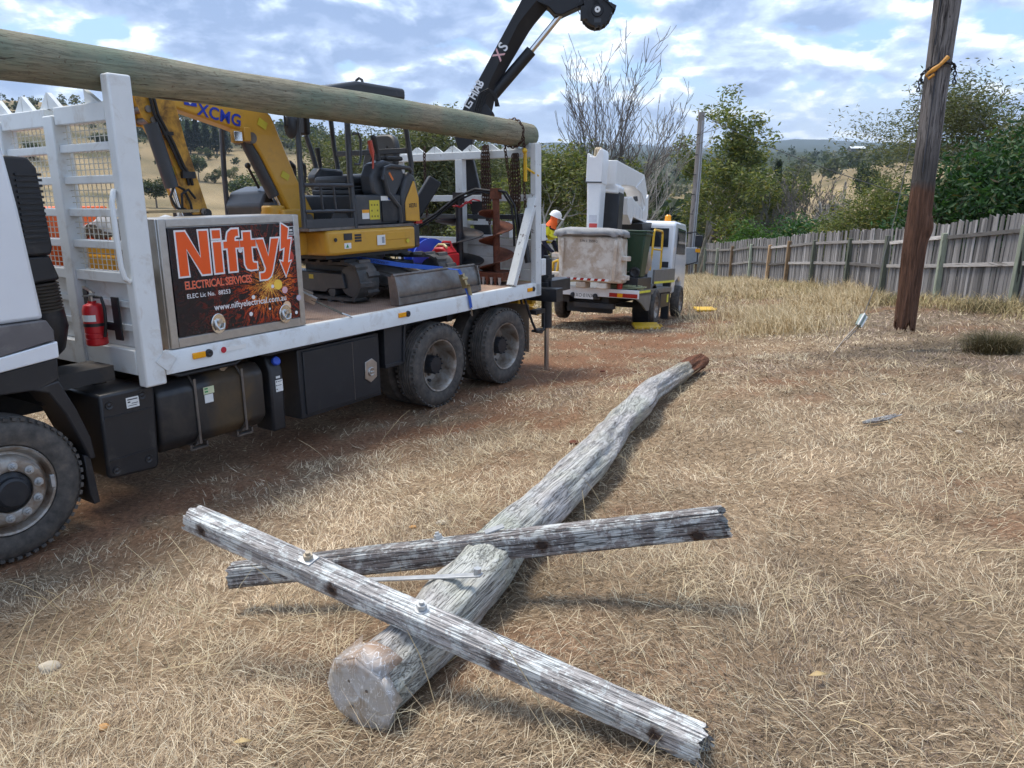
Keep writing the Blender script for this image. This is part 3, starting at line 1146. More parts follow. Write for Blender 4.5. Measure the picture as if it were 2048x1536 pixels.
def rear_wheel(u, v, face):
    """dual rear wheel: the outer rim is dished inwards"""
    w = thing('rear_wheel', None, None, (u, v, 0.49))
    w.parent = truck
    w.matrix_parent_inverse = Matrix()
    w.matrix_local = Matrix.Translation((u, v, 0.49)) @ (Matrix() if face < 0 else Matrix.Rotation(math.pi, 4, 'Z'))
    OFF[w.name] = (0, 0, 0)
    tyre('tyre', 0.49, 0.27, w)
    m = MB()
    m.lathe((0, 0, 0), (0, 1, 0), [(0.292, 0.05), (0.303, 0.02), (0.300, 0.008), (0.288, 0.012), (0.275, 0.03), (0.268, 0.10), (0.258, 0.19), (0.24, 0.225), (0.15, 0.235), (0.10, 0.235)], 40)
    part('rim', m, M_RIM, w)
    m = MB()
    for i in range(8):
        a = 2 * math.pi * (i + 0.3) / 8
        m.cyl((math.cos(a) * 0.215, 0.222, math.sin(a) * 0.205), (math.cos(a) * 0.205, 0.232, math.sin(a) * 0.215), 0.03, n=14)
    part('rim_hole', m, M_INK, w, kind='stuff')
    m = MB()
    m.lathe((0, 0, 0), (0, 1, 0), [(0.0, 0.065), (0.095, 0.07), (0.105, 0.085), (0.11, 0.2)], 28)
    for i in range(10):
        a = 2 * math.pi * i / 10
        m.cyl((math.cos(a) * 0.098, 0.058, math.sin(a) * 0.098), (math.cos(a) * 0.098, 0.09, math.sin(a) * 0.098), 0.011, n=6)
    part('hub', m, M_BLACKMETAL, w)
    nm = MB()
    nm.cyl((0, 0.20, 0), (0, 0.24, 0), 0.017, n=6).mesh('wheel_nut')
    first = None
    for i in range(10):
        a = 2 * math.pi * i / 10
        if first is None:
            first = part('wheel_nut', nm, M_RIM, w)
            nut = first
        else:
            nut = inst(first, w, Matrix())
        nut.matrix_local = Matrix.Translation((math.cos(a) * 0.145, 0, math.sin(a) * 0.145))
    # inner twin
    m = MB()
    m.lathe((0, 0.33, 0), (0, 1, 0), [(0.3, 0.03), (0.36, 0), (0.45, 0.01), (0.488, 0.04), (0.488, 0.23), (0.45, 0.26), (0.3, 0.25)], 40)
    part('inner_tyre', m, M_TYRE, w)
    return w


rear_wheel(4.5962, 0.0, -1)
rear_wheel(5.9485, 0.0, -1)
rear_wheel(4.5962, 2.45, 1)
rear_wheel(5.9485, 2.45, 1)


def front_wheel(u, v, face):
    w = thing('front_wheel', None, None, (u, v, 0.5))
    w.parent = truck
    w.matrix_local = Matrix.Translation((u, v, 0.5)) @ (Matrix() if face < 0 else Matrix.Rotation(math.pi, 4, 'Z'))
    OFF[w.name] = (0, 0, 0)
    tyre('tyre', 0.50, 0.30, w, 56)
    m = MB()
    m.lathe((0, 0, 0), (0, 1, 0), [(0.300, 0.05), (0.307, 0.012), (0.300, 0.0), (0.286, 0.006), (0.272, 0.03), (0.262, 0.055), (0.245, 0.05), (0.236, 0.0), (0.215, -0.025), (0.19, -0.03), (0.155, -0.028), (0.142, -0.02), (0.138, 0.02)], 48)
    part('rim', m, M_RIM, w)
    m = MB()
    m.lathe((0, 0, 0), (0, 1, 0), [(0.0, -0.075), (0.085, -0.072), (0.10, -0.06), (0.104, -0.03), (0.135, -0.012), (0.14, 0.02)], 32)
    part('hub', m, M_BLACKMETAL, w)
    first = None
    for i in range(10):
        a = 2 * math.pi * (i + 0.2) / 10
        if first is None:
            nm = MB()
            nm.lathe((0, -0.03, 0), (0, -1, 0), [(0.030, 0.0), (0.030, 0.006), (0.0, 0.006)], 14)
            nm.cyl((0, -0.036, 0), (0, -0.062, 0), 0.0185, n=6)
            nm.cyl((0, -0.06, 0), (0, -0.078, 0), 0.0105, n=8)
            nut = first = part('wheel_nut', nm, M_GALV, w)
        else:
            nut = inst(first, w, Matrix())
        nut.matrix_local = Matrix.Translation((math.cos(a) * 0.176, 0, math.sin(a) * 0.176))
    m = MB()
    m.box((0.265, -0.004, -0.06), (0.292, 0.02, 0.03))
    part('balance_weight', m, M_GALV, w, bevel=0.003)
    return w


front_wheel(0.02, 0.0, -1)
front_wheel(0.02, 2.45, 1)

# --- under-deck boxes and tanks
m = MB()
prof = [(0.735, 0.985), (1.14, 0.985), (1.17, 0.955), (1.135, 0.35), (1.11, 0.31), (0.745, 0.335), (0.72, 0.37)]
m.uw(prof, 0.08, 0.62)
bb = part('battery_box', m, M_BLACK, truck, bevel=0.035, smooth=50)
for q_ in (0.80, 0.47):
    part('box_moulding', MB().box((0.752, 0.071, q_), (1.115, 0.082, q_ + 0.012)), M_BLACK, truck)
for a, b in ((0.80, 0.9), (1.06, 0.92), (0.79, 0.395), (1.05, 0.41)):
    part('box_stud', MB().lathe((a, 0.082, b), (0, -1, 0), [(0.034, 0.0), (0.03, 0.01), (0.016, 0.006), (0.0, 0.012)], 16), M_BLACK, truck)
m = MB().box((0.93, 0.0755, 0.845), (1.03, 0.0787, 0.925))
lb = part('warning_label', m, M_STICKER, truck)
part('label_print', MB().box((0.94, 0.074, 0.905), (1.02, 0.0754, 0.913)).box((0.94, 0.074, 0.885), (0.96, 0.0754, 0.895)).box((0.97, 0.074, 0.875), (1.02, 0.0754, 0.88)).box((0.94, 0.074, 0.86), (1.01, 0.0754, 0.864)), M_INK, truck)

m = MB()
prof = [(0.10, 0.48), (0.10, 0.88), (0.18, 0.965), (0.55, 0.965), (0.62, 0.90), (0.62, 0.45), (0.55, 0.385), (0.18, 0.385)]
m.vw(prof, 1.19, 2.215)
tank = part('fuel_tank', m, M_TANK, truck, bevel=0.03, smooth=50)
for u in (1.52, 1.98):
    m = MB()
    path = [(0.55, 0.375), (0.17, 0.375), (0.09, 0.475), (0.09, 0.885), (0.172, 0.975), (0.56, 0.975)]
    m.tube([(u, a, b) for a, b in path], 0.010, 6)
    m.box((u - 0.011, 0.084, 0.4), (u + 0.011, 0.092, 0.95))
    part('tank_strap', m, M_GREYSTEEL, truck)
    m = MB().box((u - 0.06, 0.15, 0.335), (u + 0.11, 0.2, 0.35)).box((u - 0.06, 0.15, 0.335), (u - 0.045, 0.75, 0.385)).box((u + 0.095, 0.15, 0.335), (u + 0.11, 0.75, 0.385)).box((u - 0.05, 0.2, 0.36), (u + 0.10, 0.75, 0.384))
    part('tank_bracket', m, M_GREYSTEEL, truck)
m = MB().lathe((1.86, 0.20, 0.965), (0.0, -0.35, 1), [(0.05, 0.0), (0.05, 0.02), (0.062, 0.025), (0.062, 0.04), (0.045, 0.05), (0.0, 0.05)], 20)
part('filler_cap', m, M_CHROME, truck)
m = MB().box((1.60, 0.0955, 0.80), (1.70, 0.0985, 0.86))
part('tank_label', m, paint('cream_label', (0.62, 0.65, 0.42), 0.5), truck)
part('tank_label', MB().box((1.605, 0.0955, 0.725), (1.685, 0.0985, 0.795)), M_STICKER, truck)
m = MB()
for b in (0.84, 0.815):
    m.box((1.61, 0.0935, b), (1.64, 0.095, b + 0.012))
part('label_print', m, paint('green_ink', (0.03, 0.3, 0.08), 0.5), truck)

m = MB().vw([(0.11, 0.29), (0.10, 0.86), (0.16, 0.985), (0.36, 0.985), (0.36, 0.29)], 2.285, 2.43)
part('additive_tank', m, M_BLACK, truck, bevel=0.02)
m = MB().lathe((2.37, 0.125, 0.935), (0, -1, 0.5), [(0.03, 0.0), (0.042, 0.005), (0.042, 0.03), (0.035, 0.036), (0.0, 0.036)], 10)
part('blue_cap', m, M_BLUEPL, truck)
m = MB().box((2.335, 0.0955, 0.66), (2.415, 0.0985, 0.77)).box((2.345, 0.0955, 0.785), (2.39, 0.0985, 0.805))
part('tank_label', m, M_STICKER, truck)
part('label_print', MB().box((2.34, 0.0945, 0.75), (2.352, 0.0954, 0.76)).box((2.34, 0.0945, 0.715), (2.352, 0.0954, 0.725)).box((2.34, 0.0945, 0.68), (2.352, 0.0954, 0.69)).box((2.36, 0.0945, 0.752), (2.405, 0.0954, 0.757)).box((2.36, 0.0945, 0.717), (2.40, 0.0954, 0.722)), M_INK, truck)

m = MB().box((2.61, 0.10, 0.33), (3.70, 0.75, 1.00))
tb = part('under_tray_box', m, M_BLACKMETAL, truck, bevel=0.008)
m = MB().box((2.665, 0.085, 0.365), (3.665, 0.105, 0.975))
dr = part('box_door', m, M_BLACKMETAL, truck, bevel=0.006)
m = MB().prism([(3.46, 0.083, 0.73), (3.56, 0.083, 0.755), (3.63, 0.083, 0.70), (3.62, 0.083, 0.55), (3.53, 0.083, 0.505), (3.45, 0.083, 0.56)], (0, -0.012, 0))
m.lathe((3.54, 0.07, 0.62), (0, -1, 0), [(0.05, 0), (0.045, 0.012), (0.02, 0.006), (0, 0.006)], 16)
m.box((3.515, 0.05, 0.60), (3.565, 0.075, 0.625))
part('latch', m, M_ALU, truck, bevel=0.004)
m = MB().box((3.30, 0.0825, 0.37), (3.305, 0.0845, 0.97))
part('scratch', m, M_GREYSTEEL, truck)
# guard in front of the first rear wheel
m = MB().prism([(3.79, 0.10, 1.03), (4.08, 0.10, 1.03), (4.05, 0.10, 0.62), (3.78, 0.10, 0.62)], (0, 0.5, 0))
m.box((3.78, 0.09, 0.60), (4.06, 0.6, 0.64))
m.beam((4.06, 0.09, 0.62), (4.10, 0.09, 1.03), 0.02, 0.03)
part('wheel_guard', m, M_BLACKMETAL, truck, bevel=0.004)
# mud flaps behind the rear wheels
m = MB().box((6.55, 0.05, 0.30), (6.57, 0.6, 0.95))
part('mud_flap', m, paint('dusty_flap', (0.20, 0.15, 0.105), 0.8, var=0.2), truck, bevel=0.004)

# rope rail under the deck
m = MB()
m.tube([(1.32, 0.10, 1.09), (1.30, 0.06, 1.05), (1.36, 0.05, 1.02), (1.9, 0.05, 1.02), (1.98, 0.05, 1.06), (2.0, 0.06, 1.14)], 0.017, 8)
m.tube([(2.15, 0.06, 1.13), (2.13, 0.05, 1.06), (2.22, 0.05, 1.035), (3.0, 0.05, 1.04), (4.28, 0.05, 1.065), (4.37, 0.05, 1.09), (4.39, 0.06, 1.16)], 0.017, 8)
m.tube([(4.82, 0.06, 1.16), (4.86, 0.05, 1.085), (4.95, 0.05, 1.078), (5.68, 0.05, 1.09), (5.75, 0.05, 1.12), (5.77, 0.06, 1.18)], 0.017, 8)
m.tube([(6.20, 0.06, 1.16), (6.22, 0.05, 1.10), (6.3, 0.05, 1.09), (6.80, 0.05, 1.10), (6.86, 0.05, 1.13)], 0.017, 8)
part('rope_rail', m, M_BLACKMETAL, truck)
for u in (2.55, 3.05, 3.55, 4.05, 4.9, 5.55, 6.45):
    part('rail_bracket', MB().prism([(u - 0.05, 0.068, 1.15), (u + 0.03, 0.068, 1.15), (u + 0.07, 0.068, 1.03), (u - 0.01, 0.068, 1.03)], (0, -0.008, 0)), M_BLACKMETAL, truck)
m = MB().box((5.05, 0.04, 1.06), (5.40, 0.06, 1.14)).box((5.08, 0.03, 1.085), (5.37, 0.042, 1.11))
part('slide_tray', m, M_DKGREY, truck, bevel=0.004)

# --- deck
m = MB().box((1.17, 0.03, 1.13), (6.765, 2.42, DK))
part('deck', m, M_DECK, truck)
m = MB()
m.vw([(0.0, 1.055), (0.0, 1.212), (0.012, 1.232), (0.06, 1.236), (0.06, 1.222), (0.02, 1.215), (0.02, 1.075), (0.06, 1.06), (0.06, 1.05)], 1.235, 6.79)
part('side_rail', m, M_WHITE, truck)
m = MB().vw([(2.45, 1.055), (2.45, 1.235), (2.39, 1.235), (2.39, 1.05)], 1.235, 6.79)
part('side_rail', m, M_WHITE, truck)
for u in (1.47, 3.91, 6.44):
    m = MB().box((u, -0.016, 1.135), (u + 0.115, 0.002, 1.185))
    ml = part('marker_light', m, M_AMBER, truck, bevel=0.006)
    part('lamp_base', MB().lathe((u + 0.15, 0.0, 1.16), (0, -1, 0), [(0.034, 0), (0.032, 0.014), (0.018, 0.018), (0, 0.012)], 16), M_BLACK, truck)
m = MB().box((1.72, -0.003, 1.145), (1.98, -0.0005, 1.18))
part('maker_badge', m, M_STICKER, truck)
m = MB().lathe((1.76, -0.003, 1.163), (0, -1, 0), [(0.026, 0), (0.026, 0.003), (0, 0.003)], 16)
part('badge_mark', m, paint('badge_red', (0.5, 0.02, 0.04), 0.4), truck)
m = MB().prism([(1.155, -0.002, 1.17), (1.245, -0.002, 1.255), (1.33, -0.002, 1.17), (1.245, -0.002, 1.08)], (0, -0.006, 0))
part('diamond_plate', m, M_WHITE, truck, bevel=0.002)

# --- headboard
m = MB()
m.box((1.06, 0.0, 0.985), (1.235, 0.10, 3.235))
part('headboard_post', m, M_WHITE, truck, bevel=0.014)
part('headboard_post', MB().box((1.06, 2.34, 0.985), (1.235, 2.44, 3.235)), M_WHITE, truck, bevel=0.014)
for v in (0.80, 1.64):
    part('headboard_post', MB().box((1.045, v, 1.06), (1.18, v + 0.14, 3.0)), M_WHITE, truck, bevel=0.012)
# top beam: lips and a sawtooth of V notches
for i, (a, b) in enumerate(((0.10, 0.80), (0.94, 1.64), (1.78, 2.34))):
    part('top_beam', MB().box((1.065, a + 0.001, 2.925), (1.165, b - 0.001, 3.055)), M_WHITE, truck, bevel=0.008)
for w in (2.725, 2.495, 2.255, 2.02):
    for a, b in ((0.10, 0.80), (0.94, 1.64), (1.78, 2.34)):
        part('cross_beam', MB().box((1.075, a + 0.001, w), (1.155, b - 0.001, w + 0.06)), M_WHITE, truck, bevel=0.006)
for a, b in ((0.10, 0.80), (0.94, 1.64), (1.78, 2.34)):
    m = MB()
    m.box((1.13, a + 0.001, 1.27), (1.155, b - 0.001, 1.80))
    part('solid_panel', m, M_WHITE, truck)
    part('panel_cap', MB().box((1.065, a + 0.001, 1.77), (1.165, b - 0.001, 1.85)), M_WHITE, truck, bevel=0.006)
    part('bottom_beam', MB().box((1.06, a + 0.001, 1.07), (1.165, b - 0.001, 1.265)), M_WHITE, truck, bevel=0.008)
    for w in (1.40, 1.58):
        part('panel_rib', MB().box((1.10, a + 0.002, w), (1.13, b - 0.002, w + 0.05)), M_WHITE, truck, bevel=0.004)
    # welded wire
    m = MB()
    for w0, w1 in ((1.85, 2.02), (2.08, 2.255), (2.315, 2.495), (2.555, 2.725), (2.785, 2.925)):
        k = int(round((b - a) / 0.066))
        for i in range(1, k):
            v = a + (b - a) * i / k
            m.box((1.112, v - 0.003, w0), (1.1165, v + 0.003, w1))
        kk = max(2, int(round((w1 - w0) / 0.047)))
        for i in range(1, kk):
            w = w0 + (w1 - w0) * i / kk
            m.box((1.117, a, w - 0.003), (1.1212, b, w + 0.003))
    part('wire_mesh', m, paint('cream_wire', (0.66, 0.62, 0.52), 0.6, var=0.1), truck, smooth=0)
for v0 in (0.36, 0.76, 1.16, 1.56, 1.96, 2.30):
    # pairs of upright triangular teeth that keep a pole from rolling
    m = MB()
    if v0 > 0.5:
        m.vw([(v0, 3.056), (v0 + 0.16, 3.056), (v0 + 0.155, 3.175)], 1.10, 1.135)
    if v0 < 2.2:
        m.vw([(v0 + 0.17, 3.056), (v0 + 0.30, 3.056), (v0 + 0.175, 3.175)] if v0 > 0.5 else [(0.40, 3.056), (0.22, 3.056), (0.40, 3.16)], 1.10, 1.135)
    part('pole_tooth', m, M_WHITE, truck)
m = MB().tube([(1.05, 0.085, 2.44), (1.03, 0.06, 2.43), (1.0, 0.04, 2.36), (0.995, 0.03, 2.1), (0.995, 0.02, 1.9), (1.01, 0.02, 1.82), (1.05, 0.03, 1.79)], 0.02, 10)
part('grab_handle', m, M_WHITE, truck)
part('extinguisher_bracket', MB().box((1.055, 0.27, 1.40), (1.07, 0.72, 1.46)).box((1.055, 0.24, 1.33), (1.069, 0.33, 1.66)).box((1.055, 0.66, 1.40), (1.069, 0.72, 1.70)), M_BLACKMETAL, truck)

# --- rear rack
part('rack_post', MB().box((6.66, 0.0, 1.06), (6.80, 0.085, 3.03)), M_WORN, truck, bevel=0.008)
part('rack_post', MB().box((6.66, 1.20, 1.235), (6.76, 1.32, 2.86)), M_WORN, truck, bevel=0.006)
part('rack_post', MB().box((6.66, 2.36, 1.06), (6.80, 2.44, 3.03)), M_WORN, truck, bevel=0.008)
part('rack_top_beam', MB().box((6.665, 0.086, 2.86), (6.765, 2.358, 2.96)), M_WORN, truck, bevel=0.006)
for a, b in ((0.086, 1.199), (1.321, 2.358)):
    part('rack_mid_beam', MB().box((6.67, a, 2.30), (6.755, b, 2.385)), M_WORN, truck, bevel=0.005)
for v in np.arange(0.12, 2.3, 0.32):
    v = float(v)
    m = MB().vw([(v, 2.961), (v + 0.15, 2.961), (v + 0.005, 3.05)], 6.70, 6.73)
    m.vw([(v + 0.152, 2.961), (v + 0.30, 2.961), (v + 0.295, 3.05)], 6.70, 6.73)
    part('pole_tooth', m, M_WORN, truck)
part('rack_brace', MB().beam((6.14, 0.05, 1.245), (6.67, 0.05, 2.33), 0.07, 0.12, (0, 1, 0)), M_WORN, truck, bevel=0.005)
for w in (1.32, 1.78):
    part('hinge_plate', MB().box((6.79, -0.012, w), (6.90, 0.03, w + 0.22)), M_WHITE, truck, bevel=0.006)
# tailgate boards
for w in (1.24, 1.395, 1.55):
    part('tailgate_board', MB().box((6.77, 0.09, w), (6.80, 2.35, w + 0.15)), M_WHITE, truck, bevel=0.005)
part('tailgate_cap', MB().box((6.755, 0.09, 1.705), (6.815, 2.35, 1.80)), M_WHITE, truck, bevel=0.006)
m = MB().box((6.77, 0.5, 1.81), (6.86, 1.35, 1.84)).box((6.77, 0.5, 1.84), (6.86, 0.62, 1.98)).box((6.77, 1.23, 1.84), (6.86, 1.35, 1.98)).box((6.77, 0.5, 1.981), (6.86, 1.35, 2.03))
part('tailgate_frame', m, M_WHITE, truck)
part('rear_crossbar', MB().box((6.77, 0.09, 2.06), (6.83, 2.35, 2.12)), M_DKGREY, truck)

# --- step ladder and stabiliser leg at the back corner
m = MB()
m.tube([(6.42, 0.04, 1.08), (6.60, 0.03, 0.72), (6.70, 0.02, 0.56), (6.84, 0.02, 0.53), (6.90, 0.02, 0.60), (6.90, 0.02, 0.85)], 0.017, 8)
m.tube([(6.72, 0.3, 1.08), (6.80, 0.28, 0.72), (6.84, 0.28, 0.56)], 0.017, 8)
m.box((6.66, 0.0, 0.80), (6.90, 0.10, 0.86))
m.box((6.70, 0.0, 0.55), (6.90, 0.10, 0.58))
part('step_ladder', m, M_BLACKMETAL, truck)
m = MB().box((6.86, -0.2, 0.96), (7.04, 2.65, 1.14))
m.box((7.06, 0.0, 1.05), (7.6, 0.3, 1.22))
part('stabiliser_beam', m, M_BLACK, truck, bevel=0.006)
m = MB().cyl((7.10, 0.10, 0.56), (7.10, 0.10, 1.52), 0.075, n=20).cyl((7.10, 0.10, 1.52), (7.10, 0.10, 1.56), 0.045, n=16)
m.box((7.02, 0.02, 1.26), (7.18, 0.18, 1.30)).box((7.0, 0.03, 0.95), (7.05, 0.17, 1.2))
part('stabiliser_leg', m, M_BLACKMETAL, truck)
part('stabiliser_ram', MB().cyl((7.10, 0.10, -0.10), (7.10, 0.10, 0.57), 0.036, n=16), M_STEEL, truck)
part('foot_plate', MB().lathe((7.10, 0.10, -0.13), (0, 0, 1), [(0.0, 0.0), (0.125, 0.0), (0.125, 0.02), (0.05, 0.035), (0, 0.035)], 24), M_GALV, truck)
m = MB().box((7.06, 0.55, 0.78), (7.5, 0.9, 1.03)).box((7.2, 0.4, 0.85), (7.3, 0.55, 0.95))
m.cyl((7.3, 0.35, 0.72), (7.3, 0.95, 0.86), 0.05, n=10)
part('tow_coupling', m, M_SAFETY, truck, bevel=0.01)

# --- loader crane standing at the tail, slewed out over the near side towards the hanging pole
CM = Matrix(((0.529, 0.849, 0, 7.0), (-0.849, 0.529, 0, 1.25), (0, 0, 1, 0), (0, 0, 0, 1)))
M_CRANE = paint('crane_black', (0.010, 0.011, 0.014), 0.5, var=0.1, dirt=(0.10, 0.09, 0.08), dirt_amt=0.2, dirt_scale=4, edge=(0.55, 0.8))


def cpart(name, mb, mat, **k):
    return part(name, mb.xf(CM), mat, truck, **k)


cpart('crane_base', MB().cyl((0.13, 0, 0.95), (0.13, 0, 1.8), 0.22, n=24), M_CRANE)
cpart('crane_column', MB().uw([(0.02, 1.7), (0.26, 1.7), (0.22, 2.05), (0.09, 2.48), (0.0, 2.9), (0.0, 3.11), (0.10, 3.30), (0.31, 3.47), (0.2, 3.60), (-0.02, 3.56), (-0.25, 3.18), (-0.19, 2.98), (0.0, 2.0)], -0.16, 0.16), M_CRANE, bevel=0.015)
cpart('crane_label', MB().box((0.06, -0.166, 1.98), (0.17, -0.161, 2.14)), M_STICKER)
LE = [(-0.14, 3.50), (0.74, 4.97), (0.95, 5.30)]
RE = [(0.17, 3.45), (0.24, 3.85), (0.64, 4.59), (0.71, 4.68), (0.95, 4.95)]
UE = [(0.27, 3.50), (0.36, 3.87), (0.79, 4.53), (0.86, 4.62), (1.08, 4.86)]
m = MB().uw(LE + list(reversed(RE)), -0.15, 0.15)
n_ = len(RE)
vs = [(a, -0.15, b) for a, b in RE] + [(a, -0.03, b) for a, b in UE] + [(a, 0.03, b) for a, b in UE] + [(a, 0.15, b) for a, b in RE]
m.add(vs, [(k * n_ + i, k * n_ + i + 1, (k + 1) * n_ + i + 1, (k + 1) * n_ + i) for k in range(3) for i in range(n_ - 1)] + [(0, n_, 2 * n_, 3 * n_)])
cpart('crane_boom', m, M_CRANE, smooth=20)
cpart('jib', MB().uw([(0.78, 5.25), (0.84, 4.93), (0.90, 4.87), (1.05, 4.81), (1.14, 4.72), (1.23, 4.71), (1.52, 4.83), (6.1, 7.35), (6.1, 7.65), (1.6, 5.5), (1.0, 5.5)], -0.14, 0.14), M_CRANE, bevel=0.012)
cpart('boom_cylinder', MB().cyl((0.27, 0, 3.70), (0.82, 0, 4.29), 0.078, n=20), M_CRANE)
cpart('cylinder_rod', MB().cyl((0.82, 0, 4.29), (1.36, 0, 4.90), 0.040, n=16), M_CHROME)
m = MB()
for k in range(4):
    o = 0.028 * k
    m.tube([(-0.02 + o, -0.165, 3.35), (0.05 + o, -0.175, 3.55), (0.12 + o, -0.18, 3.74 - o * 0.4), (0.24 + o * 0.3, -0.18, 3.79 - o * 0.5), (0.34 - o * 0.2, -0.18, 3.72 - o * 0.6), (0.38 - o * 0.6, -0.15, 3.56)], 0.009, 6)
cpart('hydraulic_hose', m, M_RUBBERHOSE)
R3 = CM.to_3x3()
dl, dp = Vector((0.52, 0, 0.854)), Vector((-0.854, 0, 0.52))
M_LETTER = paint('white_letter', (0.80, 0.80, 0.80), 0.4)
text('crane_letters', 'HIAB', 0.150, M_LETTER, truck, CM @ Vector((0.045, -0.153, 3.645)), R3 @ dl, R3 @ dp, 0.005, sx=0.78)
text('crane_letters', 'S', 0.185, M_LETTER, truck, CM @ Vector((0.475, -0.153, 4.255)), R3 @ dl, R3 @ dp, 0.004, sx=0.95)
text('crane_letters', 'X', 0.185, paint('pink_letter', (0.75, 0.42, 0.42), 0.4), truck, CM @ Vector((0.405, -0.153, 4.135)), R3 @ dl, R3 @ dp, 0.004, sx=0.9)
m = MB()
o_ = Vector((-0.025, -0.1525, 3.53))
for a, b, c, e in ((0, 0, 0.10, 0.02), (0, 0.08, 0.10, 0.10), (0, 0.02, 0.02, 0.08), (0.08, 0.02, 0.10, 0.05), (0.045, 0.04, 0.08, 0.056)):
    m.prism([o_ + dl * i + dp * j for i, j in ((a, b), (c, b), (c, e), (a, e))], (0, -0.001, 0))
cpart('crane_emblem', m, M_LETTER, kind='stuff')
# winch drum hanging under the jib
dc = Vector((1.70, -0.19, 4.745))
wd = MB().lathe(dc, (0, 1, 0), [(0.0, 0.0), (0.07, 0.0), (0.08, 0.015), (0.185, 0.02), (0.195, 0.05), (0.195, 0.10), (0.165, 0.12), (0.165, 0.22), (0.205, 0.235), (0.205, 0.26), (0, 0.26)], 32)
wd.uw([(1.54, 4.76), (1.50, 4.95), (1.78, 5.06), (1.82, 4.84)], -0.175, 0.06).uw([(1.74, 4.90), (1.95, 4.80), (1.935, 4.74), (1.82, 4.85)], -0.20, 0.07)
for i in range(9):
    a = rad(-95 + 20 * i)
    p = dc + Vector((0.198 * math.cos(a), 0.01, 0.198 * math.sin(a)))
    wd.cyl(p, p + Vector((0, 0.24, 0)), 0.015, n=6)
wd.box((1.48, -0.21, 4.64), (1.57, -0.06, 4.80))
cpart('winch_drum', wd, M_CRANE)
cpart('drum_hub', MB().lathe(dc + Vector((0, -0.004, 0.01)), (0, -1, 0), [(0.038, 0.0), (0.038, 0.008), (0.012, 0.008), (0.011, 0.0)], 20), M_STICKER)
for a, b in ((1.68, 4.84), (1.70, 4.62)):
    cpart('drum_label', MB().box((a - 0.04, -0.175, b - 0.02), (a + 0.05, -0.171, b + 0.03)), M_DKGREY)
for pts in ([(1.47, -0.2, 4.87), (1.42, -0.2, 4.78), (1.47, -0.2, 4.70)], [(1.49, -0.2, 4.66), (1.51, -0.2, 4.57), (1.57, -0.2, 4.59), (1.57, -0.2, 4.66)]):
    cpart('winch_hose', MB().tube(pts, 0.006, 5), M_RUBBERHOSE)

# ------------------------------------------------------------------ things carried on the truck
cab_ = thing('tool_cabinet', 'stainless tool cabinet with black and orange spark printed door on the truck deck', 'tool cabinet', (2.0, 0.3, DK), TR)
part('cabinet_body', MB().box((1.305, 0.035, DK + 0.005), (2.675, 0.56, 2.235)), M_ALU, cab_, bevel=0.006)
fr = MB()
a0, a1, b0, b1 = 1.312, 2.668, 1.242, 2.232
fr.box((a0, 0.012, b0), (a0 + 0.065, 0.034, b1)).box((a1 - 0.06, 0.012, b0), (a1, 0.034, b1))
fr.box((a0 + 0.066, 0.012, b1 - 0.06), (a1 - 0.061, 0.034, b1)).box((a0 + 0.066, 0.012, b0), (a1 - 0.061, 0.034, b0 + 0.075))
part('door_frame', fr, M_ALU, cab_, bevel=0.004)

t = NT('spark_print')
co = t.coords()
x, y, z = t.sep(co)
# glow centre in cabinet coordinates (origin u=2.0, w=1.23)
dx_ = t.math('SUBTRACT', x, 0.29)
dz_ = t.math('SUBTRACT', z, 0.42)
r2 = t.math('SQRT', t.math('ADD', t.math('MULTIPLY', dx_, dx_), t.math('MULTIPLY', dz_, dz_)))
ang_ = t.math('ARCTAN2', dz_, dx_)
cmb = t.n.new('ShaderNodeCombineXYZ')
t.l.new(t.math('MULTIPLY', ang_, 2.2), cmb.inputs[0])
t.l.new(t.math('MULTIPLY', r2, 2.0), cmb.inputs[1])
streak = t.noise(cmb.outputs[0], 3.2, 6, 0.65, 1.2)
str1 = t.ramp(t.math('ABSOLUTE', t.math('SUBTRACT', streak, 0.5)), [(0.0, 1.0), (0.035, 0.25), (0.09, 0.0)])
blot = t.ramp(t.noise(co, 3.5, 5, 0.6, 0.6), [(0.48, 0), (0.75, 0.8)])
glow = t.ramp(r2, [(0.0, 1.0), (0.10, 0.75), (0.30, 0.30), (0.75, 0.06), (1.0, 0.02)])
val = t.math('ADD', t.math('MULTIPLY', str1, t.math('ADD', t.math('MULTIPLY', glow, 1.3), 0.08)), t.math('MULTIPLY', blot, t.math('ADD', t.math('MULTIPLY', glow, 0.6), 0.04)))
val = t.math('ADD', val, t.math('MULTIPLY', t.ramp(r2, [(0.0, 1), (0.09, 0)]), 0.7), True)
c = t.ramp(val, [(0.0, (0.010, 0.010, 0.015)), (0.10, (0.02, 0.010, 0.014)), (0.3, (0.16, 0.018, 0.012)), (0.5, (0.60, 0.06, 0.015)), (0.78, (0.9, 0.30, 0.03)), (1.0, (0.95, 0.75, 0.15))])
M_SPARK = t.done(c, 0.22)
door = part('door', MB().box((a0 + 0.072, 0.006, b0 + 0.082), (a1 - 0.067, 0.033, b1 - 0.067)), M_SPARK, cab_, bevel=0.003)
door['label'] = 'black door printed with red and orange sparks'
U_, W_ = (1, 0, 0), (0, 0, 1)
M_ORG = paint('orange_print', (0.85, 0.105, 0.012), 0.3, var=0.02)
M_WHT = paint('white_print', (0.82, 0.80, 0.80), 0.35, var=0.02)
M_PINK = paint('pink_print', (0.85, 0.35, 0.28), 0.35, var=0.02)


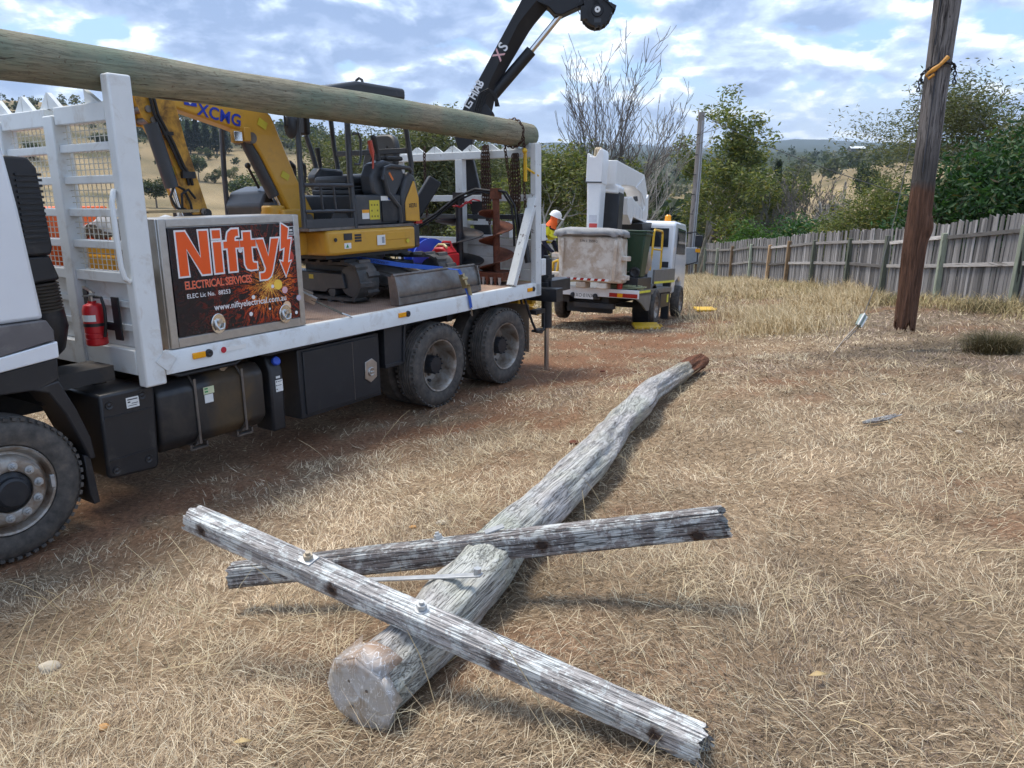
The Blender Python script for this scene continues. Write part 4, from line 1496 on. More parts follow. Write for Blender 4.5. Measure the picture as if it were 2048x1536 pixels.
def glyphs(name, polys, x0, z0, s, mat, y, grow=0.0, sx=1.0):
    m = MB()
    for p in polys:
        pts = [Vector((a, b)) for a, b in p]
        n = len(pts)
        area = sum(pts[i].x * pts[(i + 1) % n].y - pts[(i + 1) % n].x * pts[i].y for i in range(n))
        if area < 0: pts.reverse()
        out = []
        for i in range(n):
            e1 = (pts[i] - pts[i - 1]).normalized()
            e2 = (pts[(i + 1) % n] - pts[i]).normalized()
            n1, n2 = Vector((e1.y, -e1.x)), Vector((e2.y, -e2.x))
            k = n1 + n2
            k = k / max(0.5, k.dot(n1)) if k.length > 1e-6 else n1
            out.append(pts[i] + Vector((k.x / sx, k.y)) * grow)
        m.prism([(x0 + q.x * s * sx, y, z0 + q.y * s) for q in out], (0, -0.0012, 0))
    return part(name, m, mat, door, smooth=0)


# the word: a heavy grotesque, drawn stroke by stroke
NIFTY = [
    [[(0, 0), (0, 1), (0.22, 1), (0.56, 0.38), (0.56, 1), (0.78, 1), (0.78, 0), (0.56, 0), (0.22, 0.62), (0.22, 0)]],
    [[(0.90, 0), (0.90, 0.72), (1.11, 0.72), (1.11, 0)], [(0.90, 0.81), (0.90, 1.0), (1.11, 1.0), (1.11, 0.81)]],
    [[(1.28, 0), (1.28, 0.56), (1.18, 0.56), (1.18, 0.72), (1.28, 0.72), (1.28, 0.80), (1.32, 0.93), (1.42, 1.0), (1.60, 1.0), (1.60, 0.84), (1.53, 0.84), (1.49, 0.80), (1.49, 0.72), (1.61, 0.72), (1.61, 0.56), (1.49, 0.56), (1.49, 0)]],
    [[(1.73, 0.92), (1.73, 0.72), (1.63, 0.72), (1.63, 0.56), (1.73, 0.56), (1.73, 0.14), (1.78, 0.03), (1.88, -0.01), (2.06, 0.0), (2.06, 0.15), (1.97, 0.16), (1.94, 0.20), (1.94, 0.56), (2.07, 0.56), (2.07, 0.72), (1.94, 0.72), (1.94, 0.92)]],
    [[(2.08, 0.72), (2.29, 0.72), (2.42, 0.28), (2.54, 0.72), (2.76, 0.72), (2.50, -0.10), (2.44, -0.22), (2.34, -0.28), (2.14, -0.28), (2.14, -0.12), (2.24, -0.12), (2.29, -0.09), (2.32, -0.01)]],
]
BOLT = [[(2.86, 1.02), (3.10, 0.90), (3.03, 0.62), (3.17, 0.63), (3.00, 0.02), (3.12, 0.06), (2.90, -0.30), (2.74, 0.08), (2.84, 0.05), (2.93, 0.42), (2.78, 0.38)]]
nx, nz, ns = 1.445, 1.795, 0.338
for i, L_ in enumerate(NIFTY):
    glyphs('letter_outline', L_, nx, nz, ns, M_WHT, 0.0045, 0.042, 1.045)
    glyphs('letter', L_, nx, nz, ns, M_ORG, 0.0025, 0.0, 1.045)
glyphs('bolt_outline', BOLT, 1.592, nz + 0.02, ns, M_WHT, 0.0040, 0.04, 0.9)
glyphs('lightning_bolt', BOLT, 1.592, nz + 0.02, ns, M_ORG, 0.0020, 0.0, 0.9)
text('lettering', 'ELECTRICAL SERVICES', 0.088, M_PINK, door, (1.475, 0.005, 1.690), U_, W_, 0.0016, space=0.92, sx=0.79)
text('lettering', 'ELECTRICAL SERVICES', 0.088, M_ORG, door, (1.475, 0.0035, 1.690), U_, W_, -0.0010, space=0.92, sx=0.79)
text('lettering', 'ELEC Lic No.  88253', 0.050, M_WHT, door, (1.485, 0.005, 1.618), U_, W_, 0.0004, space=1.05, sx=0.9)
text('lettering', 'www.niftyelectrical.com.au', 0.073, M_WHT, door, (1.72, 0.005, 1.495), U_, W_, 0.0006, space=1.03, sx=0.9)
# round light spots printed on the door
rs = random.Random(5)
for u, w, r, m_ in ((2.12, 1.80, 0.018, M_WHT), (2.02, 1.96, 0.02, M_WHT), (2.58, 2.02, 0.010, M_WHT), (2.45, 1.585, 0.03, paint('spot_pink', (0.75, 0.45, 0.5), 0.3)),
                    (2.32, 1.63, 0.016, M_WHT), (2.11, 1.56, 0.018, M_WHT), (2.56, 1.37, 0.016, M_WHT), (2.46, 1.44, 0.045, paint('spot_cream', (0.8, 0.55, 0.35), 0.3)), (2.60, 1.50, 0.026, paint('spot_grey', (0.55, 0.5, 0.6), 0.3)),
                    (2.38, 1.64, 0.045, paint('spot_yellow', (0.95, 0.6, 0.08), 0.3)), (2.52, 1.87, 0.06, paint('spot_red', (0.5, 0.06, 0.04), 0.3)), (2.53, 2.02, 0.055, paint('spot_red', (0.42, 0.05, 0.05), 0.3)), (2.07, 1.42, 0.018, M_WHT), (2.27, 1.44, 0.01, M_WHT)):
    part('light_spot', MB().cyl((u, 0.0058, w), (u, 0.0052, w), r, n=16), m_, door)
part('badge_outline', MB().box((2.49, 0.0045, 2.055), (2.60, 0.0052, 2.135)), M_WHT, door)
part('badge', MB().box((2.494, 0.0035, 2.059), (2.596, 0.0045, 2.131)), M_INK, door)
text('lettering', 'apex', 0.032, M_WHT, door, (2.522, 0.0028, 2.095), U_, W_, 0.0012)
part('badge_mark', MB().prism([(2.499, 0.0033, 2.104), (2.509, 0.0033, 2.114), (2.519, 0.0033, 2.104), (2.509, 0.0033, 2.094)], (0, -0.0005, 0)), M_WHT, door)
part('badge_line', MB().box((2.505, 0.0028, 2.078), (2.585, 0.0034, 2.082)), M_WHT, door)
part('badge_line', MB().box((2.505, 0.0028, 2.068), (2.585, 0.0034, 2.072)), M_WHT, door)
for u, w in ((1.74, 1.385), (2.43, 1.375)):
    m = MB()
    m.prism([(u + math.cos(a) * 0.068 * (1.0), 0.0055, w + math.sin(a) * 0.085) for a in np.linspace(0, 2 * math.pi, 20, endpoint=False)], (0, -0.012, 0))
    la = part('latch', m, M_CHROME, door, bevel=0.004)
    OFF[la.name] = OFF[door.name]
    m = MB().tube([(u - 0.035, -0.010, w + 0.03), (u - 0.04, -0.025, w - 0.01), (u - 0.02, -0.03, w - 0.045), (u + 0.025, -0.03, w - 0.04), (u + 0.04, -0.02, w)], 0.011, 8)
    m.cyl((u, -0.006, w + 0.02), (u, -0.03, w + 0.02), 0.02, n=12)
    h_ = part('latch_handle', m, M_STEEL, door)

# fire extinguisher
fe = thing('fire_extinguisher', 'small red fire extinguisher strapped to the white headboard', 'fire extinguisher', (0.98, 0.46, 1.29), TR)
m = MB().lathe((0.98, 0.46, 1.29), (0, 0, 1), [(0, 0.0), (0.07, 0.0), (0.078, 0.01), (0.078, 0.05), (0.074, 0.055), (0.078, 0.06), (0.078, 0.09), (0.074, 0.095), (0.078, 0.10), (0.078, 0.27), (0.065, 0.31), (0.03, 0.325), (0.03, 0.34)], 24)
part('cylinder', m, M_RED, fe)
part('label', MB().lathe((0.98, 0.46, 1.29), (0, 0, 1), [(0.0792, 0.19), (0.0792, 0.24)], 12, rad(200), rad(300)), M_STICKER, fe)
m = MB().cyl((0.98, 0.46, 1.62), (0.98, 0.46, 1.68), 0.02, n=12)
m.beam((1.0, 0.46, 1.69), (0.90, 0.40, 1.75), 0.024, 0.012).beam((1.0, 0.46, 1.67), (0.89, 0.40, 1.68), 0.022, 0.012)
part('trigger', m, M_STEEL, fe)
m = MB().tube([(0.99, 0.44, 1.66), (1.0, 0.36, 1.66), (1.0, 0.33, 1.58), (0.995, 0.335, 1.45), (0.99, 0.36, 1.36)], 0.012, 8)
part('hose', m, M_RUBBERHOSE, fe)
part('strap', MB().lathe((0.98, 0.46, 1.44), (0, 0, 1), [(0.0805, 0.0), (0.0805, 0.025)], 24), M_BLACK, fe)

# ---- new timber pole lying along the top of the racks
M_POLE = grainwood('treated_pole', 'x', (0.40, 0.36, 0.255), (0.15, 0.14, 0.095), (0.05, 0.035, 0.025), tint=(0.17, 0.225, 0.165), stretch=11, fine=1.3, bump=0.6, crack_at=(0.335, 0.375), speck=(0.12, 0.075, 0.05), lines=0.45, lscale=3.0)
tp = thing('timber_pole', 'long greenish treated timber pole lying across the top of the truck racks', 'pole', (3.0, 0.24, 3.22), TR)
m = MB()
pts, rs_ = [], []
for i in range(60):
    u = -4.2 + i * (6.90 + 4.2) / 59
    pts.append((u, 0.245 + 0.01 * math.sin(u * 0.8), 3.30 - 0.012 * u - 0.0016 * u * u + 0.006 * math.sin(u * 1.7)))
    rs_.append(0.152 + 0.004 * math.sin(u * 2.3) + 0.003 * math.sin(u * 5.1))
rs_[0] *= 0.93
rs_[-1] *= 0.90
pts.insert(-1, (pts[-1][0] - 0.03, pts[-1][1], pts[-1][2]))
rs_.insert(-1, 0.152)
m.tube(pts, rs_, 28)
part('shaft', m, M_POLE, tp, smooth=50)


def chain_mesh(name, pts, mat, link_len=0.05, wire=0.006, loc=None, frame=None, parent=None, **kw):
    """oval links along a polyline, every second one turned"""
    P = [V3(p) for p in pts]
    seg = [(P[i + 1] - P[i]).length for i in range(len(P) - 1)]
    tot = sum(seg)
    m = MB()
    step = link_len * 0.72
    n = max(2, int(tot / step))
    for k in range(n):
        s = (k + 0.5) * tot / n
        i = 0
        while i < len(seg) - 1 and s > seg[i]:
            s -= seg[i]; i += 1
        d = (P[i + 1] - P[i]).normalized()
        c = P[i] + d * s
        _, sd_, up_ = frame_of(d)
        if k % 2: sd_, up_ = up_, sd_
        w = link_len * 0.30
        loop = []
        for j in range(9):
            a = 2 * math.pi * j / 8
            loop.append(c + d * (math.cos(a) * link_len * 0.5) + sd_ * (math.sin(a) * w))
        m.tube(loop, wire, 4, False)
    if parent is not None:
        return part(name, m, mat, parent)
    return m


# binding chain at the rear end of the pole, with its load binder hanging down
cth = thing('binding_chain', 'rusty chain wrapped round the rear end of the timber pole', 'chain', (6.55, 0.24, 3.05), TR)
lp = [(6.50 + 0.02 * math.cos(a), 0.245 + 0.168 * math.cos(a), 3.15 + 0.17 * math.sin(a)) for a in np.linspace(-0.2, 2 * math.pi - 0.4, 26)]
chain_mesh('wrap', lp, M_CHAIN, 0.058, 0.008, parent=cth)
chain_mesh('tail', [(6.52, 0.10, 3.10), (6.55, 0.10, 2.9), (6.56, 0.12, 2.5), (6.58, 0.11, 2.22)], M_CHAIN, 0.058, 0.008, parent=cth)
chain_mesh('tail', [(6.50, 0.36, 3.05), (6.52, 0.38, 2.95), (6.55, 0.30, 2.3), (6.58, 0.22, 2.1)], M_CHAIN, 0.058, 0.008, parent=cth)
m = MB().beam((6.53, 0.08, 2.90), (6.55, 0.09, 2.55), 0.03, 0.035).cyl((6.55, 0.08, 2.72), (6.72, 0.0, 2.62), 0.014, n=8)
m.ball((6.52, 0.08, 2.93), 0.035, 8, 6)
part('load_binder', m, M_SAFETY, cth)

for nm_, (v, u, wt, wb, k) in {'a': (1.80, 6.63, 3.0, 2.08, 1), 'b': (0.75, 6.63, 2.98, 2.0, 4), 'c': (0.27, 6.62, 2.86, 2.14, 4)}.items():
    cc = thing('hanging_chain', {'a': 'thin single rusty chain hanging from the rear rack behind the seat', 'b': 'thick bundle of rusty chain hanging from the rear rack behind the augers',
                                 'c': 'bundle of rusty chain hanging beside the near rack post'}[nm_], 'chain', (u, v, wt), TR, 'chains hanging from the rear rack')
    for q in range(k):
        o = (q - (k - 1) / 2) * 0.035
        chain_mesh('strand', [(u - 0.03, v + o * 0.6, wt + 0.04), (u - 0.045, v + o, wt - 0.1), (u - 0.04 + 0.01 * q, v + o * 1.4, (wt + wb) / 2), (u - 0.03, v + o * 0.9, wb + 0.05 * q)], M_CHAIN, 0.062, 0.009, parent=cc)
# dark sleeve tool hanging from the third bundle
sl = MB().cyl((6.58, 0.20, 2.10), (6.62, 0.10, 1.50), 0.055, 0.04, 14)
sl.cyl((6.58, 0.20, 2.11), (6.578, 0.202, 2.14), 0.065, n=14)
solo('hanging_sleeve', sl, M_BLACK, 'black tapered sleeve hanging below the chains near the rack brace', 'sleeve', (6.6, 0.15, 1.8), TR)
hs = MB()
for o in (0.0, 0.05):
    hs.tube([(6.40, 0.47 - o, 2.44), (6.45, 0.38 - o, 2.42), (6.5, 0.28 - o, 2.25), (6.52, 0.25 - o, 1.95), (6.53, 0.26 - o * 1.5, 1.72)], 0.016, 7)
hs.tube([(6.40, 0.50, 2.43), (6.35, 0.75, 2.46), (6.3, 1.02, 2.36), (6.2, 1.3, 2.15), (6.0, 1.62, 1.92)], 0.018, 8)
hs.tube([(6.40, 0.52, 2.40), (6.36, 0.72, 2.43), (6.32, 0.98, 2.33)], 0.014, 8)
hs.tube([(6.3, 1.02, 2.32), (6.2, 1.35, 2.08), (6.0, 1.66, 1.86)], 0.015, 8)
hz = thing('hydraulic_hoses', 'black hydraulic hoses looping over the two augers', 'hoses', (6.4, 0.5, 2.4), TR)
part('hose', hs, M_RUBBERHOSE, hz, kind='stuff')


def auger(label, u, v, w0, w1, r, shaft, mat, turns, phase, tip):
    a = thing('auger', label, 'auger', (u, v, w0), TR, 'earth augers standing at the back of the truck')
    m = MB().cyl((u, v, w0 + 0.08), (u, v, w1), shaft, n=16)
    m.beam((u, v, w1 - 0.14), (u, v, w1), shaft * 2.3, shaft * 2.3, (1, 0, 0))
    part('shaft', m, mat, a)
    m = MB()
    n = int(30 * turns)
    vs, fs = [], []
    h = 0.36 * turns
    for i in range(n + 1):
        t_ = i / n
        an = phase + 2 * math.pi * turns * t_
        z = w0 + 0.1 + h * t_
        for rr_, dz in ((shaft * 0.9, 0.006), (r, 0.006), (r, -0.006), (shaft * 0.9, -0.006)):
            vs.append((u + math.cos(an) * rr_, v + math.sin(an) * rr_, z + dz))
    for i in range(n):
        for k in range(4):
            fs.append((i * 4 + k, (i + 1) * 4 + k, (i + 1) * 4 + (k + 1) % 4, i * 4 + (k + 1) % 4))
    fs += [(0, 1, 2, 3), (n * 4 + 3, n * 4 + 2, n * 4 + 1, n * 4)]
    m.add(vs, fs)
    part('flight', m, mat, a)
    if tip:
        m = MB()
        m.box((u - r * 0.9, v - r, w0 + 0.06), (u + r * 0.9, v + r, w0 + 0.16))
        part('cutter_head', m, mat, a)
        fst = None
        for k in range(7):
            x_ = v - r + 0.04 + k * (2 * r - 0.08) / 6
            tm = MB().beam((u - r * 0.92, x_, w0 + 0.10), (u - r * 0.96, x_, w0 - 0.0), 0.04, 0.03, (1, 0, 0), 0.02, 0.012)
            part('tooth', tm, M_GALV if k % 2 == 0 else mat, a)
    return a


auger('rusty red auger at the back of the truck beside the rack brace', 6.42, 0.47, DK, 2.47, 0.235, 0.048, M_RUST, 2.4, 0.4, True)
auger('black steel auger standing left of the rusty red auger', 6.36, 1.04, DK, 2.42, 0.33, 0.05, paint('dark_auger', (0.045, 0.045, 0.05), 0.4, 0.5, dirt=(0.16, 0.09, 0.06), dirt_amt=0.6, dirt_scale=5), 2.1, 2.2, False)
m = MB().tube([(6.30, 1.0, 2.24), (6.29, 1.04, 2.25), (6.31, 1.09, 2.24), (6.37, 1.1, 2.23), (6.42, 1.04, 2.24), (6.38, 0.98, 2.25), (6.31, 0.99, 2.23)], 0.014, 6)
m.tube([(6.32, 0.97, 2.25), (6.33, 0.88, 2.28), (6.36, 0.80, 2.33), (6.38, 0.70, 2.31)], 0.010, 6).tube([(6.32, 0.97, 2.23), (6.34, 0.90, 2.30), (6.36, 0.82, 2.28)], 0.010, 6)
solo('red_rope', m, M_RED, 'red rope knotted round the top of the black auger', 'rope', (6.3, 1.0, 2.24), TR)

# jerry can
jc = thing('fuel_can', 'red plastic fuel can with pale pouring spout behind the excavator track', 'fuel can', (5.9, 0.95, DK), TR)
m = MB().box((5.75, 0.80, DK + 0.24), (6.05, 1.10, DK + 0.42)).vw([(0.80, DK + 0.421), (1.10, DK + 0.421), (1.02, DK + 0.50), (0.88, DK + 0.50)], 5.78, 6.02)
m.box((5.75, 0.80, DK + 0.0), (6.05, 1.10, DK + 0.239))
part('can_body', m, M_RED, jc, bevel=0.025)
m = MB().tube([(5.82, 0.84, DK + 0.50), (5.84, 0.90, DK + 0.53), (5.86, 1.0, DK + 0.53), (5.88, 1.08, DK + 0.48)], 0.018, 8)
part('spout', m, paint('cream_spout', (0.62, 0.52, 0.25), 0.5), jc)
part('handle', MB().tube([(5.95, 0.85, DK + 0.49), (5.95, 0.88, DK + 0.56), (5.95, 1.0, DK + 0.56), (5.95, 1.05, DK + 0.49)], 0.016, 8), M_RED, jc)

# blue hose drum and the rock breaker leaning behind the excavator
m = MB().lathe((6.05, 1.45, 1.53), (-0.3, -1, 0), [(0.0, 0.0), (0.30, 0.0), (0.30, 0.03), (0.10, 0.03), (0.10, 0.2), (0.30, 0.2), (0.30, 0.23), (0, 0.23)], 28)
solo('hose_reel', m, M_BLUEPL, 'blue hose reel standing behind the excavator counterweight', 'hose reel', (6.05, 1.45, DK), TR)
bk = thing('rock_breaker', 'black hydraulic rock breaker leaning behind the excavator', 'rock breaker', (6.0, 1.6, DK), TR)
m = MB().beam((6.02, 1.73, 1.92), (6.36, 1.44, 2.60), 0.14, 0.19)
part('breaker_body', m, M_BLACKMETAL, bk, bevel=0.02)
m = MB().cyl((6.02, 1.73, 1.26), (6.03, 1.72, 1.95), 0.07, n=14).cyl((6.02, 1.5, 1.24), (6.02, 1.52, 1.62), 0.085, n=16).box((5.9, 1.62, 1.8), (6.15, 1.80, 1.92))
part('breaker_tool', m, M_BLACK, bk)

# crates behind the headboard
m = MB().box((1.30, 1.62, DK + 0.005), (1.85, 2.25, 2.32))
solo('orange_crate', m, M_ORANGE, 'orange plastic crate seen through the headboard mesh', 'crate', (1.6, 1.9, DK), TR, bevel=0.02)
m = MB().uw([(1.45, DK + 0.005), (2.15, DK + 0.005), (2.18, 1.93), (1.42, 1.93)], 0.70, 1.52)
m2 = MB().uw([(1.43, 1.931), (2.17, 1.931), (2.17, 2.0), (1.43, 2.0)], 0.68, 1.54)
yt = thing('yellow_tub', 'yellow plastic tub behind the headboard mesh', 'tub', (1.8, 1.1, DK), TR)
part('tub_body', m, M_TUB, yt, bevel=0.02)
part('tub_rim', m2, M_TUB, yt, bevel=0.01)
m = MB()
vs = []
for i in range(13):
    for j in range(9):
        vs.append((1.42 + 0.8 * i / 12, 0.62 + 0.95 * j / 8, 2.03 + 0.22 * math.sin(math.pi * j / 8) * (0.6 + 0.4 * math.sin(i * 1.3)) + 0.03 * math.sin(i * 2.1 + j * 1.7)))
fs = [(i * 9 + j, (i + 1) * 9 + j, (i + 1) * 9 + j + 1, i * 9 + j + 1) for i in range(12) for j in range(8)]
m.add(vs, fs)
for i in range(0):
    pass
pl_ = solo('plastic_sheet', m, paint('milky_plastic', (0.60, 0.62, 0.64), 0.25, var=0.08), 'crumpled milky plastic sheet heaped on the yellow tub', 'sheet', (1.8, 1.1, 2.0), TR)
sm = pl_.modifiers.new('thick', 'SOLIDIFY'); sm.thickness = 0.006
for k, (p, q) in enumerate((((1.35, 0.55, 2.28), (2.3, 1.0, 2.27)), ((1.35, 0.35, 2.252), (1.95, 1.5, 2.262)))):
    solo('timber_offcut', MB().beam(p, q, 0.12, 0.025), M_TIMBERPLANK, ('pale timber board lying over the plastic sheet behind the cabinet', 'second pale timber board crossing below the other behind the headboard')[k], 'board', p, TR, 'timber offcuts on the deck')
for k, (v, w) in enumerate(((0.22, 2.60), (0.12, 2.61))):
    m = MB().tube([(1.25, v, w + 0.05), (1.25, v + 0.04, w + 0.02), (1.25, v + 0.05, w - 0.05), (1.25, v, w - 0.10), (1.25, v - 0.03, w - 0.06)], 0.018, 8).cyl((1.25, v, w + 0.02), (1.25, v, w - 0.30 - 0.1 * k), 0.012, n=8)
    m.beam((1.20, v, w + 0.04), (1.16, v, w + 0.04), 0.03, 0.03)
    solo('chain_hook', m, M_RUST, ('larger rusty orange hook hanging behind the headboard mesh', 'smaller rusty hook tucked against the near headboard post')[k], 'hook', (1.25, v, w), TR, 'hooks hanging behind the headboard')

# olive tie-down strap with its ratchet, and the spare tail on the deck
ts = thing('tie_down_strap', 'dark olive ratchet strap from the excavator to the deck edge', 'strap', (3.2, 0.05, DK), TR)


def webbing(name, pts, w, mat, parent, side=(1, 0, 0), th=0.004):
    m = MB()
    P = [V3(p) for p in pts]
    for i in range(len(P) - 1):
        d = (P[i + 1] - P[i]).normalized()
        s = V3(side)
        s = (s - d * s.dot(d)).normalized()
        n = d.cross(s)
        a, b = P[i], P[i + 1]
        vs = []
        for c in (a, b):
            for x_, y_ in ((-1, -1), (1, -1), (1, 1), (-1, 1)):
                vs.append(c + s * (x_ * w / 2) + n * (y_ * th / 2))
        m.add(vs, [(3, 2, 1, 0), (4, 5, 6, 7), (0, 1, 5, 4), (1, 2, 6, 5), (2, 3, 7, 6), (3, 0, 4, 7)])
    return part(name, m, mat, parent, smooth=60)


webbing('webbing', [(2.75, 0.95, 1.80), (2.90, 0.42, 1.50)], 0.05, M_WEB, ts)
webbing('webbing', [(2.99, 0.28, 1.42), (3.17, 0.04, 1.27)], 0.03, M_WEB, ts)
m = MB().beam((2.88, 0.45, 1.52), (3.02, 0.25, 1.40), 0.07, 0.035, (1, 0, 0)).cyl((2.93, 0.36, 1.50), (3.0, 0.40, 1.50), 0.018, n=10).beam((2.9, 0.42, 1.54), (3.0, 0.27, 1.46), 0.05, 0.008, (1, 0, 0))
part('ratchet', m, M_STEEL, ts)
part('hook', MB().tube([(3.16, 0.05, 1.28), (3.20, 0.0, 1.255), (3.23, -0.01, 1.235), (3.22, 0.02, 1.25)], 0.008, 6), M_STEEL, ts)
webbing('loose_tail', [(2.86, 0.44, 1.50), (2.83, 0.42, 1.40), (2.86, 0.37, 1.30), (2.84, 0.36, 1.265)], 0.04, M_WEB, ts, (0.8, 0.6, 0))
m = MB().tube([(2.78, 0.36, 1.25), (2.82, 0.32, 1.255), (2.88, 0.36, 1.26), (2.85, 0.41, 1.27), (2.79, 0.40, 1.28), (2.80, 0.35, 1.295), (2.86, 0.37, 1.30)], 0.02, 6)
part('coil', m, M_WEB, ts)

# blue ratchet strap over the dozer blade
bs = thing('blue_ratchet_strap', 'blue ratchet strap pulled over the excavator blade to the deck edge', 'strap', (5.1, 0.05, DK), TR)
webbing('webbing', [(4.20, 1.05, 1.72), (4.62, 0.55, 1.61), (4.93, 0.20, 1.555)], 0.055, M_BLUE, bs, (0.3, 0.3, 1))
text('strap_print', 'Master LC:2500KG', 0.05, paint('navy_ink', (0.005, 0.01, 0.05), 0.6), bs, (4.30, 0.915, 1.672), (0.42, -0.50, -0.115), (0.12, -0.15, 1), 0.001, sx=0.85)
webbing('webbing', [(4.93, 0.12, 1.56), (5.03, 0.05, 1.545), (5.07, 0.03, 1.48)], 0.05, M_BLUE, bs, (1, 0, 0))
webbing('webbing', [(5.10, 0.0, 1.33), (5.14, -0.02, 1.22), (5.17, -0.02, 1.08)], 0.05, M_BLUE, bs, (1, 0, 0))
m = MB().beam((5.06, 0.03, 1.49), (5.10, 0.0, 1.33), 0.065, 0.04, (1, 0, 0)).cyl((5.02, 0.0, 1.44), (5.12, 0.0, 1.44), 0.02, n=10).beam((5.10, -0.02, 1.37), (5.13, -0.03, 1.24), 0.075, 0.008, (1, 0, 0))
part('ratchet', m, paint('brass_ratchet', (0.45, 0.36, 0.2), 0.35, 0.8), bs)
part('hook', MB().tube([(5.17, -0.02, 1.09), (5.18, -0.02, 1.02), (5.20, -0.01, 0.99), (5.21, 0.02, 1.02)], 0.009, 6), M_STEEL, bs)

# ------------------------------------------------------------------ mini excavator on the deck
ex = thing('mini_excavator', 'yellow and dark grey mini excavator with open canopy strapped on the truck deck', 'excavator', (4.75, 1.35, DK), TR)
M_SEAT = paint('seat_vinyl', (0.035, 0.036, 0.038), 0.5, var=0.15, bump=0.1)
M_TRACK = paint('track_rubber', (0.055, 0.054, 0.053), 0.7, var=0.2, dirt=(0.19, 0.155, 0.13), dirt_amt=0.7, dirt_scale=5, edge=(0.48, 0.7))
YAW = Matrix.Translation((4.75, 1.35, 0)) @ Matrix.Rotation(rad(-4.0), 4, 'Z') @ Matrix.Translation((-4.75, -1.35, 0))


def track(u0, u1):
    m = MB()
    # belt centre line in the y-z plane: flat below, sprocket end a little higher
    va, vb, wb = 0.70, 2.10, DK + 0.025
    pts = []
    for i in range(13):
        a = rad(-90 - 180 * i / 12)
        pts.append((va + 0.215 * math.cos(a), wb + 0.215 + 0.215 * math.sin(a)))
    for i in range(1, 8):
        t_ = i / 8
        pts.append((va + (vb - va) * t_, wb + 0.43 - 0.018 * math.sin(math.pi * t_)))
    for i in range(13):
        a = rad(90 - 180 * i / 12)
        pts.append((vb + 0.215 * math.cos(a), wb + 0.215 + 0.215 * math.sin(a)))
    for i in range(1, 8):
        pts.append((vb + (va - vb) * i / 8, wb))
    n = len(pts)
    inner = []
    for i in range(n):
        p, q, r = Vector(pts[i - 1]), Vector(pts[i]), Vector(pts[(i + 1) % n])
        t_ = (r - p).normalized()
        nn = Vector((-t_.y, t_.x))
        c = Vector(((va + vb) / 2, wb + 0.21))
        if (c - q).dot(nn) < 0: nn = -nn
        inner.append(q + nn * 0.032)
    vs = []
    for (a, b), iv in zip(pts, inner):
        vs += [(u0, a, b), (u1, a, b), (u1, iv.x, iv.y), (u0, iv.x, iv.y)]
    fs = []
    for i in range(n):
        j = (i + 1) % n
        for k in range(4):
            fs.append((i * 4 + k, i * 4 + (k + 1) % 4, j * 4 + (k + 1) % 4, j * 4 + k))
    m.add(vs, fs)
    # lugs, staggered left and right
    tot = sum((Vector(pts[(i + 1) % n]) - Vector(pts[i])).length for i in range(n))
    nl = 40
    for k in range(nl):
        s = tot * k / nl
        i = 0
        while True:
            L_ = (Vector(pts[(i + 1) % n]) - Vector(pts[i])).length
            if s <= L_: break
            s -= L_; i = (i + 1) % n
        q = Vector(pts[i]).lerp(Vector(pts[(i + 1) % n]), s / L_)
        t_ = (Vector(pts[(i + 1) % n]) - Vector(pts[i])).normalized()
        nn = Vector((-t_.y, t_.x))
        c = Vector(((va + vb) / 2, wb + 0.21))
        if (c - q).dot(nn) > 0: nn = -nn
        um = (u0 + u1) / 2
        ua, ub = (u0 - 0.004, um + 0.02) if k % 2 else (um - 0.02, u1 + 0.004)
        base, top = q - nn * 0.004, q + nn * 0.024
        v8 = []
        for cc, hw in ((base, 0.036), (top, 0.022)):
            for uu, sg in ((ua, -1), (ub, -1), (ub, 1), (ua, 1)):
                v8.append((uu, cc.x + t_.x * hw * sg, cc.y + t_.y * hw * sg))
        m.add(v8, [(0, 1, 2, 3), (7, 6, 5, 4), (0, 4, 5, 1), (1, 5, 6, 2), (2, 6, 7, 3), (3, 7, 4, 0)])
    m.xf(YAW)
    tr = part('rubber_track', m, M_TRACK, ex, smooth=40)
    # frame with rollers inside
    m = MB().vw([(0.76, DK + 0.16), (0.80, DK + 0.32), (2.0, DK + 0.32), (2.05, DK + 0.16), (1.75, DK + 0.14), (1.70, DK + 0.10), (1.1, DK + 0.10), (1.05, DK + 0.14)], u0 + 0.02, u1 - 0.03)
    part('track_frame', m.xf(YAW), M_DKGREY, ex, bevel=0.008)
    m = MB().cyl((u0 + 0.05, 0.70, DK + 0.24), (u1 - 0.05, 0.70, DK + 0.24), 0.17, n=20)
    part('idler', m.xf(YAW), M_DKGREY, ex)
    part('sprocket', MB().cyl((u0 + 0.05, 2.10, DK + 0.24), (u1 - 0.05, 2.10, DK + 0.24), 0.17, n=20).xf(YAW), M_DKGREY, ex)
    for v in (1.0, 1.4, 1.8):
        part('roller', MB().cyl((u0 + 0.03, v, DK + 0.11), (u1 - 0.03, v, DK + 0.11), 0.06, n=12).xf(YAW), M_DKGREY, ex)
    part('warning_label', MB().box((u0 + 0.018, 1.30, DK + 0.24), (u0 + 0.0195, 1.38, DK + 0.29)).xf(YAW), M_YSTICK, ex)


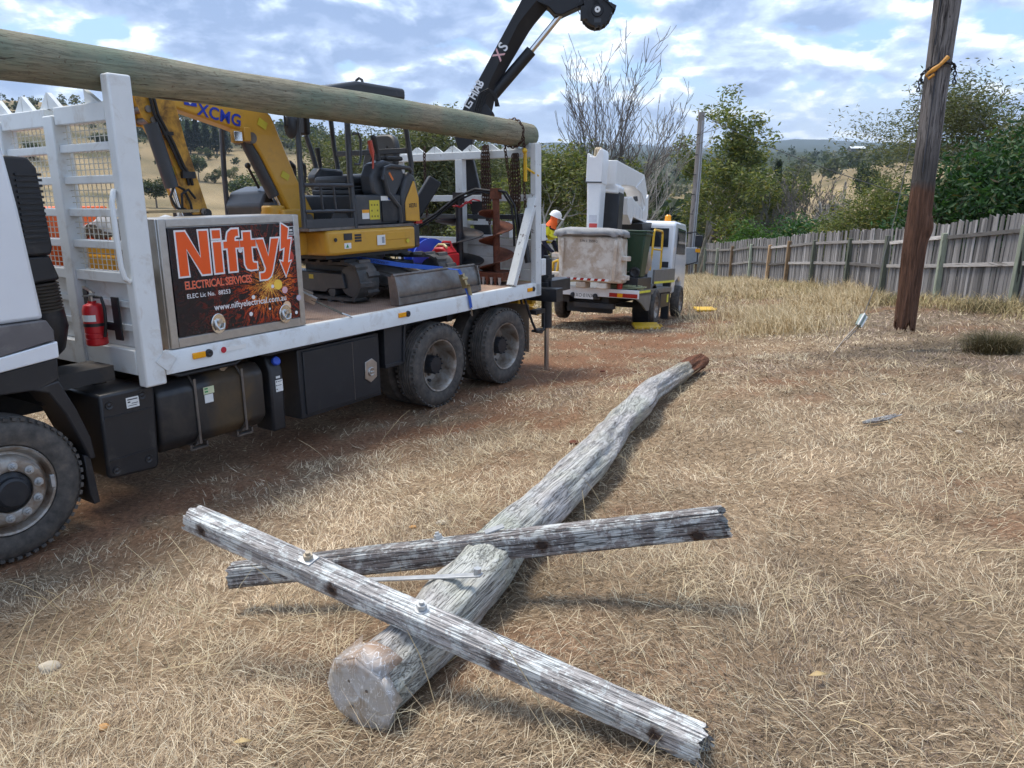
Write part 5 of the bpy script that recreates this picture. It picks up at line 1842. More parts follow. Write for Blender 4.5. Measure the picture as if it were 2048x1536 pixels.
track(3.98, 4.26)
track(5.26, 5.54)
m = MB().box((4.24, 0.95, DK + 0.16), (5.28, 1.75, DK + 0.38)).cyl((4.76, 1.35, DK + 0.38), (4.76, 1.35, DK + 0.535), 0.30, n=28)
part('undercarriage', m.xf(YAW), M_DKGREY, ex, bevel=0.01)
m = MB()
m.beam((4.42, 1.0, DK + 0.30), (4.50, 0.30, DK + 0.16), 0.12, 0.10).beam((5.1, 1.0, DK + 0.30), (5.02, 0.30, DK + 0.16), 0.12, 0.10)
m.prism([(4.44, 0.95, DK + 0.36), (5.08, 0.95, DK + 0.36), (4.96, 0.28, DK + 0.24), (4.56, 0.28, DK + 0.24)], (0, 0, -0.05))
part('blade_arm', m, M_GREYSTEEL, ex, bevel=0.008)
part('blade_cylinder', MB().cyl((4.76, 0.95, DK + 0.42), (4.76, 0.35, DK + 0.27), 0.035, n=12), M_STEEL, ex)
# dozer blade: curved plate with end ribs
m = MB()
pf = [(0.17, DK + 0.012), (0.135, DK + 0.06), (0.13, DK + 0.15), (0.15, DK + 0.24), (0.19, DK + 0.315)]
bkp = [(0.215, DK + 0.315), (0.175, DK + 0.24), (0.155, DK + 0.15), (0.16, DK + 0.06), (0.195, DK + 0.012)]
m.vw(pf + bkp, 4.05, 5.54)
bl = part('dozer_blade', m, M_GREYSTEEL, ex, smooth=60)
for u in (4.045, 5.53):
    part('blade_end', MB().vw([(0.10, DK + 0.012), (0.112, DK + 0.15), (0.15, DK + 0.32), (0.25, DK + 0.31), (0.22, DK + 0.012)], u, u + 0.018), M_GREYSTEEL, ex)
part('cutting_edge', MB().box((4.064, 0.108, DK + 0.012), (5.529, 0.128, DK + 0.085)), M_GREYSTEEL, ex)
part('blade_tube', MB().cyl((4.064, 0.195, DK + 0.325), (5.529, 0.195, DK + 0.325), 0.016, n=10), M_GREYSTEEL, ex)

# slewing house
m = MB().uv([(3.62, 0.70), (3.70, 0.645), (4.96, 0.645), (5.0, 0.66), (5.0, 2.04), (3.70, 2.05), (3.58, 1.9)], 1.775, 2.035)
sk = part('side_skirt', m, M_YELLOW, ex, bevel=0.03, smooth=50)
part('skirt_panel', MB().box((4.42, 0.636, 1.90), (4.88, 0.644, 1.985)), M_YELLOW, ex, bevel=0.004)
part('skirt_base', MB().uv([(3.66, 0.76), (4.9, 0.70), (4.98, 1.0), (4.98, 1.98), (3.66, 1.98)], 1.735, 1.774), M_BLACK, ex)
m = MB().uv([(5.003, 0.67), (5.17, 0.74), (5.36, 0.98), (5.44, 1.35), (5.36, 1.72), (5.17, 1.96), (5.003, 2.03)], 1.775, 2.055)
part('counterweight', m, M_DKGREY, ex, bevel=0.03, smooth=50)
for a, b in ((3.70, 1.94), (4.80, 1.955)):
    part('plug', MB().lathe((a, 0.642, b), (0, -1, 0), [(0.022, 0), (0.02, 0.006), (0, 0.003)], 12), M_INK, ex)
m = MB().box((3.82, 0.637, 1.93), (3.94, 0.642, 2.0))
part('grille', m, M_INK, ex)
for w in (1.905, 1.935, 1.965):
    part('vent_slot', MB().box((3.98, 0.637, w), (4.08, 0.642, w + 0.022)), M_INK, ex, bevel=0.004)
part('safety_label', MB().box((3.82, 0.638, 1.84), (3.92, 0.6425, 1.90)), M_STICKER, ex)
part('safety_label', MB().box((4.32, 0.632, 1.85), (4.45, 0.6355, 1.96)), M_STICKER, ex)
part('label_print', MB().prism([(3.84, 0.6365, 1.85), (3.885, 0.6365, 1.85), (3.862, 0.6365, 1.888)], (0, -0.001, 0)), paint('green_ink', (0.05, 0.25, 0.06), 0.5), ex)
part('label_print', MB().box((4.395, 0.6305, 1.87), (4.435, 0.6315, 1.94)), paint('grey_ink', (0.3, 0.32, 0.36), 0.5), ex)
part('tie_mark', MB().prism([(4.80, 0.634, 1.875), (4.835, 0.634, 1.905), (4.87, 0.634, 1.875), (4.835, 0.634, 1.845)], (0, -0.001, 0)), M_YSTICK, ex)

# floor, seat base and engine cover
part('floor', MB().uv([(3.40, 0.70), (4.98, 0.66), (4.98, 2.02), (3.40, 1.98)], 2.037, 2.07), M_GREYSTEEL, ex, bevel=0.004)
m = MB().box((4.10, 0.72, 2.071), (4.84, 1.95, 2.40))
part('seat_base', m, M_DKGREY, ex, bevel=0.02)
part('kick_panel', MB().uw([(3.36, 2.071), (4.05, 2.071), (4.05, 2.16), (3.36, 2.16)], 0.685, 0.70), M_DKGREY, ex)
m = MB().uw([(4.842, 2.071), (5.16, 2.071), (5.15, 2.40), (5.08, 2.62), (4.98, 2.66), (4.90, 2.58), (4.842, 2.40)], 0.70, 1.98)
ec = part('engine_cover', m, M_DKGREY, ex, bevel=0.03)
m = MB().uw([(4.88, 2.10), (5.13, 2.085), (5.12, 2.36), (5.055, 2.55), (5.035, 2.555), (4.905, 2.36), (4.88, 2.30)], 0.685, 0.702)
part('cover_panel', m, M_YELLOW, ex, bevel=0.01)
text('model_letters', 'XE27U', 0.066, M_INK, ex, (4.935, 0.682, 2.25), (1, 0, 0.05), (-0.02, 0, 1), 0.0006, sx=0.72)
part('tail_lamp', MB().box((5.06, 0.69, 2.06), (5.175, 0.75, 2.10)), M_REDLENS, ex)
for (a, b, c, d_, mt) in ((4.19, 4.30, 2.14, 2.24, M_STICKER), (4.31, 4.47, 2.13, 2.34, M_YSTICK), (4.50, 4.66, 2.335, 2.385, M_STICKER)):
    part('decal', MB().box((a, 0.715, c), (b, 0.7185, d_)), mt, ex)
part('decal_print', MB().box((4.19, 0.713, 2.205), (4.30, 0.7145, 2.24)), paint('amber_ink', (0.8, 0.35, 0.02), 0.5), ex)
part('decal_print', MB().cyl((4.635, 0.7145, 2.36), (4.635, 0.7135, 2.36), 0.02, n=14), paint('blue_ink', (0.02, 0.1, 0.5), 0.5), ex)
for i, j in ((0, 0), (1, 0), (2, 0), (0, 1), (2, 1), (0, 2), (1, 2), (2, 2)):
    part('decal_print', MB().box((4.335 + 0.045 * i, 0.713, 2.155 + 0.062 * j), (4.355 + 0.045 * i, 0.7145, 2.175 + 0.062 * j)), paint('olive_ink', (0.2, 0.16, 0.02), 0.5), ex)
part('side_box', MB().box((4.50, 0.70, 2.10), (4.80, 0.7215, 2.33)), M_BLACKMETAL, ex, bevel=0.006)

# seat
m = MB().box((4.30, 0.98, 2.40), (4.86, 1.62, 2.46)).box((4.32, 1.0, 2.46), (4.84, 1.60, 2.50))
part('seat_suspension', m, M_BLACK, ex, bevel=0.015)
part('seat_cushion', MB().box((4.30, 1.02, 2.50), (4.95, 1.58, 2.61)), M_SEAT, ex, bevel=0.04)
m = MB()
ol = []
for a in np.linspace(0, 2 * math.pi, 36, endpoint=False):
    cx_, cz_ = math.cos(a), math.sin(a)
    sx_ = math.copysign(abs(cx_) ** 0.5, cx_) * (0.265 - 0.05 * max(0, cz_))
    sz_ = math.copysign(abs(cz_) ** 0.6, cz_) * 0.29
    ol.append((sx_, sz_))
fr_ = [(5.03 + 0.30 * (z + 0.29), 1.30 + y, 2.83 + z) for y, z in ol]
m.prism(fr_, (0.10, 0, -0.02))
sb = part('backrest', m, M_SEAT, ex, bevel=0.03, smooth=50)
for y0, y1, z0, z1 in ((-0.16, -0.11, -0.16, 0.02), (0.16, 0.11, -0.16, 0.02), (-0.08, -0.11, 0.0, 0.14), (0.08, 0.11, 0.0, 0.14)):
    part('seam', MB().beam((5.027 + 0.30 * (z0 + 0.29), 1.30 + y0, 2.83 + z0), (5.027 + 0.30 * (z1 + 0.29), 1.30 + y1, 2.83 + z1), 0.012, 0.01), M_INK, ex)
# left console with joystick and red lock lever
m = MB().uw([(4.40, 2.42), (4.38, 2.60), (4.46, 2.74), (4.62, 2.78), (4.90, 2.72), (4.96, 2.60), (4.80, 2.40), (4.80, 2.30), (4.60, 2.30)], 0.74, 0.92)
part('console', m, M_DKGREY, ex, bevel=0.03)
m = MB().tube([(4.52, 0.70, 2.56), (4.56, 0.70, 2.69), (4.66, 0.70, 2.71), (4.98, 0.70, 2.70), (5.02, 0.70, 2.66)], 0.024, 8)
m.tube([(4.54, 0.70, 2.62), (4.60, 0.70, 2.42), (4.78, 0.70, 2.26), (4.80, 0.70, 2.08)], 0.03, 8)
part('arm_frame', m, M_DKGREY, ex)
part('decal', MB().beam((4.60, 0.665, 2.64), (4.66, 0.665, 2.56), 0.004, 0.025), paint('orange_decal', (0.75, 0.2, 0.03), 0.5), ex)
m = MB().cyl((4.62, 0.84, 2.76), (4.61, 0.84, 2.88), 0.035, 0.02, 12).cyl((4.61, 0.84, 2.86), (4.56, 0.84, 3.02), 0.024, 0.032, 12).ball((4.56, 0.84, 3.02), 0.034, 10, 7)
part('joystick', m, M_SEAT, ex)
part('lock_lever', MB().tube([(4.44, 0.76, 2.62), (4.45, 0.76, 2.80), (4.44, 0.76, 2.86), (4.41, 0.76, 2.98)], [0.012, 0.012, 0.028, 0.026], 8), paint('faded_red', (0.60, 0.10, 0.07), 0.5), ex)
m = MB().uw([(4.5, 2.45), (4.45, 2.62), (4.55, 2.72), (4.92, 2.70), (4.9, 2.4)], 1.70, 1.86)
part('console', m, M_DKGREY, ex, bevel=0.03)
m = MB().cyl((4.62, 1.78, 2.70), (4.58, 1.78, 2.95), 0.02, 0.032, 12)
part('joystick', m, M_SEAT, ex)
part('armrest', MB().box((4.70, 0.78, 2.78), (4.98, 0.90, 2.83)), M_SEAT, ex, bevel=0.02)

# front console, travel levers and pedals
m = MB().uw([(3.40, 2.071), (3.34, 2.30), (3.42, 2.44), (3.62, 2.50), (3.95, 2.36), (4.02, 2.071)], 1.35, 1.95)
part('front_console', m, M_DKGREY, ex, bevel=0.03)
for k, (u, v) in enumerate(((3.72, 1.12), (3.72, 1.28), (3.80, 1.44))):
    m = MB().tube([(u + 0.05, v, 2.08), (u, v, 2.35), (u + 0.06, v, 2.62), (u + 0.05, v, 2.70)], [0.014, 0.014, 0.014, 0.022], 8).tube([(u + 0.05, v, 2.70), (u - 0.02, v - 0.01, 2.74)], [0.026, 0.03], 8)
    part('travel_lever', m, M_BLACK, ex)
m = MB().cyl((3.50, 1.55, 2.48), (3.38, 1.55, 2.70), 0.014, n=8)
m.ball((3.38, 1.55, 2.71), 0.032, 10, 7)
part('blade_lever', m, M_BLACKMETAL, ex)
m = MB().box((3.60, 0.9, 2.075), (3.9, 1.3, 2.09)).lathe((3.86, 0.74, 2.12), (0, -1, 0), [(0.13, 0), (0.13, 0.02), (0.10, 0.025), (0.0, 0.02)], 20)
part('pedal_plate', m, M_BLACKMETAL, ex)

# canopy: posts, roof, rails, mirrors
m = MB()
part('canopy_post', MB().tube([(3.36, 0.72, 2.07), (3.36, 0.72, 2.6), (3.38, 0.74, 3.36)], 0.028, 8), M_DKGREY, ex)
part('canopy_post', MB().tube([(4.06, 0.70, 2.05), (4.03, 0.71, 2.6), (4.08, 0.75, 3.46)], 0.032, 8), M_DKGREY, ex)
part('canopy_post', MB().tube([(5.06, 0.74, 2.62), (5.07, 0.74, 2.75), (5.03, 0.74, 2.98), (4.97, 0.76, 3.46)], 0.03, 8), M_DKGREY, ex)
part('canopy_post', MB().tube([(3.38, 1.96, 2.07), (3.38, 1.96, 2.6), (3.4, 1.94, 3.36)], 0.028, 8), M_DKGREY, ex)
part('canopy_post', MB().tube([(5.06, 1.96, 2.62), (5.07, 1.96, 2.75), (5.03, 1.96, 2.98), (4.97, 1.94, 3.46)], 0.03, 8), M_DKGREY, ex)
part('canopy_crossbar', MB().beam((5.045, 0.77, 2.90), (5.045, 1.93, 2.90), 0.045, 0.06), M_DKGREY, ex, bevel=0.006)
m = MB().uw([(3.28, 3.30), (4.2, 3.43), (4.98, 3.44), (4.98, 3.57), (4.22, 3.575), (3.28, 3.37)], 0.70, 2.0)
part('canopy_roof', m, M_BLACK, ex, bevel=0.045, smooth=60)
part('lifting_eye', MB().tube([(4.38, 0.78, 3.555), (4.38, 0.80, 3.61), (4.38, 0.84, 3.63), (4.38, 0.88, 3.61), (4.38, 0.90, 3.555)], 0.014, 6), M_BLACKMETAL, ex)
m = MB()
m.tube([(3.36, 0.69, 2.50), (4.03, 0.68, 2.50)], 0.02, 8)
m.tube([(3.36, 0.69, 2.24), (4.04, 0.68, 2.235)], 0.016, 8)
for u in (3.60, 3.78):
    m.tube([(u, 0.69, 2.24), (u - 0.02, 0.69, 2.5)], 0.012, 8)
part('guard_rail', m, M_DKGREY, ex)
part('grab_rail', MB().tube([(4.10, 0.70, 3.03), (4.17, 0.69, 3.04), (4.20, 0.69, 2.98), (4.19, 0.69, 2.78), (4.16, 0.69, 2.72), (4.10, 0.70, 2.72)], 0.014, 8), M_DKGREY, ex)
m = MB().ball((3.19, 0.62, 3.05), 0.12, 14, 10, (0.26, 0.75, 1.0))
mi = part('mirror', m, M_BLACK, ex)
part('mirror_arm', MB().tube([(3.36, 0.72, 3.30), (3.14, 0.64, 3.28), (3.13, 0.63, 3.05), (3.17, 0.63, 3.05)], 0.01, 6), M_BLACKMETAL, ex)
m = MB().box((4.53, 1.90, 3.10), (4.62, 2.16, 3.38))
part('mirror', m, M_BLACK, ex, bevel=0.03)
part('mirror_arm', MB().tube([(4.62, 2.0, 3.10), (4.66, 1.96, 2.9), (4.72, 1.9, 2.5)], 0.03, 8), M_DKGREY, ex)

# boom, arm and cylinders, folded towards the cab
m = MB().box((3.36, 1.02, 1.80), (3.60, 1.40, 2.26)).cyl((3.38, 1.2, 1.74), (3.38, 1.2, 2.30), 0.12, n=18).box((3.5, 0.98, 1.78), (3.66, 1.44, 2.02))
part('swing_bracket', m, M_YELLOW, ex, bevel=0.02)
BOOM = [(2.18, 3.32), (2.15, 3.22), (2.32, 3.17), (2.85, 3.05), (3.00, 3.01), (3.12, 2.93), (3.22, 2.80), (3.45, 2.38), (3.54, 2.20), (3.64, 2.08), (3.76, 2.04), (3.86, 2.08), (3.87, 2.20), (3.64, 2.62), (3.42, 3.12), (3.38, 3.19), (3.28, 3.26), (2.9, 3.34)]
m = MB().uw(BOOM, 1.12, 1.30)
bo = part('boom', m, M_YELLOW, ex, bevel=0.022)
for a_, b_ in ((3.10, 2.955), (3.76, 2.15)):
    part('pivot_pin', MB().cyl((a_, 1.085, b_), (a_, 1.335, b_), 0.055, n=16), M_GREYSTEEL, ex)
text('boom_letters', 'XCMG', 0.155, paint('brand_blue', (0.012, 0.045, 0.42), 0.35), ex, (2.53, 1.114, 3.135), (1, 0, -0.17), (0.17, 0, 1), 0.0035, space=1.05, sx=1.02)
m = MB()
for q in ([(2.40, 3.28), (2.53, 3.26), (2.53, 3.20), (2.40, 3.21)],):
    m.uw(q, 1.1145, 1.113)
part('boom_emblem', m, paint('brand_blue', (0.012, 0.045, 0.42), 0.35), ex)
part('emblem_mark', MB().prism([(2.42, 1.1125, 3.262), (2.435, 1.1125, 3.262), (2.46, 1.1125, 3.235), (2.495, 1.1125, 3.268), (2.51, 1.1125, 3.26), (2.46, 1.1125, 3.215)], (0, -0.0005, 0)), M_STICKER, ex)
for (u, w, s) in ((3.26, 3.10, 0.05), (3.50, 2.60, 0.045), (2.24, 2.62, 0.04)):
    part('warning_sticker', MB().beam((u - s, 1.1135, w + s * 0.5), (u + s, 1.1135, w - s * 0.5), 0.001, s * 1.5, (0.3, 0, 1)), M_YSTICK, ex)
m = MB().box((2.86, 1.07, 2.90), (2.98, 1.11, 3.02)).box((2.985, 1.05, 2.92), (3.06, 1.12, 3.05))
part('work_lamp', m, M_YELRUST, ex, bevel=0.008)
part('lamp_lens', MB().box((2.873, 1.062, 2.915), (2.966, 1.069, 3.005)), M_CHROME, ex, bevel=0.006)
m = MB().cyl((3.10, 1.2, 2.94), (3.40, 1.2, 2.40), 0.062, n=16)
m.box((3.3, 1.15, 2.25), (3.40, 1.25, 2.33))
part('boom_cylinder', m, M_DKGREY, ex)
part('cylinder_rod', MB().cyl((3.40, 1.2, 2.40), (3.55, 1.2, 2.12), 0.032, n=12), M_CHROME, ex)
ARM = [(1.88, 3.40), (1.93, 3.20), (1.97, 3.07), (2.04, 3.01), (2.12, 3.0), (2.22, 2.66), (2.30, 2.32), (2.36, 2.23), (2.50, 2.235), (2.52, 2.27), (2.36, 2.88), (2.30, 3.20), (2.24, 3.38), (2.1, 3.44)]
m = MB().uw(ARM, 1.09, 1.115).uw(ARM, 1.305, 1.33).uw([(2.0, 3.35), (2.05, 3.06), (2.24, 2.7), (2.36, 2.26), (2.48, 2.26), (2.32, 2.9), (2.25, 3.3)], 1.116, 1.304)
ar = part('arm', m, M_YELRUST, ex, bevel=0.006)
for u, w in ((2.02, 3.14), (2.06, 3.05), (2.46, 2.26)):
    part('pivot_pin', MB().cyl((u, 1.07, w), (u, 1.35, w), 0.03, n=12), M_GREYSTEEL, ex)
part('bucket_cylinder', MB().cyl((2.02, 1.07, 3.02), (2.155, 1.07, 2.48), 0.062, n=16), M_DKGREY, ex)
part('cylinder_rod', MB().cyl((2.155, 1.07, 2.48), (2.225, 1.07, 2.18), 0.03, n=12), M_CHROME, ex)
m = MB().box((2.30, 1.10, 2.16), (2.54, 1.32, 2.25)).cyl((2.50, 1.07, 2.24), (2.50, 1.35, 2.24), 0.045, n=12).cyl((2.24, 1.05, 2.17), (2.24, 1.35, 2.17), 0.03, n=12)
part('bucket_link', m, M_BLACKMETAL, ex)
m = MB()
for o in (0.0, 0.035):
    m.tube([(2.02 + o, 1.065, 3.34), (2.06 + o, 1.06, 3.10), (2.18 + o, 1.06, 2.86), (2.26 + o, 1.06, 2.66), (2.32 + o, 1.07, 2.58), (2.34 + o, 1.08, 2.5)], 0.014, 7)
m.tube([(2.26, 1.06, 2.27), (2.15, 1.03, 2.30), (2.10, 1.02, 2.40), (2.16, 1.03, 2.50), (2.26, 1.05, 2.46), (2.32, 1.06, 2.34), (2.33, 1.06, 2.25)], 0.012, 7)
m.tube([(2.30, 1.06, 2.26), (2.22, 1.04, 2.30), (2.22, 1.03, 2.42), (2.30, 1.04, 2.46), (2.37, 1.05, 2.38)], 0.012, 7)
part('hydraulic_hose', m, M_RUBBERHOSE, ex)
part('hose_fitting', MB().box((2.27, 1.05, 2.56), (2.40, 1.09, 2.62)).box((2.13, 1.05, 2.93), (2.22, 1.085, 2.96)), M_BLACKMETAL, ex)

# ------------------------------------------------------------------ paling fence
M_PALING = grainwood('paling_wood', 'z', (0.33, 0.315, 0.305), (0.155, 0.145, 0.14), (0.045, 0.04, 0.038), stretch=22, fine=1.3, rand=40, bump=0.5, crack_at=(0.33, 0.38))
M_RAIL = grainwood('rail_wood', 'y', (0.36, 0.34, 0.325), (0.20, 0.185, 0.17), (0.07, 0.06, 0.05), stretch=16, rand=20, bump=0.5)
M_POSTG = grainwood('green_post', 'z', (0.34, 0.37, 0.29), (0.20, 0.225, 0.17), (0.05, 0.05, 0.04), stretch=12, rand=15, bump=0.4)
M_POSTB = grainwood('brown_post', 'z', (0.32, 0.22, 0.13), (0.2, 0.13, 0.07), (0.05, 0.04, 0.03), stretch=12, rand=15, bump=0.4)
FP = [(10, 12.75), (10, 15.19), (10, 17.951), (10, 20.651), (10, 22.93), (10, 25.671), (10, 28.024), (10, 30.111), (10, 32.375), (10, 35.176), (10, 37.751), (10, 40.037)]
LEAN = [0.0, 0.02, 0.03, 0.03, 0.02, -0.01, -0.01, -0.04, 0.02, 0.0, -0.06, 0.0]


def fence_z(y):
    ys = [p[1] for p in FP]
    zs = [-0.80, -1.104, -1.529, -1.913, -2.156, -2.496, -2.827, -3.137, -3.363, -3.81, -4.136, -4.405]
    return float(np.interp(y, ys, zs, left=-0.80 + (12.75 - y) * 0.13))


fen = thing('paling_fence', 'weathered grey timber paling fence running down the slope', 'fence', (10, 12.75, fence_z(12.75)))
pal = []
for k in range(5):
    m = MB()
    h = 1.80 + 0.008 * k
    w = 0.088 + 0.004 * (k % 3)
    m.box((-0.008, -w / 2, 0), (0.008, w / 2, h))
    for q in range(4, 8):
        x_, y_, z_ = m.v[q]
        m.v[q] = (x_, y_, z_ + (0.012 if y_ > 0 else -0.012) * (k - 2) * 0.5)
    me = m.mesh('paling', (0, 0, 0), 0)
    me.materials.append(M_PALING)
    pal.append(me)
rf = random.Random(3)
y = 11.9
base = Vector((10, 12.75, fence_z(12.75)))
cnt = 0
while y < 40.3 and cnt < 299:
    o = bpy.data.objects.new('paling', pal[rf.randrange(5)])
    COL.objects.link(o)
    o.parent = fen
    o.location = Vector((10.085 + rf.uniform(-0.006, 0.006), y, fence_z(y) + 0.03 + rf.uniform(-0.014, 0.014))) - base
    o.rotation_euler = (rf.gauss(0, 0.013), rf.gauss(0, 0.007), rf.gauss(0, 0.03))
    o.scale = (1, rf.uniform(0.86, 1.06), rf.choice((1, 1, 1, 0.985, 1.012)))
    y += 0.0955
    cnt += 1
for i, (a, b) in enumerate(zip(FP[:-1], FP[1:])):
    za, zb = fence_z(a[1]), fence_z(b[1])
    for hgt, hh in ((1.50, 0.085), (0.86, 0.085), (0.04, 0.10)):
        e = 0.06
        part('rail', MB().beam((10.042 + rf.uniform(-.004, .004), a[1] + e, za + hgt + rf.uniform(-0.02, 0.02)), (10.042, b[1] - e, zb + hgt + rf.uniform(-0.02, 0.02)), 0.045, hh), M_RAIL, fen, bevel=0.004)
for i, (px_, py_) in enumerate(FP):
    z = fence_z(py_)
    l = LEAN[i]
    brown = i in (6, 7, 9)
    m = MB().beam((px_, py_, z - 0.2), (px_ + 0.02, py_ + l * 1.6, z + (1.60 if i % 3 else 1.66)), 0.118, 0.11, (0, 1, 0))
    p_ = part('post', m, M_POSTB if brown else M_POSTG, fen, bevel=0.006)
    if brown: p_['label'] = 'brown hardwood post'

# ------------------------------------------------------------------ hanging pole
t_ = Vector((5.59, 11.15, 3.40)) - Vector((5.235, 10.038, -0.405))
t_ = (Vector((5.545, 10.75, 3.20)) - Vector((5.235, 10.038, -0.405))).normalized()
_, s_, u_ = frame_of(t_)
HP = Matrix(((s_.x, u_.x, t_.x, 5.235), (s_.y, u_.y, t_.y, 10.038), (s_.z, u_.z, t_.z, -0.40), (0, 0, 0, 1)))
M_HANG = grainwood('hanging_pole_wood', 'z', (0.27, 0.24, 0.22), (0.11, 0.095, 0.085), (0.025, 0.02, 0.018), stretch=9, fine=1.0, bump=0.9, crack_at=(0.36, 0.42),
                   band=[(2.45, 2.1, (0.08, 0.07, 0.063), 0.8), (1.90, 1.76, (0.155, 0.075, 0.044), 0.95)], lines=0.95, lscale=3.6, lstretch=0.25)
hp = thing('hanging_pole', 'old timber pole hanging upright with rotted red brown base just above the grass', 'pole', (0, 0, 0), HP)
vs, fs = [], []
NS, NR = 64, 150
for j in range(NR + 1):
    z = 6.4 * j / NR
    for i in range(NS):
        a = 2 * math.pi * i / NS
        r = 0.124 + 0.008 * z + 0.012 * math.exp(-((z - 1.3) / 0.5) ** 2)
        r += 0.010 * (float(fbm(np.array([math.cos(a) * 1.5 + 5 + math.sin(a)]), np.array([z * 0.9]), 1.3, 3, 4)[0]) - 0.5) * 2
        if z < 1.9:
            r += 0.024 * (float(fbm(np.array([a * 5.1]), np.array([z * 1.2]), 1.0, 3, 8)[0]) - 0.5) * 2
        if 1.15 < z < 1.5:
            r += 0.035 * max(0, math.cos(a - 0.2)) ** 2 * math.sin(math.pi * (z - 1.15) / 0.35)
        zz_ = z
        if j == 0:
            zz_ = -0.06 + 0.5 * max(0, float(vnoise(np.array([a * 2.6]), np.array([0.5]), 1.0, 3)[0]) - 0.38) + 0.07 * ((i * 7) % 5) / 5
        elif z < 0.45:
            zz_ = max(z, vs[i][2] + 0.01 * j)
        vs.append((math.cos(a) * r, math.sin(a) * r, zz_))
for j in range(NR):
    for i in range(NS):
        fs.append((j * NS + i, j * NS + (i + 1) % NS, (j + 1) * NS + (i + 1) % NS, (j + 1) * NS + i))
vs.append((0, 0, 0.22))
fs += [(len(vs) - 1, (i + 1) % NS, i) for i in range(NS)]
m = MB().add(vs, fs)
part('shaft', m, M_HANG, hp, smooth=45)
for a, z0, z1, w in ((4.5, 2.0, 3.5, 0.012), (4.2, 3.6, 5.2, 0.010)):
    r = 0.147 + 0.006 * z0
    part('split', MB().beam((math.cos(a) * (r + 0.002), -math.sin(a) * (r + 0.002), z0), (math.cos(a + 0.06) * (r + 0.007), -math.sin(a + 0.06) * (r + 0.007), z1), w, 0.012, (math.cos(a), -math.sin(a), 0)), M_INK, hp)
sl = thing('sling_chain', 'dark lifting chain with orange hook wrapped round the hanging pole', 'chain', (0, 0, 3.2), HP)
ch = [(0.185 * math.cos(a), 0.185 * math.sin(a), 3.31 + 0.10 * math.sin(a + 0.9) * (1 if math.sin(a) < 0 else 0.6)) for a in np.linspace(0, 2 * math.pi, 24)]
chain_mesh('chain_loop', ch, M_BLACKMETAL, 0.06, 0.009, parent=sl)
chain_mesh('lifting_chain', [(0.0, -0.20, 3.42), (0.0, -0.21, 5.0), (0.05, -0.22, 6.6)], M_BLACKMETAL, 0.09, 0.009, parent=sl)
chain_mesh('chain_end', [(-0.19, 0.06, 3.24), (-0.205, 0.05, 3.05)], M_BLACKMETAL, 0.06, 0.009, parent=sl)
chain_mesh('chain_end', [(0.19, 0.05, 3.34), (0.20, 0.04, 3.14)], M_BLACKMETAL, 0.06, 0.009, parent=sl)
m = MB().tube([(-0.12, 0.185, 3.24), (-0.06, 0.205, 3.28), (0.0, 0.205, 3.33), (0.05, 0.20, 3.39), (0.08, 0.19, 3.43)], [0.02, 0.034, 0.022, 0.026, 0.03], 8)
m.tube([(-0.10, 0.195, 3.26), (-0.14, 0.18, 3.21), (-0.11, 0.19, 3.17), (-0.05, 0.20, 3.22)], 0.018, 8)
part('hook', m, paint('hook_orange', (0.62, 0.27, 0.03), 0.5, dirt=(0.2, 0.12, 0.05), dirt_amt=0.6, dirt_scale=20), sl)

# ------------------------------------------------------------------ fallen pole with two crossarms
PP = [(-0.505, 2.195, 0.055), (-0.489, 2.222, 0.063), (-0.344, 2.475, 0.064), (-0.199, 2.865, 0.036), (-0.034, 3.36, -0.007), (0.183, 3.892, -0.061), (0.516, 4.72, -0.149), (0.87, 5.833, -0.262), (1.291, 6.857, -0.327), (1.712, 7.639, -0.369), (2.095, 8.375, -0.443), (2.16, 8.50, -0.455)]
PRAD = [0.108, 0.110, 0.113, 0.122, 0.118, 0.120, 0.122, 0.110, 0.114, 0.100, 0.108, 0.090]
ax_ = (V3(PP[-1]) - V3(PP[0])).normalized()
_, s_, u_ = frame_of(ax_)
FPM = Matrix(((ax_.x, -s_.x, u_.x, PP[0][0]), (ax_.y, -s_.y, u_.y, PP[0][1]), (ax_.z, -s_.z, u_.z, PP[0][2]), (0, 0, 0, 1)))
FPI = FPM.inverted()
M_OLD = grainwood('silver_pole_wood', 'x', (0.62, 0.595, 0.57), (0.33, 0.305, 0.285), (0.06, 0.05, 0.044), stretch=10, fine=1.35, bump=1.0, tint=(0.42, 0.44, 0.36), lichen=(0.60, 0.60, 0.58), lich_amt=0.3, crack_at=(0.30, 0.335), lines=0.6, lscale=5.5, lstretch=0.14,
                  band=[(5.35, 6.0, (0.44, 0.37, 0.27), 0.7), (6.14, 6.22, (0.20, 0.075, 0.035), 0.97)])
fp = thing('fallen_pole', 'silver grey knotted utility pole lying on the grass with two crossarms', 'utility pole', (0, 0, 0), FPM)
loc = [FPI @ V3(p) for p in PP]
xs = np.array([p.x for p in loc])
NS, NR = 48, 230
vs, fs = [], []
xx = np.concatenate([np.linspace(xs[0], xs[-1], NR)])
cy_ = np.interp(xx, xs, [p.y for p in loc]); cz_ = np.interp(xx, xs, [p.z for p in loc]); cr_ = np.interp(xx, xs, PRAD)
ker = np.hanning(17); ker /= ker.sum()
pad = lambda a: np.convolve(np.r_[np.full(8, a[0]), a, np.full(8, a[-1])], ker, 'valid')
cy_, cz_, cr_ = pad(cy_), pad(cz_), pad(cr_)
aa = np.linspace(0, 2 * math.pi, NS, endpoint=False)
X, Aa = np.meshgrid(xx, aa, indexing='ij')
ca, sa = np.cos(Aa), np.sin(Aa)
lum = (fbm(X * 1.0 + 3, ca * 0.9 + 7, 1.6, 3, 5) + fbm(X + 9, sa * 0.9 + 2, 1.6, 3, 6) - 1.0) * 0.04
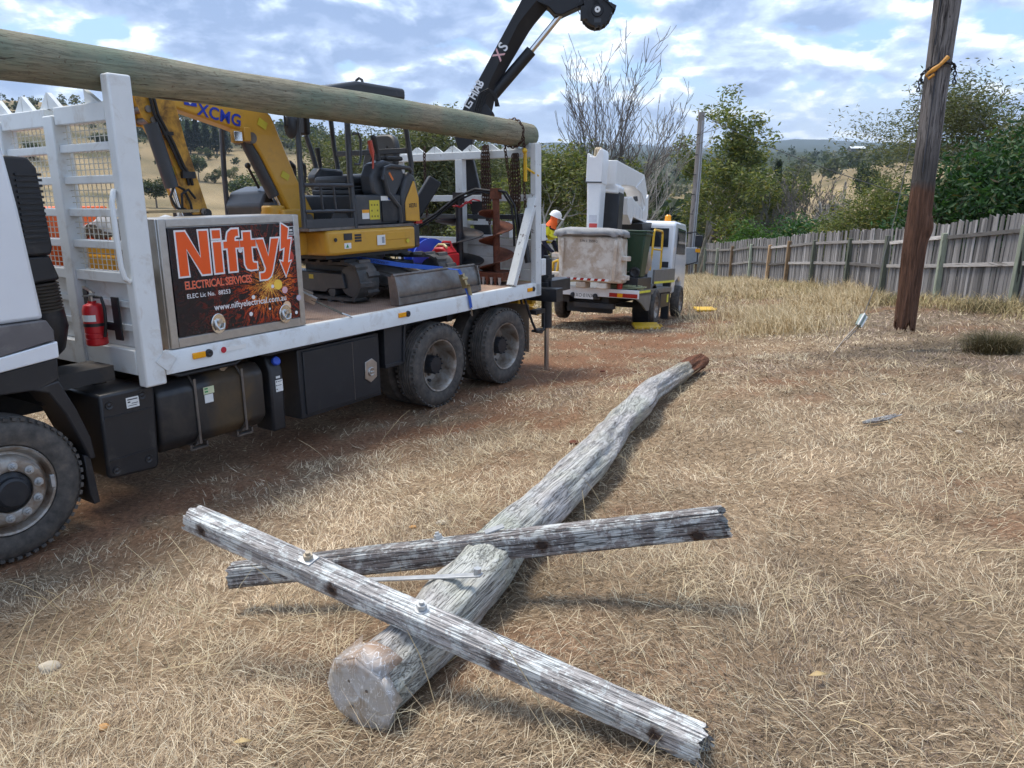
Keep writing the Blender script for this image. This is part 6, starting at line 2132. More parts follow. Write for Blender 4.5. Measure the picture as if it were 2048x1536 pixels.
fur = np.abs(fbm(X * 0.7 + ca * 0.3, Aa * 3.2 + np.sin(X * 2.0) * 0.5, 1.0, 3, 12) - 0.5)
grv = -np.clip(0.055 - fur, 0, 1) * 0.22
wave = 0.006 * np.sin(Aa * 5 + X * 1.7) + 0.004 * np.sin(Aa * 9 - X * 2.3)
Rr = cr_[:, None] + lum + grv + wave
# a knuckle under the crossarm brace and a swelling towards the far end
for kx, ka, kr, kw in ((0.95, 2.2, 0.05, 0.16), (0.62, -0.3, 0.02, 0.15), (4.35, 2.6, 0.05, 0.35), (5.0, 2.3, -0.02, 0.25), (2.6, 0.2, 0.03, 0.4), (3.4, -0.4, 0.03, 0.3), (0.42, 1.5, -0.014, 0.12)):
    d = np.angle(np.exp(1j * (Aa - ka)))
    Rr = Rr + kr * np.exp(-((X - kx) / kw) ** 2 - (d / 0.9) ** 2)
VX = np.stack([X, cy_[:, None] + ca * Rr, cz_[:, None] + sa * Rr], -1).reshape(-1, 3)
jj_, ii_ = np.meshgrid(np.arange(NR - 1), np.arange(NS), indexing='ij')
q = np.stack([jj_ * NS + ii_, jj_ * NS + (ii_ + 1) % NS, (jj_ + 1) * NS + (ii_ + 1) % NS, (jj_ + 1) * NS + ii_], -1).reshape(-1, 4)[:, ::-1]
VX = np.vstack([VX, [[xx[0], cy_[0], cz_[0]], [xx[-1] + 0.02, cy_[-1], cz_[-1]]]])
e0, e1 = len(VX) - 2, len(VX) - 1
r_ = np.arange(NS)
cap0 = np.stack([np.full(NS, e0), (r_ + 1) % NS, r_, r_], 1)
cap1 = np.stack([np.full(NS, e1), (NR - 1) * NS + r_, (NR - 1) * NS + (r_ + 1) % NS, (NR - 1) * NS + (r_ + 1) % NS], 1)
me = np_mesh('shaft', VX, np.vstack([q, cap0[:, [0, 1, 2, 2]], cap1]), M_OLD, smooth=True)
me.validate()
sh = link('shaft', me, parent=fp)
OFF[sh.name] = (0, 0, 0)

# dented sheet metal cap nailed over the near end
t = NT('cap_sheet')
co = t.coords()
n = t.noise(co, 9, 6, 0.6, 0.6)
c = t.ramp(n, [(0.36, (0.47, 0.46, 0.45)), (0.54, (0.43, 0.40, 0.355)), (0.68, (0.38, 0.30, 0.215))])
y_ = t.sep(co)[1]
edge_r = t.math('ADD', t.math('MULTIPLY', t.sep(co)[2], 2.4), t.math('MULTIPLY', n, 0.6))
c = t.mix(t.ramp(edge_r, [(0.46, 0), (0.66, 0.85)]), c, (0.31, 0.195, 0.12))
sc_ = t.noise(t.coords((1, 1.6, 0.6)), 16, 3, 0.5, 1.5)
c = t.mix(t.ramp(t.math('ABSOLUTE', t.math('SUBTRACT', sc_, 0.5)), [(0.0, 0.95), (0.016, 0.0)]), c, (0.80, 0.80, 0.80))
t.bump(t.noise(co, 11, 4, 0.5, 0.8), 0.7, 0.02)
M_CAP = t.done(c, 0.62, 0.2)
m = MB()
c0 = loc[0]
nrm = (loc[0] - loc[2]).normalized()
_, s_, u_ = frame_of(nrm)
ring = []
shape = [1.10, 1.04, 1.12, 1.02, 1.12, 1.0, 1.13, 1.05, 1.12, 1.02, 1.14, 1.02, 1.10, 0.98, 1.10, 1.03]
N_ = len(shape)
rcs = random.Random(9)
vs = []
for rad_, dep in ((0.0, 0.022), (0.5, 0.021), (0.85, 0.021), (1.0, 0.020)):
    for i in range(N_):
        a = 2 * math.pi * i / N_
        k = 0.131 * rad_ * (1 + (shape[i] - 1) * rad_)
        vs.append(c0 + s_ * (math.cos(a) * k) + u_ * (math.sin(a) * k) + nrm * (dep + rcs.uniform(-0.004, 0.004) * (rad_ > 0.3)))
fs = [(j * N_ + i, j * N_ + (i + 1) % N_, (j + 1) * N_ + (i + 1) % N_, (j + 1) * N_ + i) for j in range(3) for i in range(N_)]
m.add(vs, fs)
# skirts folded back along the pole, the upper ones lifted and torn
for f0, f1, ln, lift in ((0, 2, 0.05, 0.002), (2, 4, 0.13, 0.012), (4, 6, 0.10, 0.03), (6, 8, 0.05, 0.004), (8, 11, 0.045, 0.0), (11, 14, 0.05, 0.0), (14, 16, 0.05, 0.0)):
    vv = []
    for i in range(f0, f1 + 1):
        ii = i % N_
        a = 2 * math.pi * ii / N_
        e = V3(vs[3 * N_ + ii])
        out = s_ * math.cos(a) + u_ * math.sin(a)
        j_ = rcs.uniform(0.7, 1.2)
        vv += [e, e - nrm * ln * 0.5 * j_ + out * (lift * rcs.uniform(0.2, 1.0) - 0.004), e - nrm * ln * j_ + out * (lift * rcs.uniform(-0.3, 1.4) - 0.008)]
    k = f1 - f0 + 1
    m.add(vv, [(3 * i, 3 * i + 1, 3 * i + 4, 3 * i + 3) for i in range(k - 1)] + [(3 * i + 1, 3 * i + 2, 3 * i + 5, 3 * i + 4) for i in range(k - 1)])
cp = part('metal_cap', m, M_CAP, fp, smooth=18, label='rusty dented sheet metal cap')
so = cp.modifiers.new('sheet', 'SOLIDIFY'); so.thickness = 0.0025
for a, k in ((0.9, 0.06), (2.4, 0.05), (5.3, 0.07)):
    p = c0 + s_ * math.cos(a) * k + u_ * math.sin(a) * k + nrm * 0.018
    part('nail_head', MB().cyl(p, p + nrm * 0.005, 0.006, n=8), M_GREYSTEEL, fp)

M_ARM = grainwood('crossarm_wood', 'x', (0.60, 0.57, 0.545), (0.31, 0.28, 0.26), (0.04, 0.033, 0.03), stretch=26, fine=1.2, bump=1.0, lichen=(0.74, 0.76, 0.73), lich_amt=0.9, crack_at=(0.33, 0.37), lines=0.6, lscale=3.4, stains=[(x_, -0.05, 0.004, 0.042) for x_ in (0.11, 0.81, 1.51, 2.06)])
M_ARMB = grainwood('crossarm_wood_dark', 'x', (0.37, 0.34, 0.325), (0.19, 0.165, 0.155), (0.03, 0.025, 0.022), stretch=26, fine=1.1, bump=1.0, lichen=(0.60, 0.62, 0.60), lich_amt=0.8, crack_at=(0.35, 0.39), lines=0.9, lscale=2.4, stains=[(1.655, -0.05, 0.0, 0.05), (2.31, -0.05, -0.03, 0.05), (0.66, -0.05, -0.02, 0.05)])


def crossarm(P, Q, w, h, roll, mat, seed, label):
    P, Q = V3(P), V3(Q)
    d, s, u = frame_of(Q - P)
    s, u = s * math.cos(roll) + u * math.sin(roll), u * math.cos(roll) - s * math.sin(roll)
    mt = FPI @ Matrix(((d.x, -s.x, u.x, P.x), (d.y, -s.y, u.y, P.y), (d.z, -s.z, u.z, P.z), (0, 0, 0, 1)))
    L = (Q - P).length
    nx_, per = 150, 12
    ring_ = []
    for k in range(4):
        for i in range(per):
            t_ = i / per * 2 - 1
            ring_.append([(t_, -1), (1, t_), (-t_, 1), (-1, -t_)][k])
    ring_ = np.array(ring_)
    nr_ = len(ring_)
    xs_ = np.linspace(0, L, nx_)
    Xs, Id = np.meshgrid(xs_, np.arange(nr_), indexing='ij')
    cy, cz = ring_[Id, 0] * w / 2, ring_[Id, 1] * h / 2
    # worn arrises
    rr_ = np.maximum(np.abs(ring_[Id, 0]), 0) ** 6 * np.abs(ring_[Id, 1]) ** 6
    ed = 1 - 0.16 * rr_ * (0.5 + fbm(Xs + seed, Id * 0 + 3.0, 3.0, 3, seed))
    groove = np.clip(0.05 - np.abs(fbm(Xs * 1.6 + seed, Id * 0.45 + 10, 1.0, 3, seed + 3) - 0.5), 0, 1)
    dn = (fbm(Xs + 5, Id * 0.15, 5.0, 4, seed + 9) - 0.5) * 0.09
    k = ed + dn - groove * 0.35
    V = np.stack([Xs + (ring_[Id, 1] * 0.012 + (fbm(Id * 0.6, Id * 0.2, 1.0, 2, seed) - 0.5) * 0.05) * ((Xs < 0.02).astype(float) - (Xs > L - 0.02)), cy * k, cz * k], -1).reshape(-1, 3)
    jj2, ii2 = np.meshgrid(np.arange(nx_ - 1), np.arange(nr_), indexing='ij')
    q2 = np.stack([jj2 * nr_ + ii2, jj2 * nr_ + (ii2 + 1) % nr_, (jj2 + 1) * nr_ + (ii2 + 1) % nr_, (jj2 + 1) * nr_ + ii2], -1).reshape(-1, 4)[:, ::-1]
    V = np.vstack([V, [[0.012, 0, 0], [L - 0.012, 0, 0]]])
    a0_, a1_ = len(V) - 2, len(V) - 1
    rr2 = np.arange(nr_)
    q2 = np.vstack([q2, np.stack([np.full(nr_, a0_), (rr2 + 1) % nr_, rr2, rr2], 1), np.stack([np.full(nr_, a1_), (nx_ - 1) * nr_ + rr2, (nx_ - 1) * nr_ + (rr2 + 1) % nr_, (nx_ - 1) * nr_ + (rr2 + 1) % nr_], 1)])
    me_ = np_mesh('crossarm', V, q2, mat, smooth=True)
    me_.validate()
    me_.set_sharp_from_angle(angle=rad(40))
    o = link('crossarm', me_, parent=fp)
    o.matrix_local = mt
    o['label'] = label
    OFF[o.name] = (0, 0, 0)
    return o, L


arm_a, LA = crossarm((-1.345, 2.936, 0.337), (0.566, 1.857, 0.137), 0.096, 0.096, rad(-6), M_ARM, 3, 'pale lichen covered crossarm nearest the camera')
arm_b, LB = crossarm((-1.406, 3.42, -0.221), (0.865, 2.818, 0.382), 0.098, 0.118, rad(4), M_ARMB, 8, 'darker crossarm lying behind the pale one')
M_HOLE = paint('rust_stain', (0.03, 0.017, 0.012), 0.9, var=0.4, scale=30)
M_NUT = paint('old_nut', (0.42, 0.36, 0.27), 0.55, 0.4, var=0.2, scale=20)


def bolt(arm, x, y, h, square, mat):
    m = MB()
    if square:
        m.box((x - 0.03, y - 0.03, h), (x + 0.03, y + 0.03, h + 0.006))
    else:
        m.cyl((x, y, h), (x, y, h + 0.005), 0.027, n=18)
    wsh = part('washer', m, M_GALV, arm, bevel=0.0015)
    m = MB().cyl((x, y, h + 0.006), (x, y, h + 0.024), 0.019, n=6).cyl((x, y, h + 0.024), (x, y, h + 0.036), 0.010, n=10)
    return part('bolt', m, mat, arm)


bolt(arm_a, 0.655, 0.0, 0.047, True, M_NUT)
bolt(arm_a, 1.185, 0.0, 0.047, False, M_GALV)
for x in (0.11, 0.81, 1.51, 2.06):
    m = MB().prism([(x + math.cos(a) * 0.011 * (1 + 0.3 * math.sin(3 * a + x)), -0.0472, 0.004 + math.sin(a) * 0.012 * (1 + 0.2 * math.cos(2 * a))) for a in np.linspace(0, 2 * math.pi, 14, endpoint=False)], (0, -0.003, 0))
    part('bolt_hole', m, M_HOLE, arm_a)
for x, z, k in ((1.36, 0.01, 0.6), (1.47, -0.005, 0.6), (1.655, 0.0, 0.8), (2.31, -0.03, 0.9), (0.66, -0.02, 0.8)):
    m = MB().prism([(x + math.cos(a) * 0.022 * k, -0.0490, z + math.sin(a) * 0.011 * k * (1.4 if k > 0.7 else 0.8)) for a in np.linspace(0, 2 * math.pi, 12, endpoint=False)], (0, -0.002, 0))
    part('bolt_hole', m, M_HOLE if k > 0.7 else M_INK, arm_b)
bolt(arm_b, 1.155, 0.01, 0.057, False, M_GALV)
m = MB().beam((1.38, 0.02, 0.062), (1.46, 0.06, 0.068), 0.05, 0.006)
part('bracket_plate', m, M_GALV, arm_b)
# flat steel brace from the pale crossarm to a coach bolt in the pole
P_, Q_ = FPI @ V3((-0.72, 2.93, 0.04)), FPI @ V3((-0.12, 2.70, 0.205))
part('brace_strap', MB().beam(P_, Q_, 0.036, 0.008), M_GALV, fp, bevel=0.002)
m = MB().cyl(Q_ - (Q_ - P_).normalized() * 0.02, Q_ - (Q_ - P_).normalized() * 0.02 + Vector((0, 0, 0.03)), 0.017, n=6)
part('brace_bolt', m, M_GALV, fp)

# ------------------------------------------------------------------ service pole, meter box, wires
M_SVC = grainwood('service_pole_wood', 'z', (0.36, 0.33, 0.31), (0.22, 0.20, 0.185), (0.08, 0.07, 0.06), stretch=8, fine=0.7, bump=0.4)
sb_ = (9.55, 41.4, -4.62)
sp = thing('service_pole', 'tall grey timber service pole with conduits beside the far end of the fence', 'utility pole', sb_)
m = MB().tube([(9.55, 41.4, -4.8), (9.62, 41.6, -2), (9.72, 41.75, 1.0), (9.78, 41.9, 3.92)], [0.20, 0.19, 0.175, 0.165], 18)
part('shaft', m, M_SVC, sp, smooth=50)
for o, r in ((0.03, 0.035), (0.13, 0.028)):
    part('conduit', MB().tube([(9.55 + o, 41.17, -4.7), (9.62 + o, 41.38, -2), (9.72 + o, 41.55, 1.0), (9.78 + o * 0.6, 41.71, 3.5)], r, 8), paint('grey_conduit', (0.40, 0.41, 0.43), 0.5), sp)
for z in (-3.2, -2.2, -1.2, -0.2, 0.8, 1.8, 2.8):
    x_ = 9.55 + 0.23 * (z + 4.8) / 8.7
    y_ = 41.4 + 0.5 * (z + 4.8) / 8.7
    part('conduit_saddle', MB().lathe((x_, y_, z), (0, 0, 1), [(0.235, 0), (0.235, 0.04)], 16, rad(200), rad(340)), M_BLACKMETAL, sp)
m = MB().box((9.12, 40.75, -3.72), (9.86, 40.98, -2.88))
mb_ = thing('meter_box', 'grey metal meter box on short legs beside the service pole', 'meter box', (9.5, 40.85, -4.6))
part('box_body', m, paint('meter_grey', (0.27, 0.30, 0.33), 0.45), mb_, bevel=0.01)
part('box_door', MB().box((9.16, 40.735, -3.68), (9.82, 40.75, -2.92)), paint('meter_grey', (0.29, 0.32, 0.35), 0.45), mb_)
for x_ in (9.25, 9.72):
    part('leg', MB().box((x_, 40.8, -4.75), (x_ + 0.09, 40.92, -3.72)), M_POSTB, mb_)


def wire(label, pts, r, mat, sag=0.0):
    P, Q = V3(pts[0]), V3(pts[-1])
    if len(pts) == 2:
        pts = [P.lerp(Q, i / 20) - Vector((0, 0, sag * 4 * (i / 20) * (1 - i / 20))) for i in range(21)]
    return solo('overhead_wire', MB().tube(pts, r, 5), mat, label, 'wire', pts[0], smooth=60)


wire('single dark service wire falling right from the top of the service pole', [(9.78, 41.9, 3.8), (14.5, 17.0, -0.5)], 0.016, M_RUBBERHOSE, 0.5)
wire('thin pale wire slanting down left from the bucket truck boom behind the worker', [(2.4, 19.0, -0.2), (-2.0, 20.5, -2.0)], 0.006, M_GALV, 0.0)
gw = thing('guy_wire', 'steel guy wire rising from the grass past the hanging pole', 'wire', (4.41, 10.25, -0.83))
part('lower_wire', MB().tube([(4.40, 10.24, -0.84), (4.60, 10.38, -0.66), (4.86, 10.56, -0.47)], 0.008, 6), M_GREYSTEEL, gw)
part('lower_wire', MB().tube([(4.63, 10.38, -0.665), (4.89, 10.56, -0.50)], 0.007, 6), M_GREYSTEEL, gw)
part('upper_wire', MB().tube([(4.93, 10.62, -0.40), (5.12, 10.76, 0.02), (5.36, 10.95, 1.0), (5.47, 11.0, 2.2), (5.60, 11.05, 3.6)], 0.006, 6), M_GREYSTEEL, gw)
m = MB().cyl((4.86, 10.55, -0.50), (4.955, 10.63, -0.36), 0.052, n=12)
part('insulator', m, paint('insulator_green', (0.30, 0.36, 0.31), 0.25, var=0.1), gw, bevel=0.012)
m = MB().tube([(4.83, 10.50, -0.47), (4.94, 10.58, -0.32)], 0.012, 6).tube([(4.88, 10.50, -0.50), (4.98, 10.58, -0.37)], 0.012, 6)
part('insulator_clamp', m, M_STICKER, gw)

# ------------------------------------------------------------------ bucket truck
BM = Matrix(((0.927, 0.371, 0.048, 2.946), (-0.375, 0.919, 0.12, 16.659), (0.0, -0.129, 0.992, -1.826), (0, 0, 0, 1)))
bt = thing('bucket_truck', 'white elevating work platform truck with folded boom parked near the fence', 'truck', (0, 0, 0), BM)
M_BTGREY = paint('tray_grey', (0.16, 0.155, 0.145), 0.5, dirt=(0.30, 0.26, 0.2), dirt_amt=0.4, dirt_scale=3, edge=(0.5, 0.75))
M_BTWHITE = paint('boom_white', (0.78, 0.78, 0.77), 0.35, var=0.03, dirt=(0.5, 0.45, 0.36), dirt_amt=0.35, dirt_scale=3, edge=(0.55, 0.8))
M_FIBRE = paint('cream_fibreglass', (0.70, 0.64, 0.55), 0.45, var=0.05, dirt=(0.48, 0.37, 0.27), dirt_amt=0.9, dirt_scale=3.0, edge=(0.44, 0.56))
M_HIVIS = paint('reflective_yellow', (0.75, 0.72, 0.05), 0.4)
for y_, nm in ((0.42, 'rear_wheel'), (3.62, 'front_wheel')):
    for r_, fl in ((0.15, 1), (-2.17, -1)):
        w = thing(nm, None, None, (0, 0, 0))
        w.parent = bt
        w.matrix_local = Matrix.Translation((r_, y_, 0.41)) @ (Matrix.Rotation(rad(90), 4, 'Z') if fl > 0 else Matrix.Rotation(rad(-90), 4, 'Z'))
        OFF[w.name] = (0, 0, 0)
        m = MB().lathe((0, 0, 0), (0, 1, 0), [(0.25, 0.03), (0.31, 0.0), (0.37, 0.005), (0.405, 0.04), (0.41, 0.06), (0.41, 0.19), (0.395, 0.22), (0.3, 0.24), (0.25, 0.2)], 36)
        part('tyre', m, M_TYRE, w)
        m = MB().lathe((0, 0, 0), (0, 1, 0), [(0.255, 0.03), (0.245, 0.02), (0.225, 0.06), (0.20, 0.10), (0.09, 0.09), (0.08, 0.05), (0.0, 0.05)], 28)
        part('rim', m, M_RIM, w)
m = MB().box((-1.5, -1.4, 0.50), (-1.35, 4.3, 0.66)).box((-0.65, -1.4, 0.50), (-0.5, 4.3, 0.66)).box((-1.9, 0.35, 0.36), (-0.1, 0.5, 0.48)).box((-1.9, 3.55, 0.36), (-0.1, 3.7, 0.48))
m.box((-1.45, -1.2, 0.30), (-0.5, -1.0, 0.5)).box((-1.2, -1.55, 0.42), (-0.35, -1.40, 0.52))
part('chassis', m, M_CHASSIS, bt)
part('tray', MB().box((-2.2, -1.55, 0.70), (0.10, 2.35, 0.82)), M_BTGREY, bt, bevel=0.01)
part('rear_bumper', MB().box((-2.25, -1.62, 0.66), (0.16, -1.552, 0.83)), M_BTWHITE, bt, bevel=0.01)
m = MB().box((-0.44, -1.635, 0.675), (0.14, -1.621, 0.755))
part('tail_lamp', m, M_REDLENS, bt, bevel=0.004)
part('indicator_lamp', MB().box((-0.27, -1.642, 0.675), (-0.16, -1.636, 0.755)), M_AMBER, bt)
part('number_plate', MB().box((-1.17, -1.633, 0.60), (-0.77, -1.622, 0.725)), M_STICKER, bt)
text('plate_letters', 'XO·01NX', 0.105, M_INK, bt, (-1.145, -1.6345, 0.635), (1, 0, 0), (0, 0, 1), 0.0, sx=0.80, space=1.08)
for r_ in (-1.21, -0.73):
    part('bumper_stop', MB().lathe((r_, -1.62, 0.67), (0, -1, 0), [(0.05, 0), (0.045, 0.03), (0, 0.035)], 14), M_BLACK, bt)
# right-hand side: body panel, stripes, arch, side box
part('side_panel', MB().prism([(0.09, -0.05, 0.93), (0.09, 2.45, 0.93), (0.09, 2.45, 1.27), (0.09, -0.05, 1.24)], (0.045, 0, 0)), M_BTGREY, bt, bevel=0.006)
part('side_stripe', MB().box((0.136, -0.04, 0.935), (0.139, 2.44, 0.985)), M_HIVIS, bt)
part('rear_side_panel', MB().prism([(0.07, -1.55, 0.83), (0.07, -0.08, 0.83), (0.07, -0.08, 0.60), (0.07, -0.20, 0.36), (0.07, -0.45, 0.36), (0.07, -1.05, 0.55), (0.07, -1.55, 0.66)], (0.03, 0, 0)), M_BTGREY, bt, bevel=0.006)
part('rear_stripe', MB().box((0.101, -1.5, 0.76), (0.104, -0.2, 0.81)), M_HIVIS, bt)
m = MB().lathe((-0.30, 0.42, 0.42), (1, 0, 0), [(0.50, 0.0), (0.50, 0.36), (0.47, 0.36), (0.47, 0.0)], 24)
part('mudguard', m, M_BLACK, bt)
part('side_box', MB().box((-0.25, 1.15, 0.35), (0.08, 2.2, 0.68)), M_BLACK, bt, bevel=0.01)
part('side_marker', MB().box((0.081, 1.9, 0.45), (0.085, 2.1, 0.64)), M_HIVIS, bt)
part('stabiliser_leg', MB().box((-0.12, 2.30, 0.02), (0.06, 2.46, 0.95)), M_BLACKMETAL, bt, bevel=0.006)
part('stabiliser_leg', MB().box((-2.2, 2.30, 0.02), (-2.04, 2.46, 0.95)), M_BLACKMETAL, bt, bevel=0.006)
# cab
m = MB().prism([(0.03, 2.52, 0.62), (0.03, 2.52, 1.60), (0.03, 2.60, 2.34), (0.03, 2.72, 2.42), (0.03, 4.15, 2.42), (0.03, 4.35, 2.28), (0.03, 4.62, 1.55), (0.03, 4.65, 0.62), (0.03, 4.10, 0.62), (0.03, 4.02, 0.90), (0.03, 3.62, 1.02), (0.03, 3.22, 0.9), (0.03, 3.1, 0.62)], (-2.08, 0, 0))
part('cab', m, M_CABWHITE, bt, bevel=0.05, smooth=50)
part('rear_window', MB().prism([(-0.78, 2.535, 1.78), (-0.10, 2.535, 1.78), (-0.12, 2.595, 2.24), (-0.76, 2.595, 2.24)], (0, -0.02, 0)), M_GLASS, bt, bevel=0.006)
part('rear_window', MB().prism([(-1.95, 2.535, 1.78), (-1.25, 2.535, 1.78), (-1.27, 2.595, 2.24), (-1.93, 2.595, 2.24)], (0, -0.02, 0)), M_GLASS, bt, bevel=0.006)
part('side_window', MB().prism([(0.02, 3.0, 1.62), (0.02, 4.25, 1.62), (0.02, 4.12, 2.25), (0.02, 3.0, 2.27)], (0.022, 0, 0)), M_GLASS, bt)
part('cab_vent', MB().box((-0.22, 2.50, 1.28), (-0.06, 2.519, 1.42)), M_INK, bt)
part('door_seam', MB().box((0.031, 2.9, 0.95), (0.034, 2.915, 2.3)), M_INK, bt)
part('roof_lamp_bar', MB().box((-1.6, 3.4, 2.421), (-0.3, 3.5, 2.45)), M_BTWHITE, bt)
m = MB().lathe((-0.42, 3.9, 2.45), (0, 0, 1), [(0.10, 0), (0.10, 0.03), (0.085, 0.035), (0.08, 0.16), (0.05, 0.19), (0, 0.19)], 20)
part('beacon', m, paint('beacon_amber', (0.85, 0.33, 0.01), 0.15), bt)
part('beacon_base', MB().cyl((-0.42, 3.9, 2.42), (-0.42, 3.9, 2.452), 0.105, n=20), M_BLACK, bt)
m = MB().tube([(0.03, 4.3, 2.2), (0.25, 4.40, 2.24), (0.34, 4.40, 2.18), (0.36, 4.40, 1.45), (0.05, 4.42, 1.35)], 0.018, 6)
part('mirror_arm', m, M_BLACK, bt)
part('mirror', MB().box((0.26, 4.36, 1.86), (0.46, 4.44, 2.16)), M_BLACK, bt, bevel=0.015)
part('indicator_lamp', MB().box((0.29, 4.36, 1.70), (0.42, 4.40, 1.80)), M_AMBER, bt, bevel=0.01)

# turret and folded booms
m = MB().prism([(-1.15, 1.15, 1.0), (-1.15, 2.40, 1.0), (-1.15, 2.25, 2.0), (-1.15, 2.45, 2.36), (-1.15, 1.30, 2.28), (-1.15, 1.55, 2.0)], (0.62, 0, 0))
part('turret', m, M_BLACKMETAL, bt, bevel=0.015)
m = MB().prism([(-1.08, 0.35, 2.78), (-1.08, 0.45, 2.42), (-1.08, 0.85, 2.22), (-1.08, 1.0, 2.40), (-1.08, 2.45, 2.33), (-1.08, 2.58, 2.55), (-1.08, 2.5, 3.04), (-1.08, 2.28, 2.92), (-1.08, 2.08, 2.62), (-1.08, 1.4, 2.72), (-1.08, 0.75, 2.84)], (0.40, 0, 0))
part('lower_boom', m, M_BTWHITE, bt, bevel=0.012)
for y_ in (0.95, 1.25, 1.6, 1.95):
    part('boom_rib', MB().box((-0.679, y_, 2.42), (-0.668, y_ + 0.03, 2.68)), M_BTWHITE, bt)
m = MB().prism([(-1.05, -0.75, 3.46), (-1.05, 1.92, 3.45), (-1.05, 2.30, 3.12), (-1.05, 2.28, 2.70), (-1.05, 2.0, 2.66), (-1.05, 1.65, 2.98), (-1.05, 1.0, 3.08), (-1.05, -0.1, 3.02), (-1.05, -0.75, 2.86)], (0.36, 0, 0))
ub_ = part('upper_boom', m, M_BTWHITE, bt, bevel=0.014)
part('boom_cover', MB().prism([(-0.689, 1.05, 3.06), (-0.689, 1.9, 3.40), (-0.689, 2.26, 3.08), (-0.689, 2.2, 2.74), (-0.689, 1.68, 3.0)], (0.014, 0, 0)), M_BTWHITE, bt)
part('boom_opening', MB().prism([(-0.689, 0.9, 2.86), (-0.689, 1.3, 2.90), (-0.689, 1.4, 2.80), (-0.689, 1.0, 2.74)], (0.004, 0, 0)), M_INK, bt)
m = MB().box((-1.0, -0.72, 2.0), (-0.60, -0.30, 2.82))
part('control_box', m, M_BLACK, bt, bevel=0.02)
m = MB().prism([(-1.0, -0.75, 2.80), (-0.62, -0.75, 2.78), (-0.60, -0.75, 2.92), (-0.74, -0.75, 3.02), (-1.0, -0.75, 2.98)], (0, 0.45, 0))
part('boom_knuckle', m, M_BTWHITE, bt, bevel=0.03)
# upright jib with its shroud
m = MB()
vs = []
for z, a, b in ((1.60, -1.09, -0.86), (2.5, -1.13, -0.855), (2.98, -1.16, -0.85), (3.42, -1.17, -0.85)):
    vs += [(a, -1.30, z), (b, -1.30, z), (b, -0.90, z), (a, -0.90, z)]
fs = [(3, 2, 1, 0), (12, 13, 14, 15)]
for j in range(3):
    for i in range(4):
        fs.append((j * 4 + i, j * 4 + (i + 1) % 4, (j + 1) * 4 + (i + 1) % 4, (j + 1) * 4 + i))
m.add(vs, fs)
part('jib', m, M_BTWHITE, bt, bevel=0.03)
m = MB().prism([(-1.18, -1.31, 2.96), (-0.84, -1.31, 2.93), (-0.84, -1.31, 3.55), (-0.87, -1.31, 3.62), (-0.93, -1.31, 3.60), (-1.0, -1.31, 3.46), (-1.12, -1.31, 3.46), (-1.15, -1.31, 3.53), (-1.18, -1.31, 3.52)], (0, 0.42, 0))
part('jib_shroud', m, M_BTWHITE, bt, bevel=0.012)
part('shroud_band', MB().box((-1.185, -1.318, 2.94), (-0.835, -1.309, 2.965)), M_DKGREY, bt)
m = MB()
for k in range(3):
    m.tube([(-1.08 + 0.05 * k, -1.15, 3.40), (-1.06 + 0.05 * k, -1.15, 3.62), (-1.05 + 0.04 * k, -1.1, 3.66), (-1.04 + 0.04 * k, -0.9, 3.5)], 0.02, 6)
part('jib_hose', m, paint('tan_hose', (0.45, 0.36, 0.24), 0.6), bt)
part('jib_label', MB().box((-1.05, -1.306, 2.04), (-0.88, -1.301, 2.13)), paint('label_red', (0.55, 0.06, 0.05), 0.5), bt)
part('jib_label', MB().box((-1.06, -1.306, 2.15), (-0.90, -1.301, 2.30)), paint('label_grey', (0.55, 0.55, 0.58), 0.5), bt)
# bucket
bk_ = []
m = MB()
vs = []
z0, z1 = 0.955, 1.86
for z, a, b, c, d_ in ((z0, -1.43, -0.14, -1.92, -1.42), (z1, -1.51, -0.20, -1.97, -1.35)):
    vs += [(a, c, z), (b, c, z), (b, d_, z), (a, d_, z)]
m.add(vs, [(3, 2, 1, 0), (4, 5, 6, 7), (0, 1, 5, 4), (1, 2, 6, 5), (2, 3, 7, 6), (3, 0, 4, 7)])
bu = part('bucket', m, M_FIBRE, bt, bevel=0.045, smooth=60)
m = MB()
for a in (-1.39, -0.30):
    m.box((a - 0.02, -2.015, 1.0), (a + 0.05, -1.985, 1.80))
part('bucket_flange', m, M_FIBRE, bu, bevel=0.01, kind='stuff')
for a, b in ((-1.62, -1.44), (-0.24, -0.06)):
    for z in (1.40, 1.02):
        part('bucket_lug', MB().box((a, -1.9, z), (b, -1.55, z + 0.10)), M_FIBRE, bu, bevel=0.015)
for a in (-1.08, -0.64):
    part('bucket_foot', MB().box((a, -1.9, 0.83), (a + 0.2, -1.5, 0.95)), M_FIBRE, bu, bevel=0.02)
for k in range(13):
    part('hazard_stripe', MB().prism([(-1.34 + 0.073 * k, -1.985, 0.985), (-1.34 + 0.073 * (k + 1), -1.985, 0.985), (-1.32 + 0.073 * (k + 1), -1.987, 1.03), (-1.32 + 0.073 * k, -1.987, 1.03)], (0, -0.003, 0)), M_REDLENS if k % 2 else M_STICKER, bu)
text('load_letters', 'S.W.L 350KG', 0.072, M_DKGREY, bu, (-1.02, -1.975, 1.735), (1, 0, 0), (0, 0.0, 1), 0.0, sx=0.84, space=1.08)
